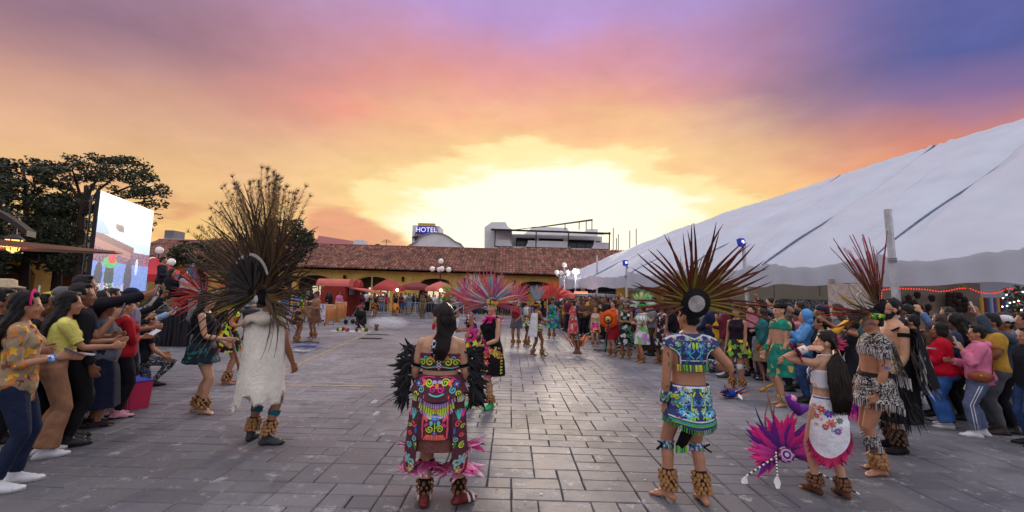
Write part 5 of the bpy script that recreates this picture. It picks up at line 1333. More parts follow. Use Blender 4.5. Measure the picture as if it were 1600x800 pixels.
def herl_mesh(seed):
 """peacock stem: bare shaft with sparse hair barbs and a small dark eye at the tip"""
 q=random.Random(seed);mb=MB();P=[V3(.10*(1 if seed%2 else-1)*(i/14)**2,.08*(i/14)**2,i/14*.98)for i in range(15)];mb.cur=lin((126,98,66));mb.tube(P,[.004*(1-.7*i/14)for i in range(15)],4)
 for i in range(3,14):
  for k in range(13):
   p=P[i].lerp(P[i+1]if i<14 else P[i],q.random());s=q.choice((-1,1));L=.05*q.uniform(.5,1.2)*(1.2-.3*i/14);d=V3(s*.8,q.uniform(-.3,.3),.75).normalized();mb.cur=lin(q.choice([(126,96,62),(92,72,48),(150,116,74)]));w=.0024
   mb.add([p-V3(0,0,w),p+V3(0,0,w),p+d*L],[(0,1,2)])
 mb.cur=lin((34,30,28))
 for k in range(9):
  a=-1.2+2.4*k/8;mb.add([P[-1]+V3(-.003,0,-.004),P[-1]+V3(.003,0,-.004),P[-1]+V3(.05*math.sin(a),q.uniform(-.01,.01),.045*math.cos(a))],[(0,1,2)])
 return mb.mesh('feather')
def motif(th,cx,cy,w,h,pal,n,seed,sw=.007,mirror=True):
 q=random.Random(seed)
 for _ in range(n):
  x,y=q.uniform(.08,.5)*w if mirror else q.uniform(-.5,.5)*w,q.uniform(-.5,.5)*h;k=q.random();c=q.choice(pal);r=q.uniform(.05,.11)*min(w,h*1.2);tn=q.uniform(1,1.7);a=q.uniform(0,6);rot=q.uniform(0,3)
  for s in((1,-1)if mirror else(1,)):
   X=cx+s*x
   if k<.4:th.spiral(X,cy+y,r,tn,sw,c,a if s>0 else math.pi-a,s)
   elif k<.62:th.disc(X,cy+y,r*.7,r*.35,c,10,rot*s)
   elif k<.8:th.flower(X,cy+y,r*.9,6,c,q.choice(pal)if False else pal[0],rot*s)
   else:th.line([(X-s*r,cy+y),(X,cy+y+r*.8),(X+s*r,cy+y)],sw*1.2,c)
def band_disc(f,c,r,m,y=-.06,th=.02,name='headdress_disc',yaw=0,tilt=0,n=28):
 M=f.HM@Matrix.Translation(c)@Matrix.Rotation(R(yaw),4,'Z')@Matrix.Rotation(R(90+tilt),4,'X');mb=MB();mb.tube([M@V3(0,0,-th),M@V3(0,0,th)],[r,r],n);return mb
def headband(f,c,name='headband',z=.165,tilt=-8,h=.028,r=(.083,.103),th=.006):
 mb=MB();rr=[]
 for dz in(-h,h):
  rr.append([f.hp(r[0]*math.cos(a),-.012+r[1]*math.sin(a),z+dz+math.sin(a)*.012*(-tilt/8))for a in np.linspace(0,6.283,24,endpoint=False)])
 ro=[[f.hp((r[0]+th)*math.cos(a),-.012+(r[1]+th)*math.sin(a),z+dz+math.sin(a)*.012*(-tilt/8))for a in np.linspace(0,6.283,24,endpoint=False)]for dz in(-h,h)]
 mb.loft([rr[0],ro[0],ro[1],rr[1]],cap=False);return link(name,mb.mesh(name,True),cloth(c)if isinstance(c,tuple)else c,f.o)
DG='dancers performing in the plaza'

def woman_centre():
 f=person('person with dark ponytail, black feather arm wings and neon-embroidered maroon skirt, seen from behind',679,790,2,1.58,'f',2,hair=None,shoes=None,group=DG,w=1.18,toes=True,arms=(((.22,.12,-1),(-.15,.9,-.25)),((.22,.12,-1),(-.15,.9,-.25))),feet=((-.09,-.01,0,6),(.20,.03,0,-48)),head=(38,0),bust=1.1)
 o=f.o
 cap=f.hair('tied',vox=.008);h=link('hair',cap,HAIRM((36,24,20)),o)
 def path(i,q):
  a=q.uniform(-1.15,1.15);s0=f.hp(.07*math.sin(a*1.4),-.03-.06*math.cos(a*1.2)*q.uniform(.2,1),.225-.05*abs(a));m=f.hp(.078*a,-.085+.02*abs(a),.12);n=f.hp(.082*a,-.085,.02);e=q.uniform(-.06,.075);L=q.uniform(.7,1.05)
  return[s0,m,n,f.T((e*1.1+.012,-.125,1.40)),f.T((e*.95+.015,-.155,1.40-.09*L)),f.T((e*.55+.01,-.16,1.40-.17*L))]
 add(f,'hair_strands',strands(path,230,.0085,.002,random.Random(2)),HAIRM((36,24,20)),parent=h)
 b=MB();b.tube([f.T((-.035,-.15,1.40)),f.T((-.05,-.16,1.33)),f.T((-.048,-.16,1.26))],[.016,.018,.02],8,flat=.4);add(f,'beaded_hair_tie',b,printmat('bead_tie',[(24,22,26),(24,22,26),(200,200,210)],90))
 e=MB();e.ell(f.hp(-.092,-.01,.045),(.014,.012,.032));add(f,'earring',e,mat('red_earring',lin((206,36,60)),.4))
 maroon=mat('maroon_velvet',lin((96,44,52)),.75,.25,20,.4,60)
 def ban(mb):f.torso(mb,1.135,1.275,.012)
 me=f.shell(ban,.0);bo=link('bodice',me,maroon,o)
 th=Thread([me],(0,0,0),(1,0,0),(0,0,1))
 zz=lambda u:1.275+.02*math.sin(abs(u)*38)
 for s in(-1,1):
  th.spiral(s*.075,1.205,.038,1.5,.011,LIME,0 if s<0 else math.pi,-s);th.spiral(s*.14,1.20,.03,1.3,.010,LIME,math.pi if s<0 else 0,s);th.spiral(s*.115,1.235,.02,1,.008,CYAN)
  th.line([(s*.04,1.255),(s*.055,1.225),(s*.07,1.26),(s*.085,1.235)],.014,CORAL);th.line([(s*.02,1.17),(s*.10,1.155),(s*.17,1.165)],.008,CYAN);th.disc(s*.17,1.24,.015,.01,MAG)
 for z,w in((1.268,.012),(1.142,.012)):th.line([(x/50,z)for x in range(-10,11)],w,(60,24,62))
 for k in range(4):th.line([(-.02,1.16+k*.025),(.02,1.185+k*.025)],.006,WHI);th.line([(.02,1.16+k*.025),(-.02,1.185+k*.025)],.006,WHI)
 th.line([(0,1.16),(-.012,1.12)],.005,WHI);th.line([(0,1.16),(.014,1.125)],.005,WHI);th.done('embroidery_thread',bo)
 for i in(0,1):cuff(f,'arm',i,.60,.70,(24,22,24),.006,'arm_band')
 # skirt: sheer brown underskirt with stitched panels
 B=-math.pi/2
 us=f.skirt(1.09,.50,.03,10,.006,.010);link('underskirt',us,mat('sheer_brown_cloth',lin((112,66,60)),.6,.35,60,.3,90),o)
 dk=mat('dark_maroon_panel',lin((88,40,54)),.8,.2,20,.4,60)
 rnd=lambda c,wd,d:(lambda a:d*(1-math.sqrt(max(0,1-min(1,abs(a-c)/wd)**2))))
 pn=[]
 for c,wd,z0,z1,d,g in((B,.62,1.085,.60,.0,.024),(B-.98,.42,1.06,.325,.10,.022),(B+.98,.42,1.06,.325,.10,.022),(B+math.pi,.6,1.085,.5,.05,.022)):
  me=f.skirt(z0,z1,.055 if d else .03,3,.006,g,seg=30,rows=24,hemfn=rnd(c,wd,d),a0=c-wd,a1=c+wd,th=.005);pn.append(me);link('skirt_panel',me,dk,o)
 def hips(mb):f.torso(mb,.86,1.10,.03,.012)
 # yoke round the hips
 yk=f.skirt(1.10,.93,.035,8,.004,.030,rows=8,hemfn=lambda a:-.03*math.cos(3*(a-B)));link('skirt_yoke',yk,dk,o)
 th=Thread(pn[:3]+[yk],(0,0,0),(1,0,0),(0,0,1));th.lift=.004
 for s in(-1,1):                                        # mirrored mask and scrolls
  th.spiral(s*.065,1.045,.034,1.6,.010,LIME,0,s);th.spiral(s*.03,.995,.028,1.3,.009,MAG,1,-s);th.disc(s*.105,1.05,.03,.016,CORAL,10,s*.6);th.disc(s*.105,1.03,.02,.01,ORAN,10,-s*.6);th.spiral(s*.13,.99,.028,1.4,.008,CYAN,2,s);th.flower(s*.155,1.03,.026,6,BLUE,YLO);th.disc(s*.022,1.05,.02,.014,LILAC)
  th.line([(s*.02,1.085),(s*.07,1.09),(s*.12,1.08),(s*.15,1.06)],.008,MAG);th.spiral(s*.17,.96,.022,1.2,.008,LIME,0,s)
 th.disc(0,1.02,.016,.022,ORAN);th.line([(-.06,.965),(-.03,.95),(0,.945),(.03,.95),(.06,.965)],.012,CYAN)
 for row,(z,c,n,w,L)in enumerate(((.935,LILAC,17,.013,.035),(.895,LIME,15,.015,.05),(.845,LILAC,19,.011,.03))):
  for k in range(n):
   u=(k-(n-1)/2)/n*(.30-.02*row);d=-.055*(1-(2*(k-(n-1)/2)/n)**2);th.line([(u,z+d),(u*1.06,z+d-L)],w,c)
 for s in(-1,1):
  th.spiral(s*.045,.79,.028,1.4,.010,LIME,0,s);th.disc(s*.075,.765,.026,.012,CORAL,10,s*1.0);th.spiral(s*.04,.69,.03,1.5,.009,LIME,3,-s);th.disc(s*.07,.72,.022,.012,MAG,10,-s*.7);th.line([(s*.095,.80),(s*.098,.7),(s*.095,.62)],.008,CORAL);th.line([(s*.105,.80),(s*.108,.7),(s*.105,.61)],.007,(52,22,60));th.disc(s*.03,.735,.014,.02,CYAN)
 th.flower(0,.775,.034,8,BLUE,CYAN);th.disc(0,.83,.02,.016,ORAN);th.line([(0,.75),(0,.66)],.008,LIME);th.flower(0,.655,.024,6,(60,90,170),ORAN)
 for k in range(9):u=(k-4)*.0215;th.line([(u*.7,.645),(u,.605)],.015,CORAL if k%2==0 else ORAN)
 th.line([(-.10,.60),(.10,.60)],.009,(58,24,60))
 for s in(-1,1):                                        # long side panels
  ux=.185
  for k in range(6):th.line([(s*(ux+.006*(k-2)),.885),(s*(ux-.018+.016*k),.955-.007*abs(k-2.5))],.009,(LIME,LILAC)[k%2])
  for k in range(5):th.line([(s*ux,.745),(s*(ux-.03+.016*k),.83-.006*abs(k-2))],.010,CYAN if k%2 else(80,170,160))
  th.spiral(s*(ux-.005),.715,.026,1.3,.009,CORAL,0,s);th.disc(s*(ux+.03),.79,.012,.03,MAG);th.spiral(s*(ux+.03),.69,.018,1.2,.007,LIME);th.disc(s*(ux-.03),.67,.01,.028,BLUE);th.spiral(s*(ux+.025),.63,.02,1.4,.008,CORAL,0,-s);th.spiral(s*(ux-.015),.60,.022,1.3,.008,CYAN,2,s)
  for k in range(4):th.line([(s*(ux-.05),.50),(s*(ux-.075+.02*k),.575)],.012,LIME if k<3 else GRN)
  th.disc(s*(ux-.045),.485,.018,.014,MAG);th.spiral(s*(ux+.03),.545,.026,1.5,.009,LIME if s>0 else CYAN,1,s)
  th.flower(s*(ux-.035),.405,.047,6,(150,196,170),CORAL);th.flower(s*(ux+.035),.435,.042,6,(120,190,186),(200,160,200));th.flower(s*(ux+.0),.36,.036,6,(190,150,120),LIME)
  th.line([(s*(ux-.085),.95),(s*(ux-.082),.7),(s*(ux-.09),.45),(s*(ux-.06),.345),(s*(ux),.325),(s*(ux+.05),.36),(s*(ux+.075),.5),(s*(ux+.07),.75)],.010,CORAL if s>0 else(214,90,96));th.line([(s*(ux-.076),.95),(s*(ux-.073),.7),(s*(ux-.08),.45),(s*(ux-.05),.355)],.007,(54,22,60))
 th.done('embroidery_thread',bpy.data.objects[o.children[-2].name]if False else o)
 # black feather wings hung from the arms
 for i,k in((0,-1),(1,1)):
  w=empty('feather_wing');w.parent=o;q=random.Random(40+i)
  st=MB();st.tube([f.sh[i].lerp(f.el[i],.2)+V3(k*.07,.02,-.02),f.el[i]+V3(k*.06,.05,.03),f.wr[i]+V3(k*.05,-.02,-.03)],.012,6);add(f,'wing_strap',st,cloth((26,24,26)),parent=w)
  for t in range(135):
   u=q.random();a=f.sh[i].lerp(f.el[i],.12+u*1.15)+V3(k*q.uniform(.02,.10),q.uniform(-.06,.08),q.uniform(-.05,.05)-.10*u);ang=q.uniform(-35,50)-60*u;d=V3(k*math.cos(R(ang))*.9,q.uniform(-.35,.1),math.sin(R(ang))*.8-.15-.35*u);L=q.uniform(.10,.16);put_feather(F_BLACK[q.randrange(6)],w,orient(a,d,V3(0,-1,.2),(L*.9,L,L)))
 # rust pheasant feathers of the headdress held low in front
 lf=fset(1,[(150,64,36),(84,40,30)],[(60,34,30),(40,26,24)],.025,'lance',2,(.3,.18),-.05)
 q=random.Random(3);hh=empty('held_headdress');hh.parent=o
 c0=MB();c0.tube([f.wr[0]+V3(-.02,.10,-.03),f.wr[1]+V3(.02,.10,-.03)],.025,8);add(f,'headdress_band',c0,cloth((60,30,30)),parent=hh)
 tuft=fset(1,[(230,226,220)],[(250,248,240)],.5,'plume',1,(0,),0)[0]
 for k in(-1,1):
  for t in range(5):
   z=.86-.04*t;p=V3(k*.20,.20,.93-.015*t);d=V3(k*1,.0,-.05-.09*t+(.1 if k>0 else 0));L=(.42,.46,.43,.3,.26)[t]*(1 if k<0 else .8);M=orient(p,d,V3(0,-1,0),(L if k>0 else L,L,L));put_feather(lf[t%len(lf)],hh,M)
   if t in(0,2)and k<0:put_feather(tuft,hh,orient(M@V3(.26,-.04,.90),d+V3(0,0,-.25),V3(0,-1,0),(.07,.07,.07)))
 # legs
 for i,k in((0,-1),(1,1)):
  plume_ring(f,'leg',i,1.02,46,.20,F_PINKB[:4]+F_BLACKB[:2],.1,'knee_plume',r0=.065);plume_ring(f,'leg',i,1.36 if i else 1.34,60,.21,F_PINKB+F_BLACKB[:1],.5,'calf_plume',r0=.066)
  rattle(f,i,.10,.21,24,(30,26,26),sc=.8,m=mat('rust_pod',lin((128,84,56)),.5,.4,20));
  s=link('sandal',f.shoe(i,.009),mat('maroon_leather',lin((104,30,26)),.4,.2,12),o);
  st=MB();a=f.an[i];M3=Matrix.Rotation(f.yaw[i],3,'Z')
  for y in(.075,.125):st.tube([a+M3@V3(.052*math.cos(t),y,-.07+.055*math.sin(t))for t in np.linspace(0,math.pi,9)],.012,6)
  add(f,'sandal_strap',st,cloth((214,206,200)),parent=s)
woman_centre()

def plate(f,meshes,U,rows,c,m,name,n=16,lift=.012,parent=None,O=(0,0,0)):
 """stiff decorated plate wrapped on the body: rows = (z, u0, u1)"""
 th=Thread(meshes,O,U,(0,0,1));th.lift=lift;g=[]
 for z,u0,u1 in rows:
  r=[];last=None
  for k in range(n+1):
   u=u0+(u1-u0)*k/n;h=th.hit(u,z);r.append((u,z,h))
  g.append(r)
 P=[]
 for r in g:
  ok=[h for _,_,h in r if h is not None];
  if not ok:continue
  row=[]
  for k,(u,z,h)in enumerate(r):
   if h is None:
    j=min((q for q in range(n+1)if r[q][2]is not None),key=lambda q:abs(q-k));b=r[j][2];h=b+th.U*(u-r[j][0])*.9-th.N*abs(u-r[j][0])*.35
   row.append(h)
  P.append(row)
 a=np.array([[tuple(p)for p in r]for r in P])
 for _ in range(2):                                        # relax into a stiff sheet
  b=a.copy();b[1:-1]=(a[:-2]+a[1:-1]*2+a[2:])/4;b[:,1:-1]=(b[:,:-2]+b[:,1:-1]*2+b[:,2:])/4
  d=((b-a)@np.array(th.N));b=a+np.clip(d,0,1)[...,None]*np.array(th.N);a=b
 mb=MB();R_,N_=a.shape[:2];N=np.array(th.N)*.006
 mb.add([tuple(p)for p in a.reshape(-1,3)]+[tuple(p)for p in(a-N).reshape(-1,3)],[(i*N_+j,i*N_+j+1,(i+1)*N_+j+1,(i+1)*N_+j)for i in range(R_-1)for j in range(N_-1)]+[(R_*N_+i*N_+j,R_*N_+(i+1)*N_+j,R_*N_+(i+1)*N_+j+1,R_*N_+i*N_+j+1)for i in range(R_-1)for j in range(N_-1)]+[(i*N_,(i+1)*N_,R_*N_+(i+1)*N_,R_*N_+i*N_)for i in range(R_-1)]+[(i*N_+N_-1,R_*N_+i*N_+N_-1,R_*N_+(i+1)*N_+N_-1,(i+1)*N_+N_-1)for i in range(R_-1)])
 me=mb.mesh(name,True);o=link(name,me,m,parent or f.o);return me,o
def man_radial():
 tat=lambda s,co,h,t,sp:None
 f=person('person in blue-green beaded regalia with a wide radial feather headdress, hand on hip',1078,785,4,1.64,'m',0,hair=None,shoes=None,group=DG,toes=True,arms=(((.16,-.06,-1),(-.02,.16,-1)),((.62,-.38,-.8),(-.35,.75,.05))),feet=((-.16,.06,0,40),(.11,-.03,0,-2)),head=(22,2),w=.98,curl=(70,40))
 o=f.o;body=o.data
 link('hair',f.hair('crop',vox=.008),HAIRM((20,16,16)),o)
 base=mat('regalia_navy',lin((44,58,110)),.5,.2,40,.3,90);pal=[CYAN,(66,150,214),LIME,GRN,PUR,(120,60,130),WHI]
 me,pl=plate(f,[body],(1,0,0),[(1.425,-.10,.10),(1.40,-.19,.19),(1.37,-.245,.245),(1.335,-.25,.25),(1.31,-.20,.20),(1.28,-.15,.15),(1.24,-.125,.125),(1.20,-.12,.12),(1.17,-.12,.12)],None,base,'back_plate',22)
 th=Thread([me],(0,0,0),(1,0,0),(0,0,1));th.lift=.003
 motif(th,0,1.29,.40,.22,pal,46,5,.006)
 for s in(-1,1):
  th.line([(s*.095,1.42),(s*.185,1.40),(s*.242,1.37),(s*.244,1.335)],.014,(206,208,214));th.line([(s*.235,1.33),(s*.19,1.31),(s*.142,1.28),(s*.118,1.24),(s*.112,1.175)],.010,(214,214,220));th.spiral(s*.05,1.30,.045,1.2,.012,(72,160,224),0,s);th.line([(s*.01,1.22),(s*.045,1.25),(s*.055,1.32),(s*.03,1.36)],.010,CYAN);th.disc(s*.015,1.33,.012,.03,LIME);th.flower(s*.17,1.365,.022,6,(110,60,140),CYAN)
 th.line([(-.09,1.42),(0,1.385),(.09,1.42)],.014,(206,208,214));th.line([(-.112,1.205),(.112,1.205)],.008,WHI);th.done('beadwork',pl,.4)
 fr=MB();q=random.Random(4)
 t2=Thread([body],(0,0,0),(1,0,0),(0,0,1));t2.lift=.016
 for k in range(46):
  u=-.125+.25*k/45;h=t2.hit(u,1.172)
  if h:fr.cur=lin(q.choice([GRN,LIME,(40,120,60),YLO,(30,90,110)]));fr.tube([h,h+V3(q.uniform(-.004,.004),-.008,-.055)],[.004,.0035],5)
 fr.obj('bead_fringe',mat('glass_bead',(1,1,1),.3,.2,60,attr='tint'),pl)
 sk=f.skirt(1.0,.685,.035,4,.006,.020,rows=14,hemfn=lambda a:-.03*math.cos(2*(a+math.pi/2)));so=link('skirt',sk,base,o)
 th=Thread([sk],(0,0,0),(1,0,0),(0,0,1));th.lift=.003;motif(th,0,.86,.38,.24,pal+[LIME,(84,160,220)],60,9,.007)
 for s in(-1,1):th.spiral(s*.10,.88,.05,1.3,.012,(72,160,224),2,s);th.line([(s*.02,.78),(s*.06,.82),(s*.05,.9),(s*.02,.95)],.012,LIME);th.line([(s*.02,.76),(s*.09,.80),(s*.15,.78)],.010,CYAN)
 th.line([(x/40,.985)for x in range(-8,9)],.014,WHI)
 for z,c in((.742,WHI),(.73,(40,110,60)),(.718,(60,170,190)),(.704,(120,190,60))):th.line([(x/40,z-.02*math.cos(x/40*9))for x in range(-9,10)],.011,c)
 th.done('beadwork',so,.4)
 fr=MB()
 for k in range(120):
  a=6.283*k/120;j=int(a/6.283*72)%72;p=V3(*sk.vertices[14*72+j].co);fr.cur=lin(q.choice([GRN,(110,180,70),(40,120,110),(50,140,80)]));fr.tube([p,p+V3(q.uniform(-.004,.004),0,-.04)],[.005,.004],4)
 fr.obj('bead_fringe',mat('glass_bead',(1,1,1),.3,.2,60,attr='tint'),so)
 # black loin cloth hanging behind
 lc=MB();rr=[]
 for t in range(9):z=.80-.045*t;w=.075-.003*t;rr.append([V3(-w+.02-.01*t,-.115+.02*t,z),V3(.03-.01*t,-.13+.02*t,z-.01),V3(w+.02-.01*t,-.115+.02*t,z),V3(.03-.01*t,-.11+.02*t,z)])
 lc.loft(rr);lo=link('loin_cloth',lc.mesh('loin_cloth',True),cloth((24,22,26)),o);fr=MB()
 for k in range(26):p=rr[-1][0].lerp(rr[-1][2],k/25);fr.cur=lin(q.choice([GRN,(60,150,130),LIME]));fr.tube([p+V3(0,-.012,.02),p+V3(0,-.012,-.045)],[.005,.004],4)
 fr.obj('bead_fringe',mat('glass_bead',(1,1,1),.3,.2,60,attr='tint'),lo)
 bw=printmat('wrist_beads',[(60,120,170),(110,180,90),(200,200,210),(110,60,130),(40,60,110)],60)
 for i in(0,1):cuff(f,'arm',i,1.55,1.95,bw,.010,'beaded_cuff',.006);cuff(f,'leg',i,1.02,1.18,bw,.010,'knee_band');rattle(f,i,.095,.25,52)
 for i,k in((0,-1),(1,1)):
  m=MB();p=f.kn[i].lerp(f.an[i],.1);m.beam(p+V3(k*.05,-.03,.01),p+V3(k*.11,-.05,-.03),.02,.012);m.beam(p+V3(k*.05,-.03,.01),p+V3(k*.10,-.05,.04),.02,.012);add(f,'knee_tie',m,cloth((26,24,28)))
 # painted skin marks
 t3=Thread([body],(0,0,0),(1,0,0),(0,0,1));t3.lift=.0022;x0=f.kn[0].x
 t3.line([(-.20,.80),(-.16,.74),(-.15,.70)],.010,BLK);t3.spiral(-.145,.71,.03,.55,.008,BLK,.5)
 for k in range(7):a=3.4+k*.42;t3.line([(-.145+.04*math.cos(a),.71+.04*math.sin(a)),(-.145+.075*math.cos(a),.71+.075*math.sin(a))],.007,BLK)
 ex,ez=f.sh[0].x*.5+f.el[0].x*.5,f.sh[0].z*.5+f.el[0].z*.5
 t3.spiral(ex-.005,ez-.05,.024,.7,.008,(40,120,80),1);t3.line([(ex-.02,ez+.06),(ex-.01,ez+.02)],.006,(30,40,40));t3.spiral(f.el[0].x,f.el[0].z-.10,.02,.8,.007,(40,120,80));t3.done('body_paint',o)
 # headdress: black disc with a pleated white fan, long rust and olive feathers
 hd=empty('headdress');hd.parent=o;hm=f.HM@Matrix.Rotation(R(-24),4,'Z');c=(0,-.09,.25)
 mb=MB();M=hm@Matrix.Translation(c)@Matrix.Rotation(R(98),4,'X');mb.tube([M@V3(0,0,.0),M@V3(0,0,.055)],[.13,.125],36);add(f,'headdress_disc',mb,mat('black_felt',lin((26,24,27)),.9,.2,30,.4,80),parent=hd)
 mb=MB();vs=[M@V3(0,0,.060)];n=68
 for k in range(n):a=6.283*k/n;vs.append(M@V3(.072*math.cos(a),.072*math.sin(a),.070 if k%2 else .058))
 mb.add(vs,[(0,1+k,1+(k+1)%n)for k in range(n)]);add(f,'pleated_fan',mb,mat('pleated_white',lin((206,200,198)),.8,.1),parent=hd,smooth=False)
 mb=MB();mb.ell(f.hp(0,-.02,.19),(.088,.10,.075),f.HM.to_3x3(),16,10);mb.tube([f.hp(0,-.08,.2),f.hp(0,-.12,.25)],[.03,.02],8);add(f,'headdress_cap',mb,cloth((24,22,25)),parent=hd)
 mb=MB();mb.tube([f.hp(.03,-.085,.23),f.hp(.035,-.118,.19),f.hp(.04,-.118,.13)],[.012,.016,.016],6,flat=.3);add(f,'white_ribbon',mb,cloth((210,208,206)),parent=hd)
 m1=fset(1,[(92,62,28),(104,74,32),(84,40,26)],[(104,36,26),(80,28,22),(120,48,32)],.058,'lance',3,(-.14,.0,.14),.08,(.5,.3,.14));m2=fset(1,[(122,104,40),(96,78,32)],[(150,130,50),(104,44,28)],.052,'lance',2,(-.12,.12),.06,(.5,.4,.2))
 LL=lambda a:.545+.07*math.cos(R(a*1.0))if abs(a)<70 else .56
 fan(hd,hm,[(35,-104,104,LL,m1,.095,14),(34,-112,112,.36,m2,.09,20),(30,-108,108,.29,m1,.085,9)],6,c)
man_radial()

FURM=mat('cream_fur',lin((238,230,216)),.9,.16,5,.6,45,.15)
def man_fur():
 f=person('person in a long cream fur cape and towering brown pheasant-feather headdress',404,692,-12,1.66,'m',1,hair=('crop',),shoes=None,group=DG,arms=('relax',((.2,.2,-1),(0,.5,-.9))),feet=((-.15,.05,0,20),(.12,-.03,0,-62)),head=(-30,0),toes=False)
 o=f.o;q=random.Random(8)
 rows=[(1.435,.07,.075,-.02),(1.42,.14,.10,-.02),(1.385,.20,.13,-.02),(1.33,.22,.15,-.02),(1.22,.235,.17,-.02),(1.05,.232,.175,-.02),(.95,.236,.18,-.03),(.82,.246,.186,-.03),(.70,.256,.192,-.04),(.58,.264,.196,-.04),(.52,.264,.196,-.04)]
 rr=[];n=64
 for z,rx,ry,yo in rows:
  r=[]
  for k in range(n):
   a=6.283*k/n;e=1+.035*math.sin(5*a+z*3)*(1.45-z)+.02*math.sin(9*a-z*5);zz=z+(.03*math.sin(4*a+1)+.045*math.sin(7*a)+.02*math.sin(17*a)-(.10 if 3.6<a<4.1 else 0))*(1 if z<.6 else(.4 if z<.75 else 0));r.append(V3(rx*e*math.cos(a),yo+ry*e*math.sin(a),zz))
  rr.append(r)
 mb=MB();mb.loft(rr,cap=False);inn=[[p*1-V3(p.x,p.y,0)*.05 for p in r]for r in rr];mb.loft(inn[::-1],cap=False);me=mb.mesh('fur_cape',True);cp=link('fur_cape',me,FURM,o)
 tf=MB()
 for _ in range(9000):
  i=q.randrange(2,len(rr)-1);k=q.randrange(n);t=q.random();s=q.random();p=rr[i][k].lerp(rr[i+1][k],t).lerp(rr[i][(k+1)%n].lerp(rr[i+1][(k+1)%n],t),s);nn=V3(p.x,p.y+.03,0).normalized();L=q.uniform(.010,.028);tip=p+nn*L*q.uniform(.2,.55)+V3(q.uniform(-.012,.012),q.uniform(-.012,.012),-L);w=V3(-nn.y,nn.x,0)*.0022;tf.add([p-w,p+w,tip],[(0,1,2)])
 for _ in range(1800):
  k=q.randrange(n);p=rr[-1][k].lerp(rr[-1][(k+1)%n],q.random());L=q.uniform(.015,.045);w=V3(.003,0,0);tf.add([p-w,p+w,p+V3(q.uniform(-.02,.02),q.uniform(-.02,.02),-L)],[(0,1,2)])
 t=tf.obj('fur_hairs',FURM,cp);t['kind']='stuff'
 # stiff turned-over hide collar
 cr=MB();r0,r1,r2=[],[],[]
 for k in range(26):
  a=-3.3+3.5*k/25;r0.append(V3(.10*math.cos(a),-.02+.10*math.sin(a),1.44+.01*math.sin(3*a)));r1.append(V3(.235*math.cos(a),-.02+.185*math.sin(a),1.385+.012*math.sin(5*a)));r2.append(V3(.262*math.cos(a),-.02+.215*math.sin(a),1.315+.025*math.sin(7*a)-(.05 if a<-2.3 else 0)))
 cr.loft([r0,r1,r2,[p*1-V3(p.x,p.y,0)*.04+V3(0,0,.004)for p in r2],[p-V3(p.x,p.y,0)*.05 for p in r1]],cap=False,closed=False);link('hide_collar',cr.mesh('hide_collar',True),mat('raw_hide',lin((190,178,160)),.7,.25,6,.3,20),o)
 kt=f.skirt(.74,.53,.05,9,.012,.01);link('kilt',kt,printmat('kilt_cloth',[(120,24,30),(60,16,20),(30,20,22),(150,40,40)],26),o)
 for i in(0,1):
  cuff(f,'leg',i,1.30,1.44,(32,96,104),.010,'teal_cuff');rattle(f,i,.115,.25,52);link('shoe',f.shoe(i),mat('charcoal_leather',lin((44,44,48)),.55,.2,12),o)
 hd=empty('headdress');hd.parent=o;hm=f.HM@Matrix.Rotation(R(30),4,'Z')@Matrix.Rotation(R(-6),4,'Y');c=(.0,-.10,.20)
 mb=MB();mb.ell(hm@V3(0,-.02,.16),(.10,.12,.11),hm.to_3x3(),16,10);mb.ell(hm@V3(.0,-.12,.14),(.07,.05,.07),hm.to_3x3(),12,8);add(f,'headdress_cap',mb,cloth((30,27,28)),parent=hd)
 mb=MB();mb.ell(hm@V3(-.02,-.165,.13),(.028,.014,.042),hm.to_3x3(),12,8);add(f,'shell_disc',mb,mat('shell_white',lin((196,190,186)),.3),parent=hd)
 inner=[]
 for i in range(4):
  b=feather_mesh(1,.17,(-.05,.05,0,.1)[i],.02,lin((36,32,34)),lin((50,44,44)),'broad',10,i,(.1,.09,.09));inner.append(b)
 fan(hd,hm,[(34,-112,58,lambda a:.30+.05*math.cos(R(a+30)),inner,.06,12,-16)],2,(-.03,-.20,.20))
 gr=fset(1,[(168,162,158)],[(186,180,176)],.9,'plume',1,(0,),.0)[0]
 for k in range(44):
  a=R(-112+172*k/43);L=.36+.06*math.cos(a+.5);d=Matrix.Rotation(R(-16),3,'Z')@V3(math.sin(a),-.02,math.cos(a));put_feather(gr,hd,hm@orient(V3(-.03,-.24,.2)+d*(L-.02),d,V3(0,-1,0),(.045,.045,.045)))
 LL=lambda a:.84+.30*math.exp(-((a-8)/34.0)**2)if a<95 else .70
 fan(hd,hm,[(92,-118,155,LL,F_DARKTIP,.08,6),(54,-110,145,lambda a:LL(a)*.76,F_DARKTIP,.08,14)],3,c)
 H=[herl_mesh(i)for i in range(4)];fan(hd,hm,[(54,-62,40,lambda a:1.0+.30*math.exp(-((a-10)/25)**2),H,.05,6)],4,c)
 fan(hd,hm,[(26,-8,34,lambda a:1.22,H,.05,3)],14,c)
 ol=fset(1,[(96,88,40),(120,92,36),(44,58,40)],[(150,128,48),(90,60,30)],.07,'lance',1,(.1,),.1);fan(hd,hm,[(9,-112,-78,.5,ol,.08,10),(8,95,150,.45,ol,.08,10)],5,c)
man_fur()
FLOR=printmat('floral_white',[(226,224,228),(226,224,228),(226,224,228),(226,224,228),(190,40,70),(60,70,150),(226,224,228),(226,150,60),(226,224,228)],13,warp=.12)
ZEB=printmat('black_white_beads',[(24,22,24),(206,200,196),(30,28,30),(190,184,178),(20,18,20),(120,112,110)],40,warp=.25)
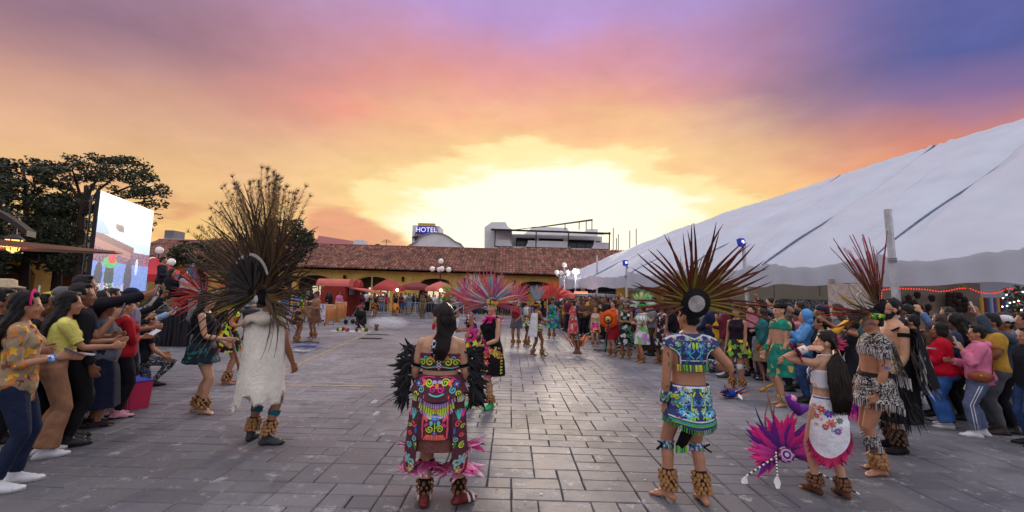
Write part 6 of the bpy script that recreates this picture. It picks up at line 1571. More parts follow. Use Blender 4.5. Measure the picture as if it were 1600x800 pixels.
def fringe(f,me,ring0,n,L,cols,parent,seg=72,w=.005):
 q=random.Random(n);mb=MB()
 for k in range(n):
  p=V3(*me.vertices[ring0+int(k/n*seg)%seg].co);mb.cur=lin(q.choice(cols));mb.tube([p,p+V3(q.uniform(-.006,.006),q.uniform(-.004,.004),-L*q.uniform(.7,1.1))],[w,w*.6],4)
 return mb.obj('fringe',mat('glass_bead',(1,1,1),.3,.2,60,attr='tint'),parent)
def girl_white():
 f=person('girl in a white flowered crop top and wrap skirt holding her very long dark hair',1298,776,8,1.43,'f',2,hair=('crop',),hairc=(40,26,22),shoes=None,group=DG,toes=True,arms=(((.85,.35,.12),(-.75,-.30,.42)),((.5,.6,.35),(-.6,-.5,.6))),feet=((-.09,.08,0,12),(.13,-.04,0,-10)),head=(52,4),w=.98,hands=(dict(d=(.5,-.55,.1),n=(.3,.4,-.6)),None),curl=(10,20))
 o=f.o;h=next(c for c in o.children if c.name.startswith('hair'))
 def path(i,q):
  a=q.uniform(-1.15,1.15);e=q.uniform(-.14,.10);L=q.uniform(.85,1.05);s0=f.hp(.07*math.sin(a*1.3),-.02-.065*math.cos(a*1.2)*q.uniform(.1,1),.226-.05*abs(a))
  return[s0,f.hp(.08*a,-.085+.02*abs(a),.13),f.hp(.07*a,-.10,.03),f.T((e*.9+.01,-.135-.02*q.random(),1.36)),f.T((e*1.1+.02,-.155-.03*q.random(),1.18)),f.T((e*1.05+.02+.012*math.sin(i),-.165-.03*q.random(),1.03)),f.T((e*.8+.025+.015*math.sin(i*2),-.165,1.40-.52*L))]
 add(f,'hair_strands',strands(path,300,.0085,.002,random.Random(5)),HAIRM((44,30,24)),parent=h)
 top=f.shell(lambda mb:f.torso(mb,1.10,1.285,.012),.002);link('crop_top',top,FLOR,o);mb=MB();mb.tube([f.T((-.07,.07,1.27)),f.T((-.085,-.0,1.43)),f.T((0,-.06,1.44)),f.T((.085,0,1.43)),f.T((.07,.07,1.27))],.014,6);add(f,'halter_strap',mb,cloth((226,224,228)))
 hf=lambda a:.20*math.sin(a+.9)
 sk=f.skirt(1.02,.62,.0,5,.006,.012,rows=14,hemfn=hf);so=link('wrap_skirt',sk,cloth((226,224,230)),o);q=random.Random(6)
 th=Thread([sk],(0,0,0),Vector((math.cos(R(58)),-math.sin(R(58))*-1,0))if False else(.76,-.65,0),(0,0,1));th.lift=.003
 for x,y,r,c,cc in((-.06,.90,.036,(206,60,60),YLO),(.0,.86,.04,(80,84,190),CORAL),(.06,.92,.03,(110,60,150),CYAN),(.02,.77,.045,(226,110,70),BLUE),(.09,.80,.032,(60,140,110),MAG),(-.03,.73,.032,(206,60,80),LIME),(.07,.70,.034,(90,90,190),YLO),(-.1,.82,.026,(190,60,90),YLO)):th.flower(x,y,r,7,c,cc,q.random())
 for k in range(16):x,y=q.uniform(-.13,.14),q.uniform(.68,.96);th.spiral(x,y,.018,1,.006,q.choice([GRN,TEAL,CORAL,BLUE,ORAN]),q.uniform(0,6))
 for z in(1.005,):th.line([(x/40,z)for x in range(-7,8)],.012,(60,60,140))
 th.done('embroidery_thread',so)
 for k in range(72):                                        # magenta feather hem
  for r in range(2):
   p=V3(*sk.vertices[14*72+k].co);d=V3(p.x*.6+q.uniform(-.1,.1),p.y*.6+q.uniform(-.1,.1),-1);L=q.uniform(.07,.12);put_feather(F_HEM[q.randrange(len(F_HEM))],so,orient(p+V3(0,0,.012),d,V3(p.x,p.y,0),(L,L,L)))
 for i in(0,1):
  cuff(f,'arm',i,1.66,1.98,FLOR,.010,'flower_cuff',.006);plume_ring(f,'arm',i,1.6,26,.085,F_HEM,-.35,'feather_cuff',r0=.04);rattle(f,i,.09,.19,40,sc=.95,m=mat('brown_pod',lin((120,80,54)),.45,.4,20));s=link('sandal',f.shoe(i,.003),cloth((96,60,44)),o)
F_HEM=fset(1,[(170,16,70),(200,24,90),(140,14,60)],[(190,30,100),(120,10,50)],.42,'plume',2,(-.3,.3),.2,(.4,.05,.15))
girl_white()

def man_bead():
 f=person('person in black and white beaded cape and kilt with a tall red-tipped feather headdress',1374,740,72,1.63,'m',0,hair=('crop',),hairc=(18,15,15),shoes=None,group=DG,toes=True,arms=(((.10,.02,-1),(-.02,.30,-1)),((.14,.1,-1),(0,.3,-1))),feet=((-.09,.02,0,14),(.10,-.06,0,-8)),head=(4,-2),curl=(70,40),extra=lambda s,co,h,t,sp:sp((-.062,.045,.085),(.03,.04,.022),(.25,.5,1.6)))
 o=f.o;body=o.data;q=random.Random(15)
 def cape(mb):f.torso(mb,1.27,1.43,.016);[f.arm(mb,i,.42,.016)for i in(0,1)];[mb.tube([f.T((k*.04,-.012,1.40)),f.T((k*.09,-.014,1.39)),f.sh[0 if k<0 else 1]],[.06,.056,.06],10)for k in(-1,1)]
 me=f.shell(cape,.0);co_=link('bead_collar',me,ZEB,o);n=len(me.vertices);v=verts_of(me);lo=[i for i in range(n)if v[i,2]<1.30 or(abs(v[i,0])>.19 and v[i,2]<1.285)];fr=MB();
 for i in lo[::2]:
  p=V3(*v[i]);fr.cur=lin(q.choice([(210,206,204),(40,38,40),(170,166,168)]));fr.tube([p,p+V3(0,0,-q.uniform(.03,.06))],[.004,.003],4)
 fr.obj('fringe',mat('silver_bead',(1,1,1),.3,.2,60,attr='tint'),co_)
 vst=f.shell(lambda mb:f.torso(mb,1.13,1.28,.014),0);a=verts_of(vst)
 # side flap of the cape down the back
 bk=MB();rr=[]
 for t in range(8):z=1.36-.05*t;w=.11+.012*t;rr.append([f.T((-w,-.135-.01*t,z)),f.T((0,-.15-.012*t,z)),f.T((w,-.135-.01*t,z)),f.T((0,-.143-.012*t,z))])
 bk.loft(rr);bo=link('back_flap',bk.mesh('back_flap',True),ZEB,o);fr=MB()
 for k in range(50):p=rr[-1][0].lerp(rr[-1][2],k/49)+V3(0,-.012,0);fr.cur=lin(q.choice([(210,206,204),(40,38,40),(170,166,168)]));fr.tube([p,p+V3(0,-.01,-q.uniform(.06,.12))],[.005,.003],4)
 fr.obj('fringe',mat('silver_bead',(1,1,1),.3,.2,60,attr='tint'),bo)
 sk=f.skirt(1.02,.74,.045,4,.006,.022,hemfn=lambda a:-.07*math.sin(a-.3)*-1*(1 if math.sin(a)<0 else .2));so=link('kilt',sk,ZEB,o);fringe(f,sk,12*72,130,.07,[(210,206,204),(60,56,58),(180,176,178)],so);b=f.skirt(1.035,1.0,.002,3,.0,.026,rows=2);link('waist_band',b,cloth((40,34,36)),o)
 for i in(0,1):
  cuff(f,'arm',i,1.5,1.93,ZEB,.012,'beaded_cuff',.006);c=cuff(f,'leg',i,1.18,1.5,ZEB,.012,'calf_guard',.004);rattle(f,i,.10,.23,52,sc=1.15);fr=MB();p0=f.kn[i].lerp(f.an[i],.45)
  for k in range(26):a=6.283*k/26;p=p0+V3(.068*math.cos(a),.068*math.sin(a),0);fr.cur=lin(q.choice([(210,206,204),(80,76,78)]));fr.tube([p,p-V3(0,0,.06)],[.004,.003],4)
  fr.obj('fringe',mat('silver_bead',(1,1,1),.3,.2,60,attr='tint'),c)
 t3=Thread([body],(0,0,0),(0,1,0),(0,0,1));t3.N=V3(-1,0,0);t3.lift=.0022;y0=f.hip[0].y
 t3.spiral(y0+.02,.72,.05,1.2,.010,BLK,1);t3.line([(y0,.66),(y0-.02,.58),(y0+.02,.52),(y0+.01,.46)],.010,BLK);t3.line([(y0-.02,.8),(y0+.05,.78)],.009,BLK)
 e=f.sh[0].lerp(f.el[0],.6);t3.line([(e.y-.02,e.z+.03),(e.y+.01,e.z+.02),(e.y+.01,e.z-.03),(e.y+.03,e.z-.06)],.007,(40,44,60));t3.disc(e.y,e.z-.07,.02,.015,(70,110,190));p=f.an[0];t3.done('body_paint',o)
 hb=headband(f,printmat('green_beads',[(40,150,60),(30,60,36),(90,190,70),(220,200,60),(206,70,40),(30,110,50)],48),'headdress');hd=hb;hm=f.HM
 mb=MB();mb.tube([f.hp(0,-.05,.18),f.hp(0,-.09,.27),f.hp(0,-.12,.34)],[.07,.055,.03],12,flat=.8);add(f,'headdress_crest',mb,cloth((26,24,28)),parent=hd)
 rd=fset(1,[(110,30,34),(70,24,28),(60,46,30)],[(190,34,50),(140,26,40)],.06,'lance',2,(-.1,.12),-.08);gn=fset(1,[(96,104,40),(150,130,50),(60,84,50)],[(190,160,60),(80,70,40)],.07,'lance',2,(-.1,.1),.0);dk=fset(1,[(60,48,40),(80,64,50)],[(40,32,30)],.04,'lance',2,(-.3,.2),.1)
 # crest seen edge-on, leaning forward over the brow
 for k in range(34):a=q.uniform(-34,8);L=q.uniform(.5,.86);s=q.uniform(-.12,.12);d=V3(s,math.sin(R(-a))*.9-.05,math.cos(R(a)));M=hm@orient(V3(s*.2,-.07,.27),d,V3(0,-1,0),(L,L,L));put_feather(rd[q.randrange(len(rd))],hd,M)
 for k in range(18):a=q.uniform(-15,75);L=q.uniform(.3,.42);s=q.uniform(-.1,.1);d=V3(s,math.sin(R(a)),math.cos(R(a)));M=hm@orient(V3(s*.2,-.06,.26),d,V3(s+.1,-1,0),(L,L,L));put_feather(gn[q.randrange(len(gn))],hd,M)
 for k in range(34):a=q.uniform(55,120);L=q.uniform(.30,.5);s=q.uniform(-.5,.1);d=V3(s,math.sin(R(a))*.8,math.cos(R(a))-.1);M=hm@orient(V3(s*.1-.03,.03,.2),d,V3(-1,0,.2),(L,L,L));put_feather((dk+gn[:2]+rd[:1])[q.randrange(len(dk)+3)],hd,M)
 wc=MB();wc.tube([hm@V3(0,.05-.0*t,.22)+V3(0,.13*math.sin(t*.35)-.06,.03*t)for t in range(8)],[.012]*8,6);add(f,'white_plume',wc,cloth((206,206,196)),parent=hd)
 s=MB();s.tube([f.wr[1]+V3(0,.05,0),f.wr[1]+V3(.02,.22,-.02)],.012,6);s.ell(f.wr[1]+V3(.02,.26,.0),(.045,.045,.05),seg=10,rows=8);r_=add(f,'rattle',s,mat('dark_gourd',lin((50,46,48)),.3))
man_bead()

def man_big():
 f=person('large bearded person with bare shoulders and a black-white feather cape beside the beaded dancer',1402,704,80,1.76,'m',2,hair=('crop',),hairc=(16,14,15),shoes=None,group=DG,w=1.1,arms=(((.12,.05,-1),(-.1,.5,-1)),((.14,.1,-1),(0,.4,-1))),head=(-2,2),feet=((-.12,.03,0,10),(.12,-.05,0,-10)))
 o=f.o;q=random.Random(25);BL=cloth((26,24,28))
 mb=MB();M=f.HM.to_3x3();mb.ell(f.hp(0,.035,.035),(.064,.064,.052),M,14,10);mb.ell(f.hp(0,.07,.008),(.036,.032,.032),M);[mb.ell(f.hp(k*.062,.0,.085),(.014,.026,.05),M,10,8)for k in(-1,1)];link('beard',remesh(mb,.010,2,'beard'),HAIRM((20,17,17)),o)
 g=MB();[g.tube([f.hp(k*.032+.02*math.cos(t),.1,.108+.015*math.sin(t))for t in np.linspace(0,6.283,10)],.0028,5)for k in(-1,1)];[g.tube([f.hp(k*.055,.095,.112),f.hp(k*.08,0,.11)],.003,5)for k in(-1,1)];add(f,'glasses',g,IRON)
 cp=MB();rr=[]
 for t in range(12):
  z=1.36-.055*t;r=[]
  for k in range(17):a=-2.9+2.5*k/16;r.append(f.T(((.30+.012*t)*math.cos(a),-.02+(.18+.012*t)*math.sin(a)+.012*math.sin(k*2.2)*t/6,z-.12*max(0,math.cos(a)))))
  rr.append(r)
 cp.loft(rr,cap=False,closed=False);co=link('black_cape',cp.mesh('black_cape',True),BL,o)
 st=MB();st.tube([f.T((-.17,.10,1.33)),f.T((-.20,-.02,1.40)),f.T((-.18,-.14,1.30))],.018,8,flat=.5);add(f,'shoulder_strap',st,BL);cuff(f,'arm',0,.15,.3,(24,22,26),.01,'arm_band')
 bw=fset(1,[(40,38,42),(70,68,70),(30,28,30)],[(190,186,184),(24,22,24),(150,146,146)],.16,'plume',2,(-.15,.15),.05,(.6,.6,.6))
 for k in range(130):
  t=q.random()**.8;a=q.uniform(-3.0,-1.3);z=1.34-.5*t;p=f.T(((.29+.05*t)*math.cos(a),-.03+(.18+.07*t)*math.sin(a),z));d=V3(math.cos(a)*.2+q.uniform(-.15,.15),math.sin(a)*.2+q.uniform(-.1,.1),-1);L=q.uniform(.16,.30);put_feather(bw[q.randrange(len(bw))],co,orient(p,d,V3(math.cos(a),math.sin(a),0),(L,L,L)))
 sk=f.skirt(1.02,.34,.03,11,.015,.02);so=link('black_skirt',sk,BL,o);fr=MB()
 for k in range(300):i=q.randrange(4,13);p=V3(*sk.vertices[i*72+q.randrange(72)].co);n=V3(p.x,p.y,0).normalized();fr.cur=lin(q.choice([(20,18,22),(34,32,36),(28,26,28)]));fr.add([p-V3(-n.y,n.x,0)*.01,p+V3(-n.y,n.x,0)*.01,p+n*q.uniform(.02,.07)-V3(0,0,q.uniform(.06,.14))],[(0,1,2)])
 fr.obj('skirt_shag',mat('shag',(1,1,1),.8,.3,30,attr='tint'),so)
 kp=MB();kp.ell(f.T((-.1,.17,.66)),(.06,.03,.07));add(f,'mask_ornament',kp,printmat('mask_beads',[(120,60,50),(30,26,28),(160,110,90)],40))
 for i in(0,1):rattle(f,i,.10,.27,40,sc=1.1,each=True,m=mat('dark_pod',lin((86,62,46)),.45,.4,20));link('shoe',f.shoe(i),cloth((30,28,30)),o)
 # two long barred tail feathers trailing on the paving
 tf=feather_mesh(1,.03,.1,.04,lin((40,36,36)),lin((60,54,50)),'lance',12,3);hd=empty('tail_feathers');hd.parent=o
 for d in((.55,-.75,-.08),(.25,-.95,-.06),(.8,-.5,-.06)):put_feather(tf,hd,orient(f.T((-.05,-.25,.32)),d,V3(0,0,1),(1,.9,.9)))
man_big()

def dancer(label,px,py,face,h,sex,tone,top,skirt,hair=('long',.3),fanspec=None,hb=None,rattles=True,arms=('relax','down'),D=None,shoes=None,topkw=None,z1=.66,flare=.05,print_skirt=None,seed=1,**kw):
 f=person(label,px,py,face,h,sex,tone,hair=hair,shoes=shoes,group=DG,arms=arms,D=D,**kw);o=f.o
 if top is not None:me=f.top(**(topkw or dict(kind='tank',hem=1.0 if sex=='f' else 1.12)));link('bodice',me,top,o)
 if skirt is not None:me=f.skirt(1.03,z1,flare,8,.012,.016);link('skirt',me,skirt,o);f.sk=me
 if hb is not None:headband(f,hb)
 if fanspec:
  hd=empty('headdress');hd.parent=o;b=MB();b.ell(f.hp(0,-.04,.2),(.08,.07,.06),f.HM.to_3x3(),12,8);add(f,'headdress_cap',b,cloth((30,26,30)),parent=hd);fan(hd,f.HM@Matrix.Rotation(R(((180 if face>0 else-180)-face if abs(face)>90 else-face)*.7),4,'Z'),fanspec,seed,(0,-.06,.2))
 if rattles:
  for i in(0,1):rattle(f,i,.10,.22,30,each=False,sc=1.2)
 return f
def mixset(cols,tips,w=.08,shape='lance',bends=(-.15,.15),back=.05):return fset(1,cols,tips,w,shape,len(bends),bends,back)
def woman_pink():
 f=person('woman in a black dress with neon flowered hem and magenta feather collar, stepping',764,637,128,1.60,'f',2,hair=('crop',),shoes=None,group=DG,w=1.12,arms=(((.16,.12,-1),(-.45,.75,-.35)),((.25,.35,-.9),(-.3,.9,.1))),feet=((-.08,.02,0,12),(.12,.24,.02,-10)),head=(18,0),lip=(.8,.25,.3),vox=.010)
 o=f.o;q=random.Random(33);BLKC=cloth((24,22,26));t=f.top('tank',.95,.014);link('bodice',t,BLKC,o);sk=f.skirt(1.05,.52,.05,6,.008,.018,rows=14);so=link('skirt',sk,BLKC,o)
 for ang in(0,1):
  U=(math.cos(R(-30)),math.sin(R(-30)),0)if ang==0 else(-1,0,0);th=Thread([sk,t],(0,0,0),U,(0,0,1));th.N=Vector(U).cross(V3(0,0,1))if ang else Vector(U).cross(V3(0,0,1));th.lift=.004
 # the skirt decoration faces the camera: front-left
 for U in((-math.cos(R(55)),-math.sin(R(55)),0),(-math.cos(R(0)),-math.sin(R(0)),0)):
  th=Thread([sk,t],(0,0,0),U,(0,0,1));th.lift=.004
  for x in np.arange(-.17,.18,.05):th.flower(x,.565,.022,6,q.choice([LIME,CORAL,MAG,YLO]),q.choice([CYAN,YLO,MAG]),q.random());th.spiral(x+.025,.60,.014,1.1,.007,q.choice([LIME,GRN,CORAL]))
  th.line([(x,.53)for x in np.arange(-.2,.21,.02)],.012,MAG)
 for U,cx in(((-math.cos(R(55)),-math.sin(R(55)),0),0.02),):
  th2=Thread([sk,t],(0,0,0),U,(0,0,1));th2.lift=.004;motif(th2,cx,.88,.24,.16,[LIME,CORAL,MAG,YLO,GRN,ORAN],26,4,.012);th2.flower(cx-.03,.9,.05,7,CORAL,LIME);th2.flower(cx+.05,.86,.045,7,LIME,MAG);th2.flower(cx-.09,.72,.05,6,CORAL,LIME)
  for k in range(7):th2.line([(cx+.13,.56+.045*k),(cx+.165,.575+.045*k)],.014,q.choice([LIME,CORAL,YLO,MAG]));th2.line([(cx+.13,.585+.045*k),(cx+.165,.57+.045*k)],.008,LIME)
  th2.done('embroidery_thread',so);
 th.done('embroidery_thread',so)
 cl=empty('feather_collar');cl.parent=o
 b=MB();b.tube([f.T((.10*math.cos(a),-.01+.085*math.sin(a),1.41))for a in np.linspace(0,6.283,18)],.018,8);add(f,'collar_band',b,cloth((190,20,110)),parent=cl)
 for k in range(110):a=q.uniform(0,6.283);p=f.T((.11*math.cos(a),-.01+.09*math.sin(a),1.41-q.uniform(0,.03)));d=V3(math.cos(a),math.sin(a)*.8,q.uniform(-1.3,.1));L=q.uniform(.08,.14);put_feather(F_MAG[q.randrange(len(F_MAG))],cl,orient(p,d,V3(math.cos(a),math.sin(a),1),(L,L,L)))
 for i in(0,1):plume_ring(f,'arm',i,1.8,26,.11,F_MAG,.2,'wrist_plume',r0=.035)
 ar=MB();ar.ell(f.wr[0]+V3(-.03,.05,.0),(.05,.05,.07));hb=headband(f,printmat('orange_beads',[(240,130,40),(120,200,60),(230,60,50),(240,180,50),(60,60,60),(120,190,60)],40),'headdress',.175,-8,.034);A=mixset([(150,40,130),(210,70,60),(60,110,150),(190,180,170),(90,50,140)],[(200,60,130),(240,130,60),(120,190,200),(230,226,220)],.055)
 B=mixset([(170,40,100),(120,60,160),(226,90,40)],[(190,60,110),(230,120,60)],.07);fan(hb,f.HM@Matrix.Rotation(R(46),4,'Z'),[(60,-95,105,.44,A,.08,12),(34,-110,118,.52,B,.09,18),(14,-25,35,.42,A,.08,4)],8,(0,-.05,.19))
 for i in(0,1):rattle(f,i,.11,.22,36,sc=1.0);s=link('sandal',f.shoe(i,.006),mat('bright_green_leather',lin((40,170,96)),.4),o)
 cuff(f,'leg',1,1.0,1.1,(214,190,180),.012,'knee_pad')
woman_pink()
REDF=mixset([(190,30,36),(150,20,30),(230,190,170)],[(214,40,40),(120,20,28)],.07);NEON=printmat('neon_floral_black',[(26,24,28),(26,24,28),(40,190,60),(26,24,28),(230,70,40),(26,24,28),(200,220,60),(26,24,28)],17,warp=.1)
TEALD=printmat('dark_teal_beads',[(24,34,44),(24,34,44),(24,34,44),(40,110,110),(24,30,40)],22,warp=.2);GOLDP=printmat('black_gold_print',[(30,26,24),(200,140,50),(30,26,24),(180,90,40),(40,34,30)],16,warp=.2)
WG=mixset([(226,228,224),(200,214,206),(90,190,90)],[(236,238,232),(60,170,90)],.10,'plume')
f=dancer('woman in a dark teal playsuit with a red feather headdress, holding a feathered staff',308,645,-70,1.60,'f',2,cloth((22,28,36)),TEALD,('long',.34),[(20,-120,60,.42,REDF,.08,20),(12,-140,-40,.5,REDF,.08,10)],cloth((150,30,34)),arms=(((.12,.05,-1),(-.1,.9,-.5)),((.16,.25,-1),(-.15,.95,-.15))),toes=True,z1=.70,feet=((-.10,-.06,0,6),(.10,.08,0,-16)),w=1.08,seed=3)
q=random.Random(50);b=MB();q0=f.wr[1]+V3(-.02,.06,.0);b.tube([q0+V3(0,-.02,.12),q0+V3(0,.14,-.42),q0+V3(.02,.30,-.86)],[.015,.02,.014],8);st=add(f,'feathered_staff',b,mat('staff_wood',lin((110,66,44)),.6,.4,20))
for k in range(40):t=q.uniform(.35,1);p=q0+V3(0,.30*t,-.86*t);d=V3(q.uniform(-.6,.6),q.uniform(-.2,.8),-1);L=q.uniform(.10,.2);put_feather((F_DARKTIP+F_BLACKB)[q.randrange(len(F_DARKTIP)+3)],st,orient(p,d,V3(0,-1,.3),(L*2,L,L)))
t3=Thread([f.o.data],(0,0,0),(0,-1,0),(0,0,1));t3.lift=.003
for i in(0,1):
 y=f.kn[i].y;t3.line([(-y-.02,.66),(-y,.58),(-y-.03,.5)],.018,(70,40,50));t3.spiral(-y,.36,.03,1,.010,(60,34,40));t3.line([(-y+.02,.3),(-y-.02,.24)],.014,(60,34,40))
t3.done('body_paint',f.o)
dancer('dancer in black with neon green and red flowers, half hidden behind the teal dancer',352,600,-60,1.60,'f',0,NEON,NEON,('long',.3),[(22,-115,115,.34,REDF+WG[:2],.08,15)],cloth((60,120,50)),arms=('hold','hold'),z1=.6,seed=4)
dancer('dancer in green-trimmed black regalia bending behind the fur cape',462,535,-40,1.62,'m',1,NEON,GOLDP,('crop',),[(20,-100,100,.4,F_DARKTIP,.08,12)],cloth((40,90,40)),arms=('hold','front'),lean=22,z1=.6,seed=5)
dancer('bare-chested dancer beside the drums in a brown skin skirt',490,528,150,1.64,'m',1,None,cloth((110,78,60)),('crop',),[(16,-90,90,.36,F_DARKTIP,.08,12)],cloth((120,60,40)),arms=('hold','relax'),z1=.55,seed=6)
OR=printmat('orange_tabard',[(226,120,40),(226,120,40),(200,60,40),(40,34,30),(240,170,60)],9,warp=.2)
dancer('distant dancer in black with a flame-orange tabard facing the camera',617,495,180,1.62,'f',0,cloth((30,26,28)),OR,('long',.25),[(14,-80,80,.25,mixset([(190,120,50)],[(240,170,60)],.1),.08,5)],None,arms=('relax','relax'),z1=.5,seed=7,w=1.08)
dancer('distant dancer with yellow plumes turning in a black and gold skirt',584,498,-120,1.58,'f',1,cloth((30,26,26)),GOLDP,('long',.25),[(18,-100,100,.28,mixset([(220,170,60),(60,50,40)],[(240,200,80)],.1),.08,5)],None,arms=('front','front'),z1=.55,seed=8)
dancer('distant dancer in an olive cloak among the smoke',660,498,170,1.62,'m',1,cloth((92,84,60)),cloth((88,80,62)),('crop',),[(14,-80,80,.25,F_DARKTIP,.08,5)],None,arms=('relax','relax'),z1=.35,seed=9)
WB=mixset([(206,206,210),(90,150,170),(150,40,110),(60,50,60)],[(230,230,232),(130,190,200)],.06);MIXF=mixset([(190,40,90),(226,90,50),(110,50,140)],[(210,60,120),(240,140,70)],.07);GR=mixset([(70,150,50),(190,60,40),(200,150,40)],[(110,180,60),(226,110,50)],.08)
dancer('dancer in white trousers and green-red plumes just past the pony-tailed woman',706,548,150,1.64,'m',1,cloth((30,26,28)),None,('crop',),[(40,-110,110,.55,GR,.08,12)],cloth((80,120,40)),arms=('hold','front'),lean=8,bottom=('pants',(214,214,220),dict(t=1.3,g=.03)),seed=10)
dancer('dancer in a striped black cape with white-turquoise feather fan behind the stepping woman',738,590,100,1.55,'f',1,printmat('cape_stripes',[(30,26,30),(200,90,90),(30,26,30),(214,206,200),(120,60,150)],15,warp=.3),NEON,('crop',),[(52,-112,112,.62,WB,.09,12),(36,-80,80,.66,MIXF,.09,8)],cloth((200,90,40)),arms=('hold','hold'),lean=14,z1=.55,seed=11)
dancer('dancer bent forward in grey with a magenta rosette apron',806,540,165,1.60,'f',1,cloth((150,40,60)),cloth((84,88,100)),('crop',),[(56,-110,110,.66,MIXF,.09,10)],cloth((170,40,70)),arms=('front','front'),lean=16,z1=.62,seed=12)
f=dancer('young dancer with a white cape, bare legs and a grey feather crest striding',838,556,-70,1.50,'m',3,GOLDP,printmat('green_gold_print',[(60,90,40),(200,170,60),(40,36,34),(214,206,200)],17,warp=.2),('crop',),[(22,-30,30,.55,mixset([(120,130,140),(90,110,130)],[(160,170,180)],.08),.08,0),(12,-110,-40,.3,GR,.08,10)],cloth((150,120,40)),arms=(((.15,.3,-1),(0,.9,-.3)),((.15,.5,-.9),(0,.9,.1))),z1=.8,feet=((-.09,-.12,0,0),(.09,.16,0,0)),seed=13)
cp=f.skirt(1.36,.62,.06,7,.02,.05,a0=math.pi*1.1,a1=math.pi*1.9);link('white_cape',cp,cloth((206,204,208)),f.o)
dancer('second striding dancer with brown leggings behind the young one',822,540,-60,1.55,'m',1,cloth((206,204,206)),printmat('green_gold_print',[(60,90,40)],17),('crop',),[(20,-100,100,.36,GR,.08,10)],cloth((190,150,60)),arms=('hold','relax'),z1=.7,seed=14)
GBL=printmat('green_blue_print',[(40,130,70),(40,90,170),(90,180,80),(30,60,50),(70,170,190)],14,warp=.2)
dancer('dancer in green and blue skirts with an upright red feather fan',862,528,165,1.62,'f',1,GBL,GBL,('crop',),[(44,-85,85,.78,mixset([(206,40,40),(170,24,34)],[(230,60,50)],.09),.1,4)],cloth((40,90,60)),arms=('akimbo','hold'),z1=.42,flare=.12,seed=15)
dancer('woman in a long coral flowered dress with a dark headscarf',895,528,120,1.55,'f',1,printmat('coral_floral',[(206,60,76),(206,60,76),(226,120,120),(214,206,190)],14,warp=.1),printmat('coral_floral',[(206,60,76)],14),('bob',),None,cloth((40,36,60)),arms=('relax','hold'),z1=.22,flare=.1,seed=16)
dancer('child dancer in pale top and pink-black skirt near the incense burner',930,541,160,1.35,'f',2,cloth((190,160,140)),printmat('pink_black_print',[(226,60,140),(30,26,30),(240,180,60),(30,26,30)],14,warp=.2),('bun',),None,cloth((190,150,60)),arms=('relax','relax'),z1=.62,seed=17)
f=dancer('woman holding a round orange sun shield with long black hair',958,556,120,1.64,'f',2,cloth((200,70,40)),cloth((150,30,44)),('long',.32),None,None,arms=('hold','relax'),z1=.5,seed=18)
s=MB();c0=f.T((-.06,.26,1.10));M=Matrix.Rotation(R(35),3,'Z');s.tube([c0+M@V3(0,-.015,0),c0+M@V3(0,.03,0)],[.30,.22],6,up=(0,0,1));so=add(f,'sun_shield',s,cloth((214,84,34)),smooth=False)
for r,y,c in((.13,.032,(40,24,20)),(.10,.034,(226,170,60)),(.05,.036,(190,50,36))):s=MB();s.tube([c0+M@V3(0,y,0),c0+M@V3(0,y+.004,0)],[r,r],20,up=(0,0,1));add(f,'shield_ring',s,cloth(c),parent=so)
s=MB();s.tube([f.wr[0]+V3(-.02,.06,.0),f.wr[0]+V3(-.05,.22,-.95)],[.02,.03],8);st=add(f,'staff',s,cloth((60,44,40)))
for k in range(26):p=f.wr[0]+V3(-.05,.2,-.55-.4*rng.random());L=rng.uniform(.1,.2);put_feather((F_BLACKB+WG[:2])[rng.randrange(5)],st,orient(p,V3(rng.uniform(-.6,.6),rng.uniform(-.6,.6),-1),V3(0,1,.2),(L,L,L)))
dancer('dancer in black with a white spiral motif and a patterned cap',978,560,150,1.60,'f',1,printmat('black_green_print',[(28,26,30),(28,26,30),(28,26,30),(70,120,90),(190,190,190)],12,warp=.15),printmat('black_green_print',[(28,26,30)],12),('bob',),None,printmat('bandana',[(120,120,130),(40,40,50),(190,190,196)],40),arms=('fold','hold'),z1=.42,seed=19)
f=dancer('dancer in white and lilac with a shaggy white shawl and bright green mask plume',1003,566,100,1.58,'f',0,cloth((206,208,206)),printmat('lilac_white_print',[(214,208,220),(190,130,200),(120,190,90),(214,210,216)],9,warp=.15),('bob',),[(34,-100,110,.34,WG,.08,14),(14,-60,60,.4,mixset([(60,180,80),(210,190,60)],[(90,210,90)],.07),.08,4)],cloth((40,170,80)),arms=('hold','relax'),z1=.52,seed=20,toes=False)
sh=empty('feather_shawl');sh.parent=f.o;b=MB();b.tube([f.T((.15*math.cos(a),-.01+.11*math.sin(a),1.38))for a in np.linspace(0,6.283,16)],.02,6);add(f,'shawl_band',b,cloth((214,214,210)),parent=sh)
for k in range(90):a=rng.uniform(0,6.283);p=f.T((.17*math.cos(a),-.01+.13*math.sin(a),1.38-rng.uniform(0,.1)));L=rng.uniform(.14,.24);put_feather(WG[rng.randrange(4)%len(WG)],sh,orient(p,V3(math.cos(a)*.7,math.sin(a)*.7,-1),V3(math.cos(a),math.sin(a),.5),(L,L,L)))
plume_ring(f,'arm',0,1.3,30,.14,WG[:2],.4,'arm_plume')
dancer('woman in a black dress with pale flowers walking barefoot past the crowd',1035,568,115,1.58,'f',1,printmat('black_pale_floral',[(30,26,34),(30,26,34),(30,26,34),(200,196,190),(150,90,120)],15,warp=.12),printmat('black_pale_floral',[(30,26,34)],15),('long',.3),None,None,arms=('relax','relax'),z1=.42,seed=21)
f=dancer('dancer in a black dress with green and yellow scrolls and a white knee bandage',1153,608,128,1.60,'f',0,cloth((38,28,40)),printmat('black_yellow_print',[(34,28,36),(34,28,36),(220,190,50),(110,160,50),(34,28,36)],12,warp=.15),('long',.3),None,None,arms=('relax','relax'),z1=.66,flare=.09,seed=22,toes=True)
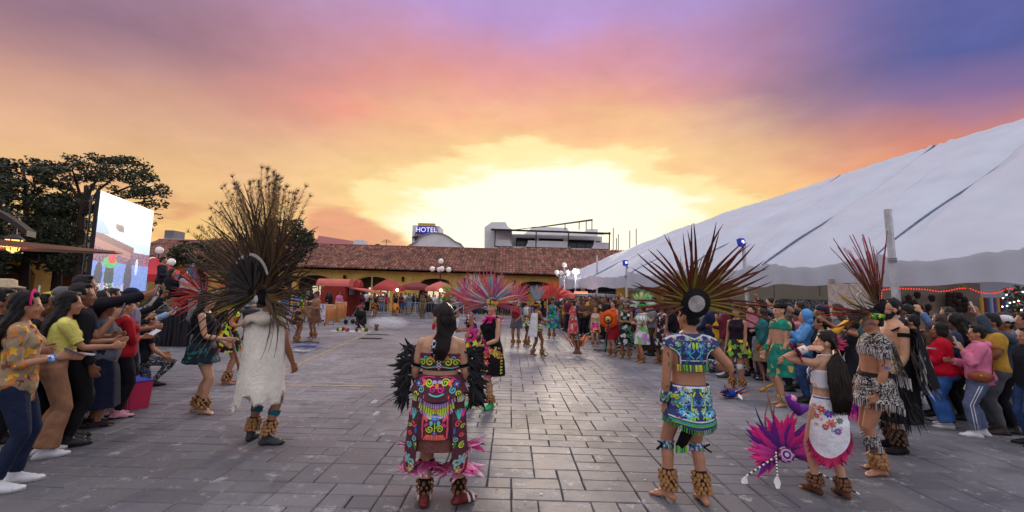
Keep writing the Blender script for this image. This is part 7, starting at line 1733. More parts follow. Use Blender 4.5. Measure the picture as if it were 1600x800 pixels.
cuff(f,'leg',0,.92,1.12,(206,200,200),.010,'bandage');[cuff(f,'leg',i,1.6,1.86,printmat('ankle_beads',[(170,90,40),(210,140,60),(90,50,34)],60),.008,'ankle_band')for i in(0,1)]
t3=Thread([f.o.data],(0,0,0),(-1,0,0),(0,0,1));t3.lift=.003
for i in(0,1):
 for k in range(7):p=f.sh[i].lerp(f.wr[i],.15+.1*k);t3.spiral(-p.x,p.z,.016,.8,.008,(50,34,34),k)
t3.done('body_paint',f.o)
f=person('profile dancer in emerald green cape and skirt with black beret and painted arms',1222,634,92,1.66,'m',2,hair=('crop',),shoes=None,group=DG,toes=True,arms=(('relax'),((.14,.15,-1),(-.2,.6,-.9))),head=(0,0),feet=((-.1,.04,0,8),(.1,-.06,0,-8)),vox=.011)
EM=printmat('emerald_gold',[(24,120,104),(24,120,104),(30,140,116),(24,110,96),(196,160,80)],14,warp=.1)
def ecape(mb):f.torso(mb,1.27,1.43,.018);[f.arm(mb,i,.35,.018)for i in(0,1)];[mb.tube([f.T((k*.04,-.012,1.40)),f.sh[0 if k<0 else 1]],[.06,.06],10)for k in(-1,1)]
link('green_collar',f.shell(ecape,0),EM,f.o);link('black_shorts',f.pants(.55,.014,0,1.0),cloth((26,24,28)),f.o);me=f.skirt(1.03,.50,.04,5,.012,.03,a0=math.pi*.35,a1=math.pi*1.15);link('green_apron',me,EM,f.o)
mb=MB();mb.ell(f.hp(0,-.015,.19),(.095,.115,.055),f.HM.to_3x3(),16,10);mb.ell(f.hp(.02,-.04,.21),(.10,.11,.045),f.HM.to_3x3(),16,10);add(f,'beret',remesh(mb,.012,2,'beret'),cloth((26,24,26)))
for i in(0,1):cuff(f,'arm',i,1.5,1.93,EM,.012,'green_cuff');rattle(f,i,.09,.2,40,sc=1.0,m=mat('pale_pod',lin((176,150,116)),.45,.4,20))
t3=Thread([f.o.data],(0,0,0),(0,-1,0),(0,0,1));t3.N=V3(-1,0,0);t3.lift=.003
for k in range(6):p=f.sh[0].lerp(f.el[0],.3+.14*k)if k<4 else f.el[0].lerp(f.wr[0],.2*(k-3));t3.spiral(-p.y,p.z,.022,1,.008,(30,40,50),k)
for k in range(5):p=f.hip[0].lerp(f.an[0],.3+.11*k);t3.spiral(-p.y+.01,p.z,.03,1.2,.008,(60,40,40),k)
t3.done('body_paint',f.o)
# ------------------------------------------------------------------ spectators close enough to know
SG='spectators round the plaza'
BLOUSE=printmat('marigold_blouse',[(150,128,100),(150,128,100),(158,136,108),(214,120,40),(150,128,100),(226,170,50),(120,60,50),(150,128,100)],27,warp=.08);LEGG=printmat('black_white_leggings',[(40,40,46),(190,190,196),(60,60,68),(30,30,34)],34,warp=.3);JEAN=(40,50,78)
P_=lambda label,*a,**k:person(label,*a,group=SG,**k)
f=P_('woman in an orange-flowered beige blouse and navy jeans with a pink hairband',2,764,-52,1.58,'f',0,top=('elbow',BLOUSE,dict(hem=.74,flare=.03,sleeve=1.25)),bottom=('pants',(34,42,66),dict(g=.012)),hair=('long',.42),arms=(((.2,.15,-1),(-.1,.95,.05)),((.2,.1,-1),(-.25,.95,.2))),shoes='white',lean=1,feet=((-.09,.05,0,4),(.09,-.03,0,-10)),vox=.010)
b=MB();b.tube([f.hp(.088*math.cos(a),.035-.0*a,.165+.09*math.sin(a))for a in np.linspace(-.5,3.64,16)],.016,8,flat=.5);add(f,'hairband',b,cloth((226,36,120)));b=MB();b.tube([f.wr[1]-f.fd[1]*.05,f.wr[1]+f.fd[1]*.0],.034,12);add(f,'wristband',b,printmat('blue_beads',[(120,160,220),(220,224,236),(70,110,190)],60));phone(f,1,(46,46,60),'dark phone in the hand of the marigold-blouse woman',60);phone(f,0,(180,180,190),'silver tablet held flat by the marigold-blouse woman',80)
f=P_('woman in a short yellow blouse and flared camel trousers with long black hair',66,712,-40,1.58,'f',0,top=('tee',(214,206,110),dict(hem=.99,g=.022,flare=.02,sleeve=.8)),bottom=('pants',(158,116,88),dict(flare=.05,g=.014,waist=1.06)),hair=('long',.36),arms=(((.1,.75,-.7),(-.1,1,.15)),((.15,.6,-.8),(-.2,.95,.1))),shoes='white',lean=7,vox=.010)
b=MB();b.box((0,0,0),(.075,.15,.012));o=tag(b.obj('mobile_phone',paint((206,206,212),.3)),'white phone held flat by the yellow-blouse woman','phone','phones held up by spectators');o.location=at(146,520,4.7)
f=P_('man in a black jacket stretching both arms forward to film over the heads',110,668,-44,1.76,'m',1,top=('jacket',(32,30,36)),bottom=('pants',(34,34,40)),hair=('short',),arms=(((.15,.95,.1),(-.05,.95,.35)),((.15,.95,.2),(-.2,.9,.3))),head=(0,6));phone(f,1,(40,40,46),'dark phone filmed with by the man in the black jacket')
f=P_('man in a navy polo seen in profile holding a phone at chest height',104,690,-46,1.66,'m',1,top=('tee',(36,38,56)),bottom=('pants',(32,32,40)),hair=('short',),arms=('hold',((.15,.5,-.85),(-.2,.5,.85))));phone(f,1,(60,60,84),'blue phone held upright near the yellow blouse')
f=P_('woman in a grey cardigan and long navy skirt wearing flat sandals',145,666,-34,1.50,'f',1,top=('long',(92,94,104),dict(hem=.80,g=.022,flare=.02,belly=.03)),bottom=('skirt',(30,34,56),dict(z0=1.02,z1=.26,flare=.06,folds=9,g=.022)),hair=('tied',),arms=('hold','fold'),shoes=None,w=1.2,toes=True)
for i in(0,1):s=f.shoe(i,.004);a=verts_of(s);o=link('sandal',s,cloth((60,44,54)),f.o)
b=MB();b.tube([f.hp(0,-.10,.12),f.hp(0,-.135,.08)],[.05,.03],10);add(f,'hair_knot',b,HAIRM((24,18,16)))
f=P_('woman in a bright red sweater with ginger hair tied up',178,652,-36,1.50,'f',2,top=('long',(170,30,42),dict(g=.022,belly=.02)),bottom=('pants',(30,28,34)),hair=('bun',),hairc=(146,84,50),arms=('hold','fold'),shoes=paint((214,150,160),.6),w=1.12)
b=MB();b.add([f.T((.02,.28,1.16)),f.T((.2,.30,1.15)),f.T((.18,.40,1.22)),f.T((.0,.38,1.23))],[(0,1,2,3)]);o=b.obj('paper_sheet',cloth((214,214,220)));o.matrix_world=Matrix.Translation(f.o.location)@f.o.rotation_euler.to_matrix().to_4x4()@Matrix.Diagonal((*f.o.scale,1));tag(o,'white sheet of paper in the hands of the red-sweater woman on the west side','paper')
f=P_('woman kneeling in a black tee and black-white patterned leggings',218,604,-42,1.60,'f',0,top=('tee',(34,32,38),dict(hem=.86,g=.016)),bottom=('pants',LEGG,dict(g=.012)),hair=('bun',),hairc=(70,48,36),arms=('front',((.15,.35,-1),(-.05,.8,-.5))),shoes='black',drop=.42,feet=((-.10,-.28,0,0),(.10,.16,0,0)),lean=6,w=1.1,knee=((0,.3,-1),(0,1,.2)));phone(f,1,(60,60,100),'small phone hanging in the hand of the kneeling woman',70)
f=P_('woman in a pale denim jacket raising a phone beside the stage',204,596,-40,1.50,'f',2,top=('jacket',(140,166,196)),bottom=('pants',(70,90,130)),hair=('bob',),hairc=(90,54,40),arms=('hold',((.12,.8,-.45),(-.1,.9,.45))));phone(f,1,(206,190,170),'pale phone raised by the denim-jacket woman')
f=P_('man in a straw cowboy hat and blue shirt with his back turned',-24,690,-30,1.66,'m',3,top=('long',(40,70,120)),bottom=('pants',(40,40,48)),hair=('crop',),arms=('relax','relax'))
b=MB();M=f.HM.to_3x3();b.tube([f.hp(0,-.01,.17),f.hp(0,-.01,.185),f.hp(0,-.01,.20),f.hp(0,-.01,.26),f.hp(0,-.01,.275)],[.145,.15,.092,.086,.05],20,flat=1.1);add(f,'straw_hat',b,mat('straw',lin((186,166,134)),.8,.2,30,.4,80))
f=P_('grey-haired man in a grey sweater between the yellow blouse and the hat',74,668,-34,1.62,'m',2,top=('long',(104,106,104)),bottom=('pants',(50,48,50)),hair=('crop',),hairc=(120,116,114))
f=P_('woman in black with long black hair just behind the marigold blouse',34,706,-44,1.55,'f',1,top=('long',(34,30,34)),bottom=('pants',(28,28,32)),hair=('long',.36),arms=('hold','hold'))
f=P_('person in black at the western frame edge holding a bag',-34,744,-44,1.60,'m',1,top=('jacket',(30,28,32)),bottom=('pants',(30,30,34)),arms=('hold','hold'))
f=P_('man in a navy cap leaning in behind the red sweater',188,628,-40,1.62,'m',1,top=('tee',(120,112,140)),bottom=('pants',(40,40,50)),hair=('crop',),arms=('fold','hold'))
def cap(f,c,brim=True):
 mb=MB();M=f.HM.to_3x3();mb.ell(f.hp(0,-.005,.175),(.086,.105,.078),M,18,10)
 if brim:mb.tube([f.hp(0,.06,.172),f.hp(0,.12,.165),f.hp(0,.175,.15)],[.075,.072,.05],14,flat=.10,up=M@V3(1,0,0))
 return link('cap',remesh(mb,.011,2,'cap'),cloth(c),f.o)
cap(f,(36,42,66))
f=P_('person in dark clothes crouched at the foot of the yellow-blouse woman',100,696,-34,1.66,'m',3,top=('long',(30,30,34)),bottom=('pants',(28,28,30)),arms=('relax','relax'))
# seated on the stage
for k,(px,D,lab,c,hk)in enumerate(((262,12.6,'person in a black hooded top seated on a folding chair on the stage',(30,28,34),'long'),(246,13.2,'person with a pale backpack standing behind the seated hooded figure',(44,42,50),'short'),(281,12.9,'woman in light grey seated beside the parasol on the stage',(150,146,160),'long'))):
 sit=k!=1;f=P_(lab,px,500,-75,1.58,'f' if hk=='long' else 'm',0,D=D,top=('hoodie' if k==0 else 'long',c),bottom=('pants',(32,30,36)),hair=(hk,.3)if hk=='long' else(hk,),arms=('hold','hold'),drop=.42 if sit else 0,feet=((-.1,.42,0,0),(.1,.40,0,0))if sit else((-.1,0,0,5),(.1,0,0,-5)),vox=.017);f.o.location.z=.985
 if sit:
  c=empty('folding_chair',f.o.location,f.o.rotation_euler.z);tag(c,'metal folding chair under the hooded figure' if k==0 else 'metal folding chair under the woman in light grey','chair');b=MB();b.box((0,-.02,.365),(.4,.38,.03));b.obj('seat',IRON,c);b=MB();b.box((0,-.21,.66),(.4,.025,.2));b.obj('backrest',IRON,c)
  for sx in(-.19,.19):
   for(y0,z0,y1,z1)in((.2,0,-.2,.36),(-.22,0,.16,.36),(-.2,.36,-.215,.76)):b=MB();b.tube([(sx,y0,z0),(sx,y1,z1)],.012,6);b.obj('leg',LPM if False else mat('chrome_leg',lin((150,150,156)),.3,metal=.7),c)
b=MB();b.ell((0,0,0),(.16,.1,.22));o=b.obj('backpack',cloth((196,190,186)),None,True,at(238,468,12.6));tag(o,'pale grey backpack beside the video wall','backpack')
# the striped market bag
T=empty('shopping_bag',G(206,636));tag(T,'pink and red striped market bag standing on the paving','bag');b=MB();n=12
for k in range(n):
 b.cur=lin([(226,70,110),(190,40,60),(236,120,150),(206,50,90)][k%4]);x0,x1=-.2+.4*k/n,-.2+.4*(k+1)/n;b.add([(x0*.9,-.11,0),(x1*.9,-.11,0),(x1,-.13,.36),(x0,-.13,.36)],[(0,1,2,3)]);b.add([(x0*.9,.11,0),(x1*.9,.11,0),(x1,.13,.36),(x0,.13,.36)],[(3,2,1,0)])
b.cur=lin((206,50,90));b.add([(-.18,-.11,0),(-.18,.11,0),(-.2,.13,.36),(-.2,-.13,.36)],[(0,1,2,3)]);b.add([(.18,-.11,0),(.18,.11,0),(.2,.13,.36),(.2,-.13,.36)],[(3,2,1,0)]);b.add([(-.18,-.11,.01),(.18,-.11,.01),(.18,.11,.01),(-.18,.11,.01)],[(0,1,2,3)]);b.obj('bag_body',mat('woven_plastic',(1,1,1),.5,.15,60,attr='tint'),T);T.rotation_euler.z=R(-25)
b=MB();b.box((.04,-.132,.18),(.03,.012,.37));b.box((0,0,.365),(.41,.27,.015));b.obj('bag_trim',cloth((70,80,170)),T);b=MB();[b.tube([(x,y,.36),(x*.8,y,.47),(-x*.8,y,.47),(-x,y,.36)],.01,6)for x in(.1,)for y in(-.13,.13)];b.obj('handle',cloth((60,60,120)),T)
# right-hand side
f=P_('woman in a thick red sweater and wide blue jeans with a black bob',1482,668,44,1.45,'f',1,top=('long',(186,20,44),dict(g=.03,flare=.035,hem=.80,belly=.02)),bottom=('pants',(56,96,160),dict(g=.028,flare=.035)),hair=('bob',),arms=(((.2,.25,-1),(-.3,.9,.1)),((.2,.2,-1),(-.4,.8,.1))),shoes='white',w=1.15,lean=4,vox=.010)
f=P_('woman in a pink hoodie and grey-blue striped track trousers with a brown shoulder bag',1537,683,56,1.44,'f',0,top=('hoodie',(214,120,152),dict(hem=.86,flare=.015)),bottom=('pants',(96,106,136),dict(g=.022,flare=.012)),hair=('tied',),arms=(((.2,.45,-.9),(-.2,.4,.95)),((.15,.2,-1),(-.35,.95,.15))),shoes='white',w=1.14,vox=.010,feet=((-.1,.10,0,6),(.1,-.03,0,-6)))
phone(f,0,(200,200,206),'phone held up by the pink-hoodie woman')
b=MB();b.ell(f.T((-.20,.03,.93)),(.06,.15,.085),seg=16,rows=10);add(f,'shoulder_bag',b,mat('tan_leather',lin((142,74,44)),.45,.25,14));b=MB();b.tube([f.T((-.19,-.1,.97)),f.T((-.02,-.15,1.2)),f.T((.14,-.05,1.42))],.012,6,flat=.4);add(f,'bag_strap',b,cloth((120,62,40)));b=MB();b.ell(f.T((-.262,.04,.95)),(.008,.018,.018));add(f,'bag_clasp',b,GOLD)
b=MB()
for y in(-.016,.016):
 for i in(0,):
  pts=[]
  for t in(.25,.55,.85,1.0,1.3,1.6,1.9):c=f.hip[i].lerp(f.kn[i],t)if t<=1 else f.kn[i].lerp(f.an[i],t-1);r=float(np.interp(t,[0,.5,.85,1.1,1.32,1.6,1.9],[.112,.1,.085,.08,.085,.078,.075]));pts.append(c+V3(-r-.006,y,0))
  b.tube(pts,.006,6)
add(f,'side_stripe',b,cloth((220,222,230)))
g=MB();[g.tube([f.hp(k*.032+.022*math.cos(t),.1,.108+.018*math.sin(t))for t in np.linspace(0,6.283,10)],.003,5)for k in(-1,1)];add(f,'glasses',g,IRON)
f=P_('man in a white cap and slate jacket raising a phone overhead',1582,676,56,1.58,'m',1,top=('jacket',(66,76,92)),bottom=('pants',(28,28,34)),hair=('crop',),arms=(((.25,.75,.35),(-.1,.35,1)),'hold'),head=(0,4),w=1.1,vox=.010);cap(f,(206,202,204));phone(f,0,(226,220,216),'white phone raised by the man in the white cap')
f=P_('teenage boy in a black jacket and blue jeans at the eastern frame edge',1618,698,70,1.44,'m',0,top=('jacket',(34,36,40)),bottom=('pants',(56,80,120)),hair=('short',),shoes='black',vox=.010)
f=P_('man with glasses and pale hood behind the white cap',1612,662,52,1.62,'m',0,top=('hoodie',(170,172,186)),bottom=('pants',(40,40,46)),hair=('short',))
f=P_('smiling man in a brown jacket over a blue shirt looking up',1462,650,48,1.52,'m',0,top=('jacket',(92,74,62)),bottom=('pants',(36,34,38)),hair=('short',),arms=('hold','hold'),head=(0,14));b=MB();b.box((0,0,0),(.15,.075,.012));tag(b.obj('mobile_phone',paint((150,150,160),.3),None,False,at(1450,544,5.9)),'phone held low by the man in the brown jacket','phone','phones held up by spectators')
f=P_('person with round glasses filming over the bearded dancer',1432,648,42,1.54,'m',2,top=('long',(44,46,66)),bottom=('pants',(32,32,38)),hair=('short',),arms=(((.25,.8,.2),(-.1,.4,.95)),'fold'));phone(f,0,(36,34,40),'black phone raised behind the bearded dancer')
f=P_('woman with voluminous curly black hair behind the red sweater',1502,655,50,1.56,'f',1,top=('long',(60,66,90)),bottom=('pants',(30,30,36)),hair=('long',.3,None,1.3),arms=('hold','hold'))
f=P_('person in a teal jacket between the red sweater and the pink hoodie',1512,648,52,1.50,'f',2,top=('jacket',(96,132,140)),bottom=('pants',(60,60,56)),hair=('bob',))
f=P_('small child in a grey printed hoodie and blue jeans',1190,592,150,1.10,'m',0,top=('hoodie',(136,146,160)),bottom=('pants',(52,66,106)),hair=('short',),shoes='white',vox=.012)
f=P_('woman in black holding a flat pink board against her chest',1176,588,128,1.60,'f',2,top=('long',(36,34,40)),bottom=('skirt',(32,30,36),dict(z0=1.0,z1=.5)),hair=('long',.3),shoes='black',arms=('fold','fold'))
b=MB();b.box((0,0,0),(.34,.02,.30),rz=R(-40));tag(b.obj('pink_board',cloth((206,128,140)),None,False,f.o.matrix_world@V3(0,0,0)if False else Vector((f.o.location.x-.1,f.o.location.y-.32,1.26))),'flat pink board carried by the woman in black','board')
f=P_('child in a mustard yellow jacket over a white shirt',1120,582,150,1.42,'m',0,top=('jacket',(206,160,50)),bottom=('pants',(44,46,56)),hair=('short',),vox=.014)
f=P_('woman in a light blue hooded raincoat and jeans',1262,628,68,1.56,'f',2,top=('hoodie',(92,150,206),dict(hem=.74)),bottom=('pants',(60,84,130)),hair=None,arms=('phone','hold'));b=MB();M=f.HM.to_3x3();b.ell(f.hp(0,-.03,.14),(.105,.105,.13),M,16,12);b.ell(f.hp(0,-.06,.03),(.11,.08,.09),M,14,8);add(f,'raincoat_hood',remesh(b,.013,2,'hood'),cloth((92,150,206)))
f=P_('man in a dark suit and white shirt standing taller than the crowd',1206,582,82,1.80,'m',2,top=('jacket',(32,32,38)),bottom=('pants',(30,30,36)),hair=('short',),D=11.5)
f=P_('woman in a maroon sweater stretching her arm up beside the pole',1180,582,100,1.60,'f',1,top=('long',(84,36,52)),bottom=('pants',(36,34,40)),hair=('bob',),arms=(((.35,.8,.35),(.05,.7,.7)),'fold'),D=10.6)
f=P_('man in a black padded jacket with both arms raised to film',1290,622,60,1.66,'m',1,top=('jacket',(36,40,48)),bottom=('pants',(34,34,40)),hair=('short',),arms=(((.2,.9,.35),(0,.9,.45)),((.2,.9,.4),(-.15,.9,.4))));cap(f,(44,54,82));phone(f,0,(34,34,40),'dark phone held up by the padded-jacket man')
f=P_('woman waving a yellow party horn behind the seated crowd rail',1338,640,64,1.50,'f',1,top=('vest',(34,34,40),dict(sleeve=0)),bottom=('pants',(34,36,44)),hair=('bob',),arms=(((.2,.8,.25),(0,.8,.6)),'hold'))
b=MB();b.tube([(0,0,0),(.12,0,.1),(.26,0,.24)],[.07,.045,.018],10);tag(b.obj('party_horn',paint((226,170,40),.4),None,True,at(1300,522,6.8)),'bright yellow horn waved above the crowd','horn')
f=P_('elderly woman with grey hair in a grey coat near the emerald dancer',1234,610,72,1.60,'f',2,top=('jacket',(60,60,66)),bottom=('pants',(40,40,46)),hair=('bob',),hairc=(140,134,130))
f=P_('girl with a black ponytail in a black top behind the long-haired girl',1286,634,60,1.46,'f',0,top=('long',(40,38,44)),bottom=('pants',(60,80,120)),hair=('pony',.25),arms=('hold','hold'))

# ------------------------------------------------------------------ the rest of the crowd: a few builds, copied with their own clothes
TOPC={'black':(34,32,38),'navy':(38,44,72),'maroon':(96,36,48),'grey':(120,120,126),'white':(206,204,206),'denim':(92,116,156),'olive':(92,92,62),'brown':(96,70,54),'pink':(204,120,146),'red':(176,40,46),'mustard':(190,146,60),'teal':(44,110,112),'lilac':(160,140,180),'beige':(184,164,134)}
BOTC={'black':(32,30,34),'denim':(58,78,118),'indigo':(36,42,62),'khaki':(140,120,92),'grey':(92,92,98),'brown':(84,62,50),'sky-blue':(120,140,170)}
HAIRC={'black':(22,17,16),'chestnut':(48,32,26),'brown':(80,54,40),'grey':(128,124,122)}
PROT=[]
def proto(kind,sex,hk,top,arms,bottom='pants',**kw):
 f=person('x',700,600,0,1.70,sex,0,top=(top,(90,90,90)),bottom=(bottom,(60,60,60),dict(z0=1.02,z1=.45)if bottom=='skirt' else{}),hair=hk,shoes='black',arms=arms,vox=.021,**kw);PROT.append((f.o,kind,sex,hk[0],top,bottom))
proto('standing','m',('short',),'jacket',('relax','down'));proto('with folded arms','m',('short',),'tee',('fold','fold'),w=1.1);proto('filming with raised hands','m',('crop',),'long',('high','phone'))
proto('standing','f',('long',.3),'long',('relax','hold'));proto('holding up a hand','f',('bob',),'jacket',('phone','fold'),w=1.08);proto('with hands together','f',('tied',),'tee',('chest','chest'));proto('standing','f',('long',.25),'hoodie',('relax','relax'),bottom='skirt');proto('leaning to look','m',('short',),'hoodie',('hold','relax'),lean=6,head=(10,0));proto('with hands in front','m',('crop',),'jacket',('front','front'),w=1.15);proto('with a hand at the chin','f',('pony',.25),'hoodie',('fold','phone'))
USED=set();CQ=random.Random(77)
TN={'jacket':'jacket','tee':'shirt','long':'sweater','hoodie':'hoodie'}
def crowd_person(p,face,h,where,group,bias=None):
 for _ in range(60):
  root,kind,sex,hk,top,bot=CQ.choice(PROT);tc=CQ.choice(bias)if bias and CQ.random()<.6 else CQ.choice(list(TOPC));bc=CQ.choice(list(BOTC));hc=CQ.choices(list(HAIRC),[8,5,2,1])[0];key=(tc,top,bc,hk,hc,where)
  if key not in USED:break
 USED.add(key);c=copytree(root);c.location=p;c.rotation_euler=(0,0,R(face));k=h/1.70;c.scale=(k*CQ.uniform(.95,1.08),k*CQ.uniform(.95,1.08),k)
 lab='%s in %s %s, %s %s, %s %s hair, %s'%('woman' if sex=='f' else 'man',tc,TN[top],bc,'skirt' if bot=='skirt' else 'trousers',hc,{'short':'short','crop':'cropped','long':'long','bob':'bobbed','tied':'tied','pony':'ponytailed'}[hk],where);tag(c,lab,'person',group)
 def sm(o,m):o.material_slots[0].link='OBJECT';o.material_slots[0].material=m
 sm(c,skin(CQ.randrange(4)))
 for ch in c.children:
  n=ch.name.split('.')[0]
  if n in('jacket','hoodie','shirt','blouse','sweater'):sm(ch,cloth(TOPC[tc]))
  elif n in('trousers','skirt'):sm(ch,cloth(BOTC[bc]))
  elif n=='hair':sm(ch,HAIRM(HAIRC[hc]))
  elif n=='shoe' and ch.data.materials:sm(ch,paint(CQ.choice([(206,206,210),(34,32,36),(60,48,44),(120,120,126)]),.6))
 return c
def face_to(p,tx,ty):return math.degrees(math.atan2(-(tx-p.x),ty-p.y))
def crowd_line(pxs,rows,spacing,back,places,group,target,skip0=None,hr=(1.5,1.78),bias=None):
 W_=[G(*p)for p in pxs];L=[0]
 for a,b in zip(W_,W_[1:]):L.append(L[-1]+(b-a).length)
 for r in range(rows):
  s=spacing*CQ.uniform(.1,.6)
  while s<L[-1]:
   i=max(j for j in range(len(L))if L[j]<=s);i=min(i,len(W_)-2);t=(s-L[i])/(L[i+1]-L[i]);p=W_[i].lerp(W_[i+1],t);pix=pxs[i][0]+(pxs[i+1][0]-pxs[i][0])*t
   s+=spacing*CQ.uniform(.8,1.3)
   if r==0 and skip0 and skip0(pix):continue
   q=p+Vector(back)*(r*.62+CQ.uniform(-.12,.12))+Vector((CQ.uniform(-.1,.1),CQ.uniform(-.1,.1),0));where=next(w for x,w in places if pix<=x)
   crowd_person(q,face_to(q,*target)+CQ.uniform(-26,26),CQ.uniform(*hr)+.02*r,(where%('first','second','third','fourth')[r])if '%s' in where else where,group,bias)
DARKS=['black','navy','grey','maroon','brown','white','denim']
crowd_line([(470,491),(560,489),(700,490),(790,492),(872,500)],2,.55,(0,.9,0),[(600,'%s far row near the kiosk'),(700,'%s far row, centre'),(900,'%s far row near the van')],'crowd before the arcade',(1,10),bias=DARKS)
crowd_line([(868,512),(900,521),(950,537),(985,547),(1030,557),(1075,570),(1112,581),(1150,592)],4,.60,(.86,.42,0),[(930,'%s row by the white tent end'),(1000,'%s row behind the orange shield'),(1075,'%s row behind the radial headdress'),(1200,'%s row by the bandaged dancer')],'crowd along the tent',(-3,15),bias=DARKS)
crowd_line([(1160,594),(1250,618),(1300,632),(1360,648),(1420,664),(1480,668),(1545,684),(1625,700)],4,.62,(.84,.5,0),[(1270,'%s row by the emerald dancer'),(1400,'%s row behind the beaded dancer'),(1500,'%s row behind the red sweater'),(1700,'%s row behind the pink hoodie')],'crowd along the tent',(0,13),skip0=lambda x:True,hr=(1.45,1.66),bias=['black','navy','grey','brown'])
crowd_line([(236,590),(206,615),(168,645),(118,672),(60,700),(0,735)],3,.6,(-.88,.4,0),[(120,'%s row behind the marigold blouse'),(175,'%s row behind the grey cardigan'),(300,'%s row beside the stage')],'crowd on the west side',(2,13),skip0=lambda x:True,hr=(1.45,1.62),bias=['black','navy','brown','olive'])
for px,py,h in((462,505,1.6),(478,503,1.68),(512,497,1.7),(528,495,1.66),(330,540,1.66),(350,535,1.6),(385,530,1.7),(300,545,1.6),(420,522,1.62),(440,515,1.7)):
 p=G(px,py);crowd_person(p,face_to(p,0,12)+CQ.uniform(-25,25),h,'standing beside the drums' if px>450 else 'behind the towering headdress','crowd on the west side',['white','grey','black','denim'])
def deltree(o):
 for c in list(o.children):deltree(c)
 bpy.data.objects.remove(o)
for o,*_ in PROT:deltree(o)

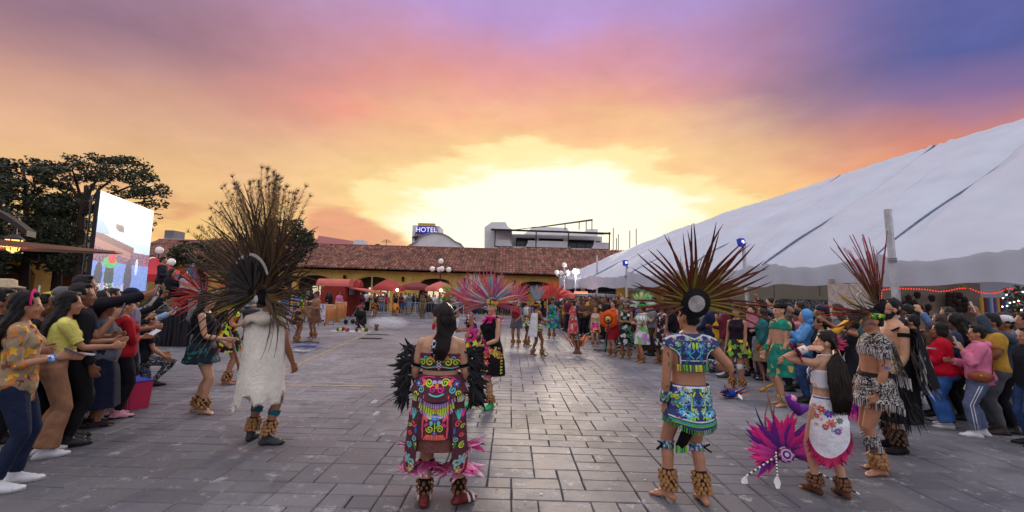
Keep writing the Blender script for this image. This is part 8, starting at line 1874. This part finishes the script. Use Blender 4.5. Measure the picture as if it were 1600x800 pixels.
# ------------------------------------------------------------------ things on the ground
def build_props():
 q=random.Random(60)
 # feather headdress resting on the paving
 p=G(1228,748);T=empty('feather_headdress',p);tag(T,'magenta and purple feather headdress resting on the paving','headdress');M0=Matrix.Translation((0,0,.22))@Matrix.Rotation(R(-18),4,'X')@Matrix.Rotation(R(-10),4,'Z')
 b=MB();b.tube([M0@V3(0,.01,0),M0@V3(0,-.03,0)],[.075,.07],20);base=b.obj('headdress_disc',printmat('disc_beads',[(206,150,196),(92,40,110),(120,40,60)],60),T)
 for r,y,c in((.052,-.033,(214,170,210)),(.036,-.036,(80,40,130)),(.02,-.039,(226,190,226))):b=MB();b.tube([M0@V3(0,y,0),M0@V3(0,y-.004,0)],[r,r],18);b.obj('disc_ring',cloth(c),T)
 PK=fset(1,[(90,20,120),(60,24,110),(40,26,90)],[(246,40,130),(240,60,150),(120,30,150)],.22,'plume',2,(-.2,.2),.15,(.3,.1,.3));DB=fset(1,[(50,36,110),(30,26,70)],[(36,28,80),(24,20,44)],.08,'lance',2,(-.3,.25),.1)
 for ly,(n,L,ms,a0,a1,tl)in enumerate(((46,.22,PK,-125,100,10),(40,.30,PK,-120,100,0),(26,.18,PK[2:4]+DB,-115,100,18))):
  for k in range(n):
   a=R(a0+(a1-a0)*(k+q.random())/n);d=V3(math.sin(a),-math.sin(R(tl))*-.6+q.uniform(-.1,.1),math.cos(a));l=L*q.uniform(.85,1.2);P=M0@orient(V3(0,-.005*ly,0)+d*.06,d,V3(0,-1,0),(l,l,l));put_feather(ms[q.randrange(len(ms))],T,P)
 for a,L,m in((-42,.50,DB[0]),(-62,.46,DB[1]),(-78,.40,DB[0]),(-20,.46,DB[1]),(8,.54,DB[0]),(24,.42,DB[1])):put_feather(m,T,M0@orient(V3(0,0,0),(math.sin(R(a)),.05,math.cos(R(a))),(0,-1,0),(L,L,L)))
 br=feather_mesh(1,.05,-.75,.05,lin((120,86,56)),lin((96,72,50)),'lance',12,5);st=feather_mesh(1,.045,-.05,.05,lin((96,70,46)),lin((150,110,70)),'lance',12,6);put_feather(br,T,M0@orient(V3(-.08,0,.1),(-.55,.1,.85),(0,-1,0),(.52,.5,.46)));put_feather(st,T,M0@orient(V3(-.02,0,.1),(-.07,.1,1),(0,-1,0),(.6,.6,.72)))
 wt=fset(1,[(230,228,228)],[(246,244,244)],.5,'plume',1,(.1,),.1)[0]
 for(x0,z0,x1,y1,z1)in((-.08,.0,-.44,-.12,-.16),(-.1,.04,-.20,-.2,-.12),(.2,-.1,.42,-.35,-.20)):
  b=MB();a,c=V3(x0,-.02,.22+z0),V3(x1,y1,.22+z1)
  for k in range(16):b.cur=lin((226,222,220)if k%2 else(40,32,34));b.tube([a.lerp(c,k/16),a.lerp(c,(k+1)/16)],.008,5)
  b.obj('beaded_string',mat('bead_string',(1,1,1),.5,.1,attr='tint'),T)
  if x1<.3:put_feather(wt,T,orient(c,(x1*.6,-.1,-.5),(0,-1,.3),(.13,.13,.13)))
 # other end of it: white and purple bird-like plumes above
 b=MB();b.tube([V3(.10,.1,.75),V3(.16,.1,.66),V3(.22,.12,.60),V3(.3,.12,.64)],[.03,.05,.05,.03],10);b.obj('plume_knot',cloth((110,50,150)),T,True);b=MB();b.ell(V3(.14,.1,.72),(.05,.04,.04));b.obj('pink_ball',cloth((236,150,190)),T,True)
 # a second headdress behind the girl, magenta fan
 T=empty('feather_headdress',G(1330,690));tag(T,'magenta feather fan hanging behind the long-haired girl','headdress')
 b=MB();b.tube([(0,0,.3),(0,0,.62)],.02,8);b.obj('fan_stick',BRN,T)
 for k in range(70):a=R(q.uniform(-80,80));d=V3(math.sin(a),q.uniform(-.3,.1),-abs(math.cos(a))+.1);L=q.uniform(.2,.4);put_feather(PK[q.randrange(len(PK))],T,orient((q.uniform(-.08,.1),0,q.uniform(.5,.66)),d,(0,-1,0),(L,L,L)))
 # small blue feathered bundle by the radial dancer
 T=empty('feather_bundle',G(1140,622));tag(T,'blue and orange feather bundle lying near the radial headdress dancer','feather bundle');b=MB();b.ell((0,0,.08),(.16,.1,.07));b.obj('bundle_core',cloth((36,60,150)),T,True)
 BF=fset(1,[(36,70,170),(30,40,110),(206,110,50)],[(50,100,200),(24,26,60),(226,140,80)],.16,'plume',1,(.2,),.15)
 for k in range(34):a=R(q.uniform(-160,160));L=q.uniform(.18,.34);put_feather(BF[q.randrange(3)],T,orient((0,0,.08),(math.sin(a),-.4+q.uniform(-.3,.3),.25*math.cos(a)+.15),(0,-.5,1),(L,L,L)))
 put_feather(wt,T,orient((.05,-.2,.12),(.1,-.4,-.5),(0,-1,.3),(.12,.12,.12)))
 # incense burner with flames of feathers
 T=empty('incense_burner',G(902,553));tag(T,'clay incense burner on ash with orange feathers around','burner');b=MB();b.tube([(0,0,0),(0,0,.1),(0,0,.2),(0,0,.34),(0,0,.42)],[.16,.08,.07,.17,.19],14);b.obj('burner_bowl',mat('clay',lin((120,80,66)),.8,.3,8),T,True)
 OF=fset(1,[(226,110,40),(90,80,80)],[(240,140,60),(60,56,58)],.14,'plume',1,(.2,),.1)
 for k in range(26):a=6.283*q.random();L=q.uniform(.3,.55);put_feather(OF[q.randrange(2)],T,orient((.15*math.cos(a),.15*math.sin(a),.2),(math.cos(a)*.6,math.sin(a)*.6,1),(math.cos(a),math.sin(a),0),(L,L,L)))
 b=MB();b.tube([(0,0,.004),(0,0,.010)],[.75,.6],20,flat=.6);b.obj('ash_patch',mat('ash',lin((170,160,158)),.95,.3,8),T)
 # feathers and cloths laid on the paving left of the yellow line
 for k,(px,py,w,cols,lab)in enumerate(((478,543,.9,[(40,60,170),(60,90,200)],'blue feather piece laid flat beside the yellow line'),(465,551,.8,[(214,210,208),(190,184,180)],'white feather fan laid flat on the paving'),(485,536,.9,[(70,52,48),(110,80,66)],'string of dark shells lying on the paving'),(955,549,1.6,[(90,36,40),(60,40,40)],'dark red feathered cape spread on the paving by the crowd'),(1075,566,1.0,[(40,36,42),(70,60,66)],'dark cloth bundle lying before the front row'))):
  T=empty('feather_piece',G(px,py));tag(T,lab,'feather piece','regalia laid on the ground');b=MB();b.tube([(-w*.35,0,.03),(0,.02,.045),(w*.3,0,.03)],[.03,.05,.03],8,flat=.5);b.obj('cord',cloth(cols[1]),T)
  fm=fset(1,cols,cols,.12,'plume',1,(.15,),.08)
  for j in range(24):x=q.uniform(-.4,.35)*w;L=q.uniform(.2,.4);put_feather(fm[j%2],T,orient((x,0,.035),(q.uniform(-.8,.8)+x,q.uniform(-1,.4),.06),(0,0,1),(L,L,L)))
 # yellow walking sticks
 for(x0,y0,x1,y1,D0,D1,lab)in((1022,563,1048,548,11.0,11.4,'yellow stick leaning near the floral dress'),(1188,612,1212,598,8.2,8.4,'yellow stick beside the emerald dancer foot'),(935,513,952,503,17,17.2,'thin yellow wand near the child dancer')):
  a,c=G(x0,y0),None;d=ray(x1,y1);t=(a.y+.15)/d.y;c=Vector((d.x*t,a.y+.15,max(.1,CAM_H+d.z*t)));b=MB();b.tube([Vector((0,0,.02)),c-a],[.026,.022],8);T=b.obj('yellow_stick',paint((216,160,40),.45),None,True,a);tag(T,lab,'stick')
 # drums
 for px,py,h,r,lab in((513,507,.98,.26,'shorter wooden drum carved with feet, nearest the poster'),(531,503,1.08,.30,'taller pale wooden drum, next to the pushchair')):
  T=empty('wooden_drum',G(px,py));tag(T,lab,'drum','wooden standing drums');b=MB();n=30;rings=[[(rr*math.cos(6.283*k/n),rr*math.sin(6.283*k/n),z if not(z<.05 and(k//5)%2)else .22)for k in range(n)]for z,rr in((0,r),(.24,r*1.02),(h*.6,r*1.05),(h,r),(h,r*.96),(.2,r*.9))];b.loft(rings,cap=False);b.obj('drum_body',mat('drum_wood',lin((176,112,62)),.55,.35,4,.2,20,stretch=(1,1,.2)),T,True);b=MB();b.tube([(0,0,h-.05),(0,0,h+.012)],[r*1.03,r*1.0],n);b.obj('drum_skin',mat('drum_skin',lin((190,160,124)),.6,.2,6),T)
 # poster board on an easel in front of the drums
 T=empty('poster_board',G(500,510));tag(T,'white printed poster board leaning on the first drum','poster');b=MB();b.box((0,0,.62),(.42,.03,.86));b.obj('board',cloth((206,200,210)),T);b=MB()
 for k in range(36):b.cur=lin(q.choice([(90,60,150),(214,80,60),(226,180,60),(110,70,160),(150,120,190)]));x,z=q.uniform(-.17,.15),q.uniform(.4,1.0);b.quad((x,-.017,z),(x+.05,-.017,z),(x+.05,-.017,z+.05),(x,-.017,z+.05))
 b.cur=lin((70,40,130));b.quad((-.19,-.018,.22),(.19,-.018,.22),(.19,-.018,.32),(-.19,-.018,.32));b.obj('print',mat('print_ink',(1,1,1),.6,.1,attr='tint'),T);b=MB();b.tube([(-.15,.02,.2),(-.15,.2,0)],.015,6);b.tube([(.15,.02,.2),(.15,.2,0)],.015,6);b.obj('stand_leg',IRON,T)
 # pushchair
 T=empty('pushchair',G(556,507),R(70));tag(T,'dark folding pushchair parked beside the drums','pushchair')
 fr=MB();
 for x in(-.24,.24):fr.tube([(x,.42,.14),(x,.0,.5),(x,-.30,.98)],.016,6);fr.tube([(x,-.32,.12),(x,.05,.52)],.016,6)
 fr.tube([(-.24,-.30,.98),(.24,-.30,.98)],.02,6);fr.obj('frame',mat('chrome_leg',lin((150,150,156)),.3,metal=.7),T);b=MB();b.tube([(0,.25,.42),(0,-.05,.44),(0,-.2,.8)],[.2,.22,.2],12,flat=.25,up=(1,0,0));b.obj('seat',cloth((34,34,40)),T,True);b=MB();b.ell((0,-.12,.82),(.23,.24,.17));b.obj('hood',cloth((40,40,50)),T,True)
 for x in(-.26,.26):
  for y in(.42,-.32):w=MB();w.tube([(x-.02,y,.12),(x+.02,y,.12)],.12,16);w.obj('wheel',mat('tyre',lin((28,28,30)),.8),T)
 # ground mat with offerings and the smoking censer
 T=empty('offering_mat',G(548,518));tag(T,'white cloth with small offerings in front of the red-capped figure','mat');b=MB();b.box((0,0,.006),(1.5,.8,.012));b.obj('cloth',cloth((190,182,180)),T)
 for k in range(14):b=MB();c=q.choice([(200,60,60),(90,60,50),(60,110,60),(220,200,120),(110,60,120)]);b.tube([(0,0,0),(0,0,.08),(0,0,.14)],[.05,.07,.05],8);b.obj('offering_bowl',cloth(c),T,True,(q.uniform(-.65,.65),q.uniform(-.3,.3),.012))
 T=empty('smoking_censer',G(588,516));tag(T,'small clay censer giving off white smoke','censer');b=MB();b.tube([(0,0,0),(0,0,.12),(0,0,.25)],[.09,.06,.12],12);b.obj('bowl',mat('clay',lin((120,80,66)),.8,.3,8),T,True)
 m=bpy.data.materials.new('smoke_volume');m.use_nodes=True;m.node_tree.nodes.clear();t=NT(m.node_tree);out=t.new('ShaderNodeOutputMaterial');v=t.new('ShaderNodeVolumePrincipled');v.inputs['Color'].default_value=(.95,.95,.97,1);tc=t.new('ShaderNodeTexCoord').outputs['Object'];n=t.noise(tc,3.2,4,.6);ln=t.new('ShaderNodeVectorMath',operation='LENGTH');t.l.new(tc,ln.inputs[0]);den=t.m('MULTIPLY',t.sm(t.m('ADD',n,t.m('MULTIPLY',ln.outputs['Value'],-.35)),.08,.45),3.2);t.l.new(den,v.inputs['Density']);t.l.new(v.outputs[0],out.inputs['Volume'])
 b=MB();b.ell((0,0,0),(1.0,1.0,1.0),seg=16,rows=10);s=b.obj('smoke',m,None,True,G(606,515)+V3(0,0,.32));s.scale=(1.0,.4,.32);tag(s,'puff of white incense smoke drifting over the paving',None,kind='stuff')
 b=MB()
 for k in range(40):
  p=G(q.uniform(430,1330),q.uniform(560,790));r=q.uniform(.006,.018);a=q.uniform(0,3);b.cur=lin(q.choice([(214,210,208),(150,130,100),(90,70,60),(226,224,220)]));b.add([p+V3(r*math.cos(a+t),r*math.sin(a+t)*.7,.006+.003*(t>3))for t in(0,1.4,2.8,4.4)],[(0,1,2,3)])
 tag(b.obj('paper_litter',mat('litter',(1,1,1),.8,.1,attr='tint')),'scraps of paper and feather fluff on the paving',None,kind='stuff')
 # barrier rail by the crowd
 T=empty('crowd_barrier',Vector((G(650,494).x,G(650,494).y,0)));tag(T,'low metal crowd barrier in the far row','barrier');b=MB()
 for z in(.25,1.0):b.tube([(-1.1,0,z),(1.1,0,z)],.02,6)
 for k in range(13):b.tube([(-1.1+2.2*k/12,0,.25),(-1.1+2.2*k/12,0,1.0)],.01,5)
 for x in(-.8,.8):b.tube([(x,-.25,0),(x,0,.25),(x,.25,0)],.018,6)
 b.obj('rail',mat('chrome_leg',lin((150,150,156)),.3,metal=.7),T)
build_props()
f=person('person crouching in a red cap over the offerings',566,512,170,1.60,'m',1,top=('jacket',(40,44,40)),bottom=('pants',(44,40,44)),hair=('crop',),group=SG,drop=.52,lean=30,feet=((-.14,.05,0,10),(.14,.05,0,-10)),arms=('front','front'),vox=.02);cap(f,(190,30,34))
bpy.data.scenes.remove(TS)
for _o in list(bpy.data.objects):
 if 'fig' in _o:del _o['fig']
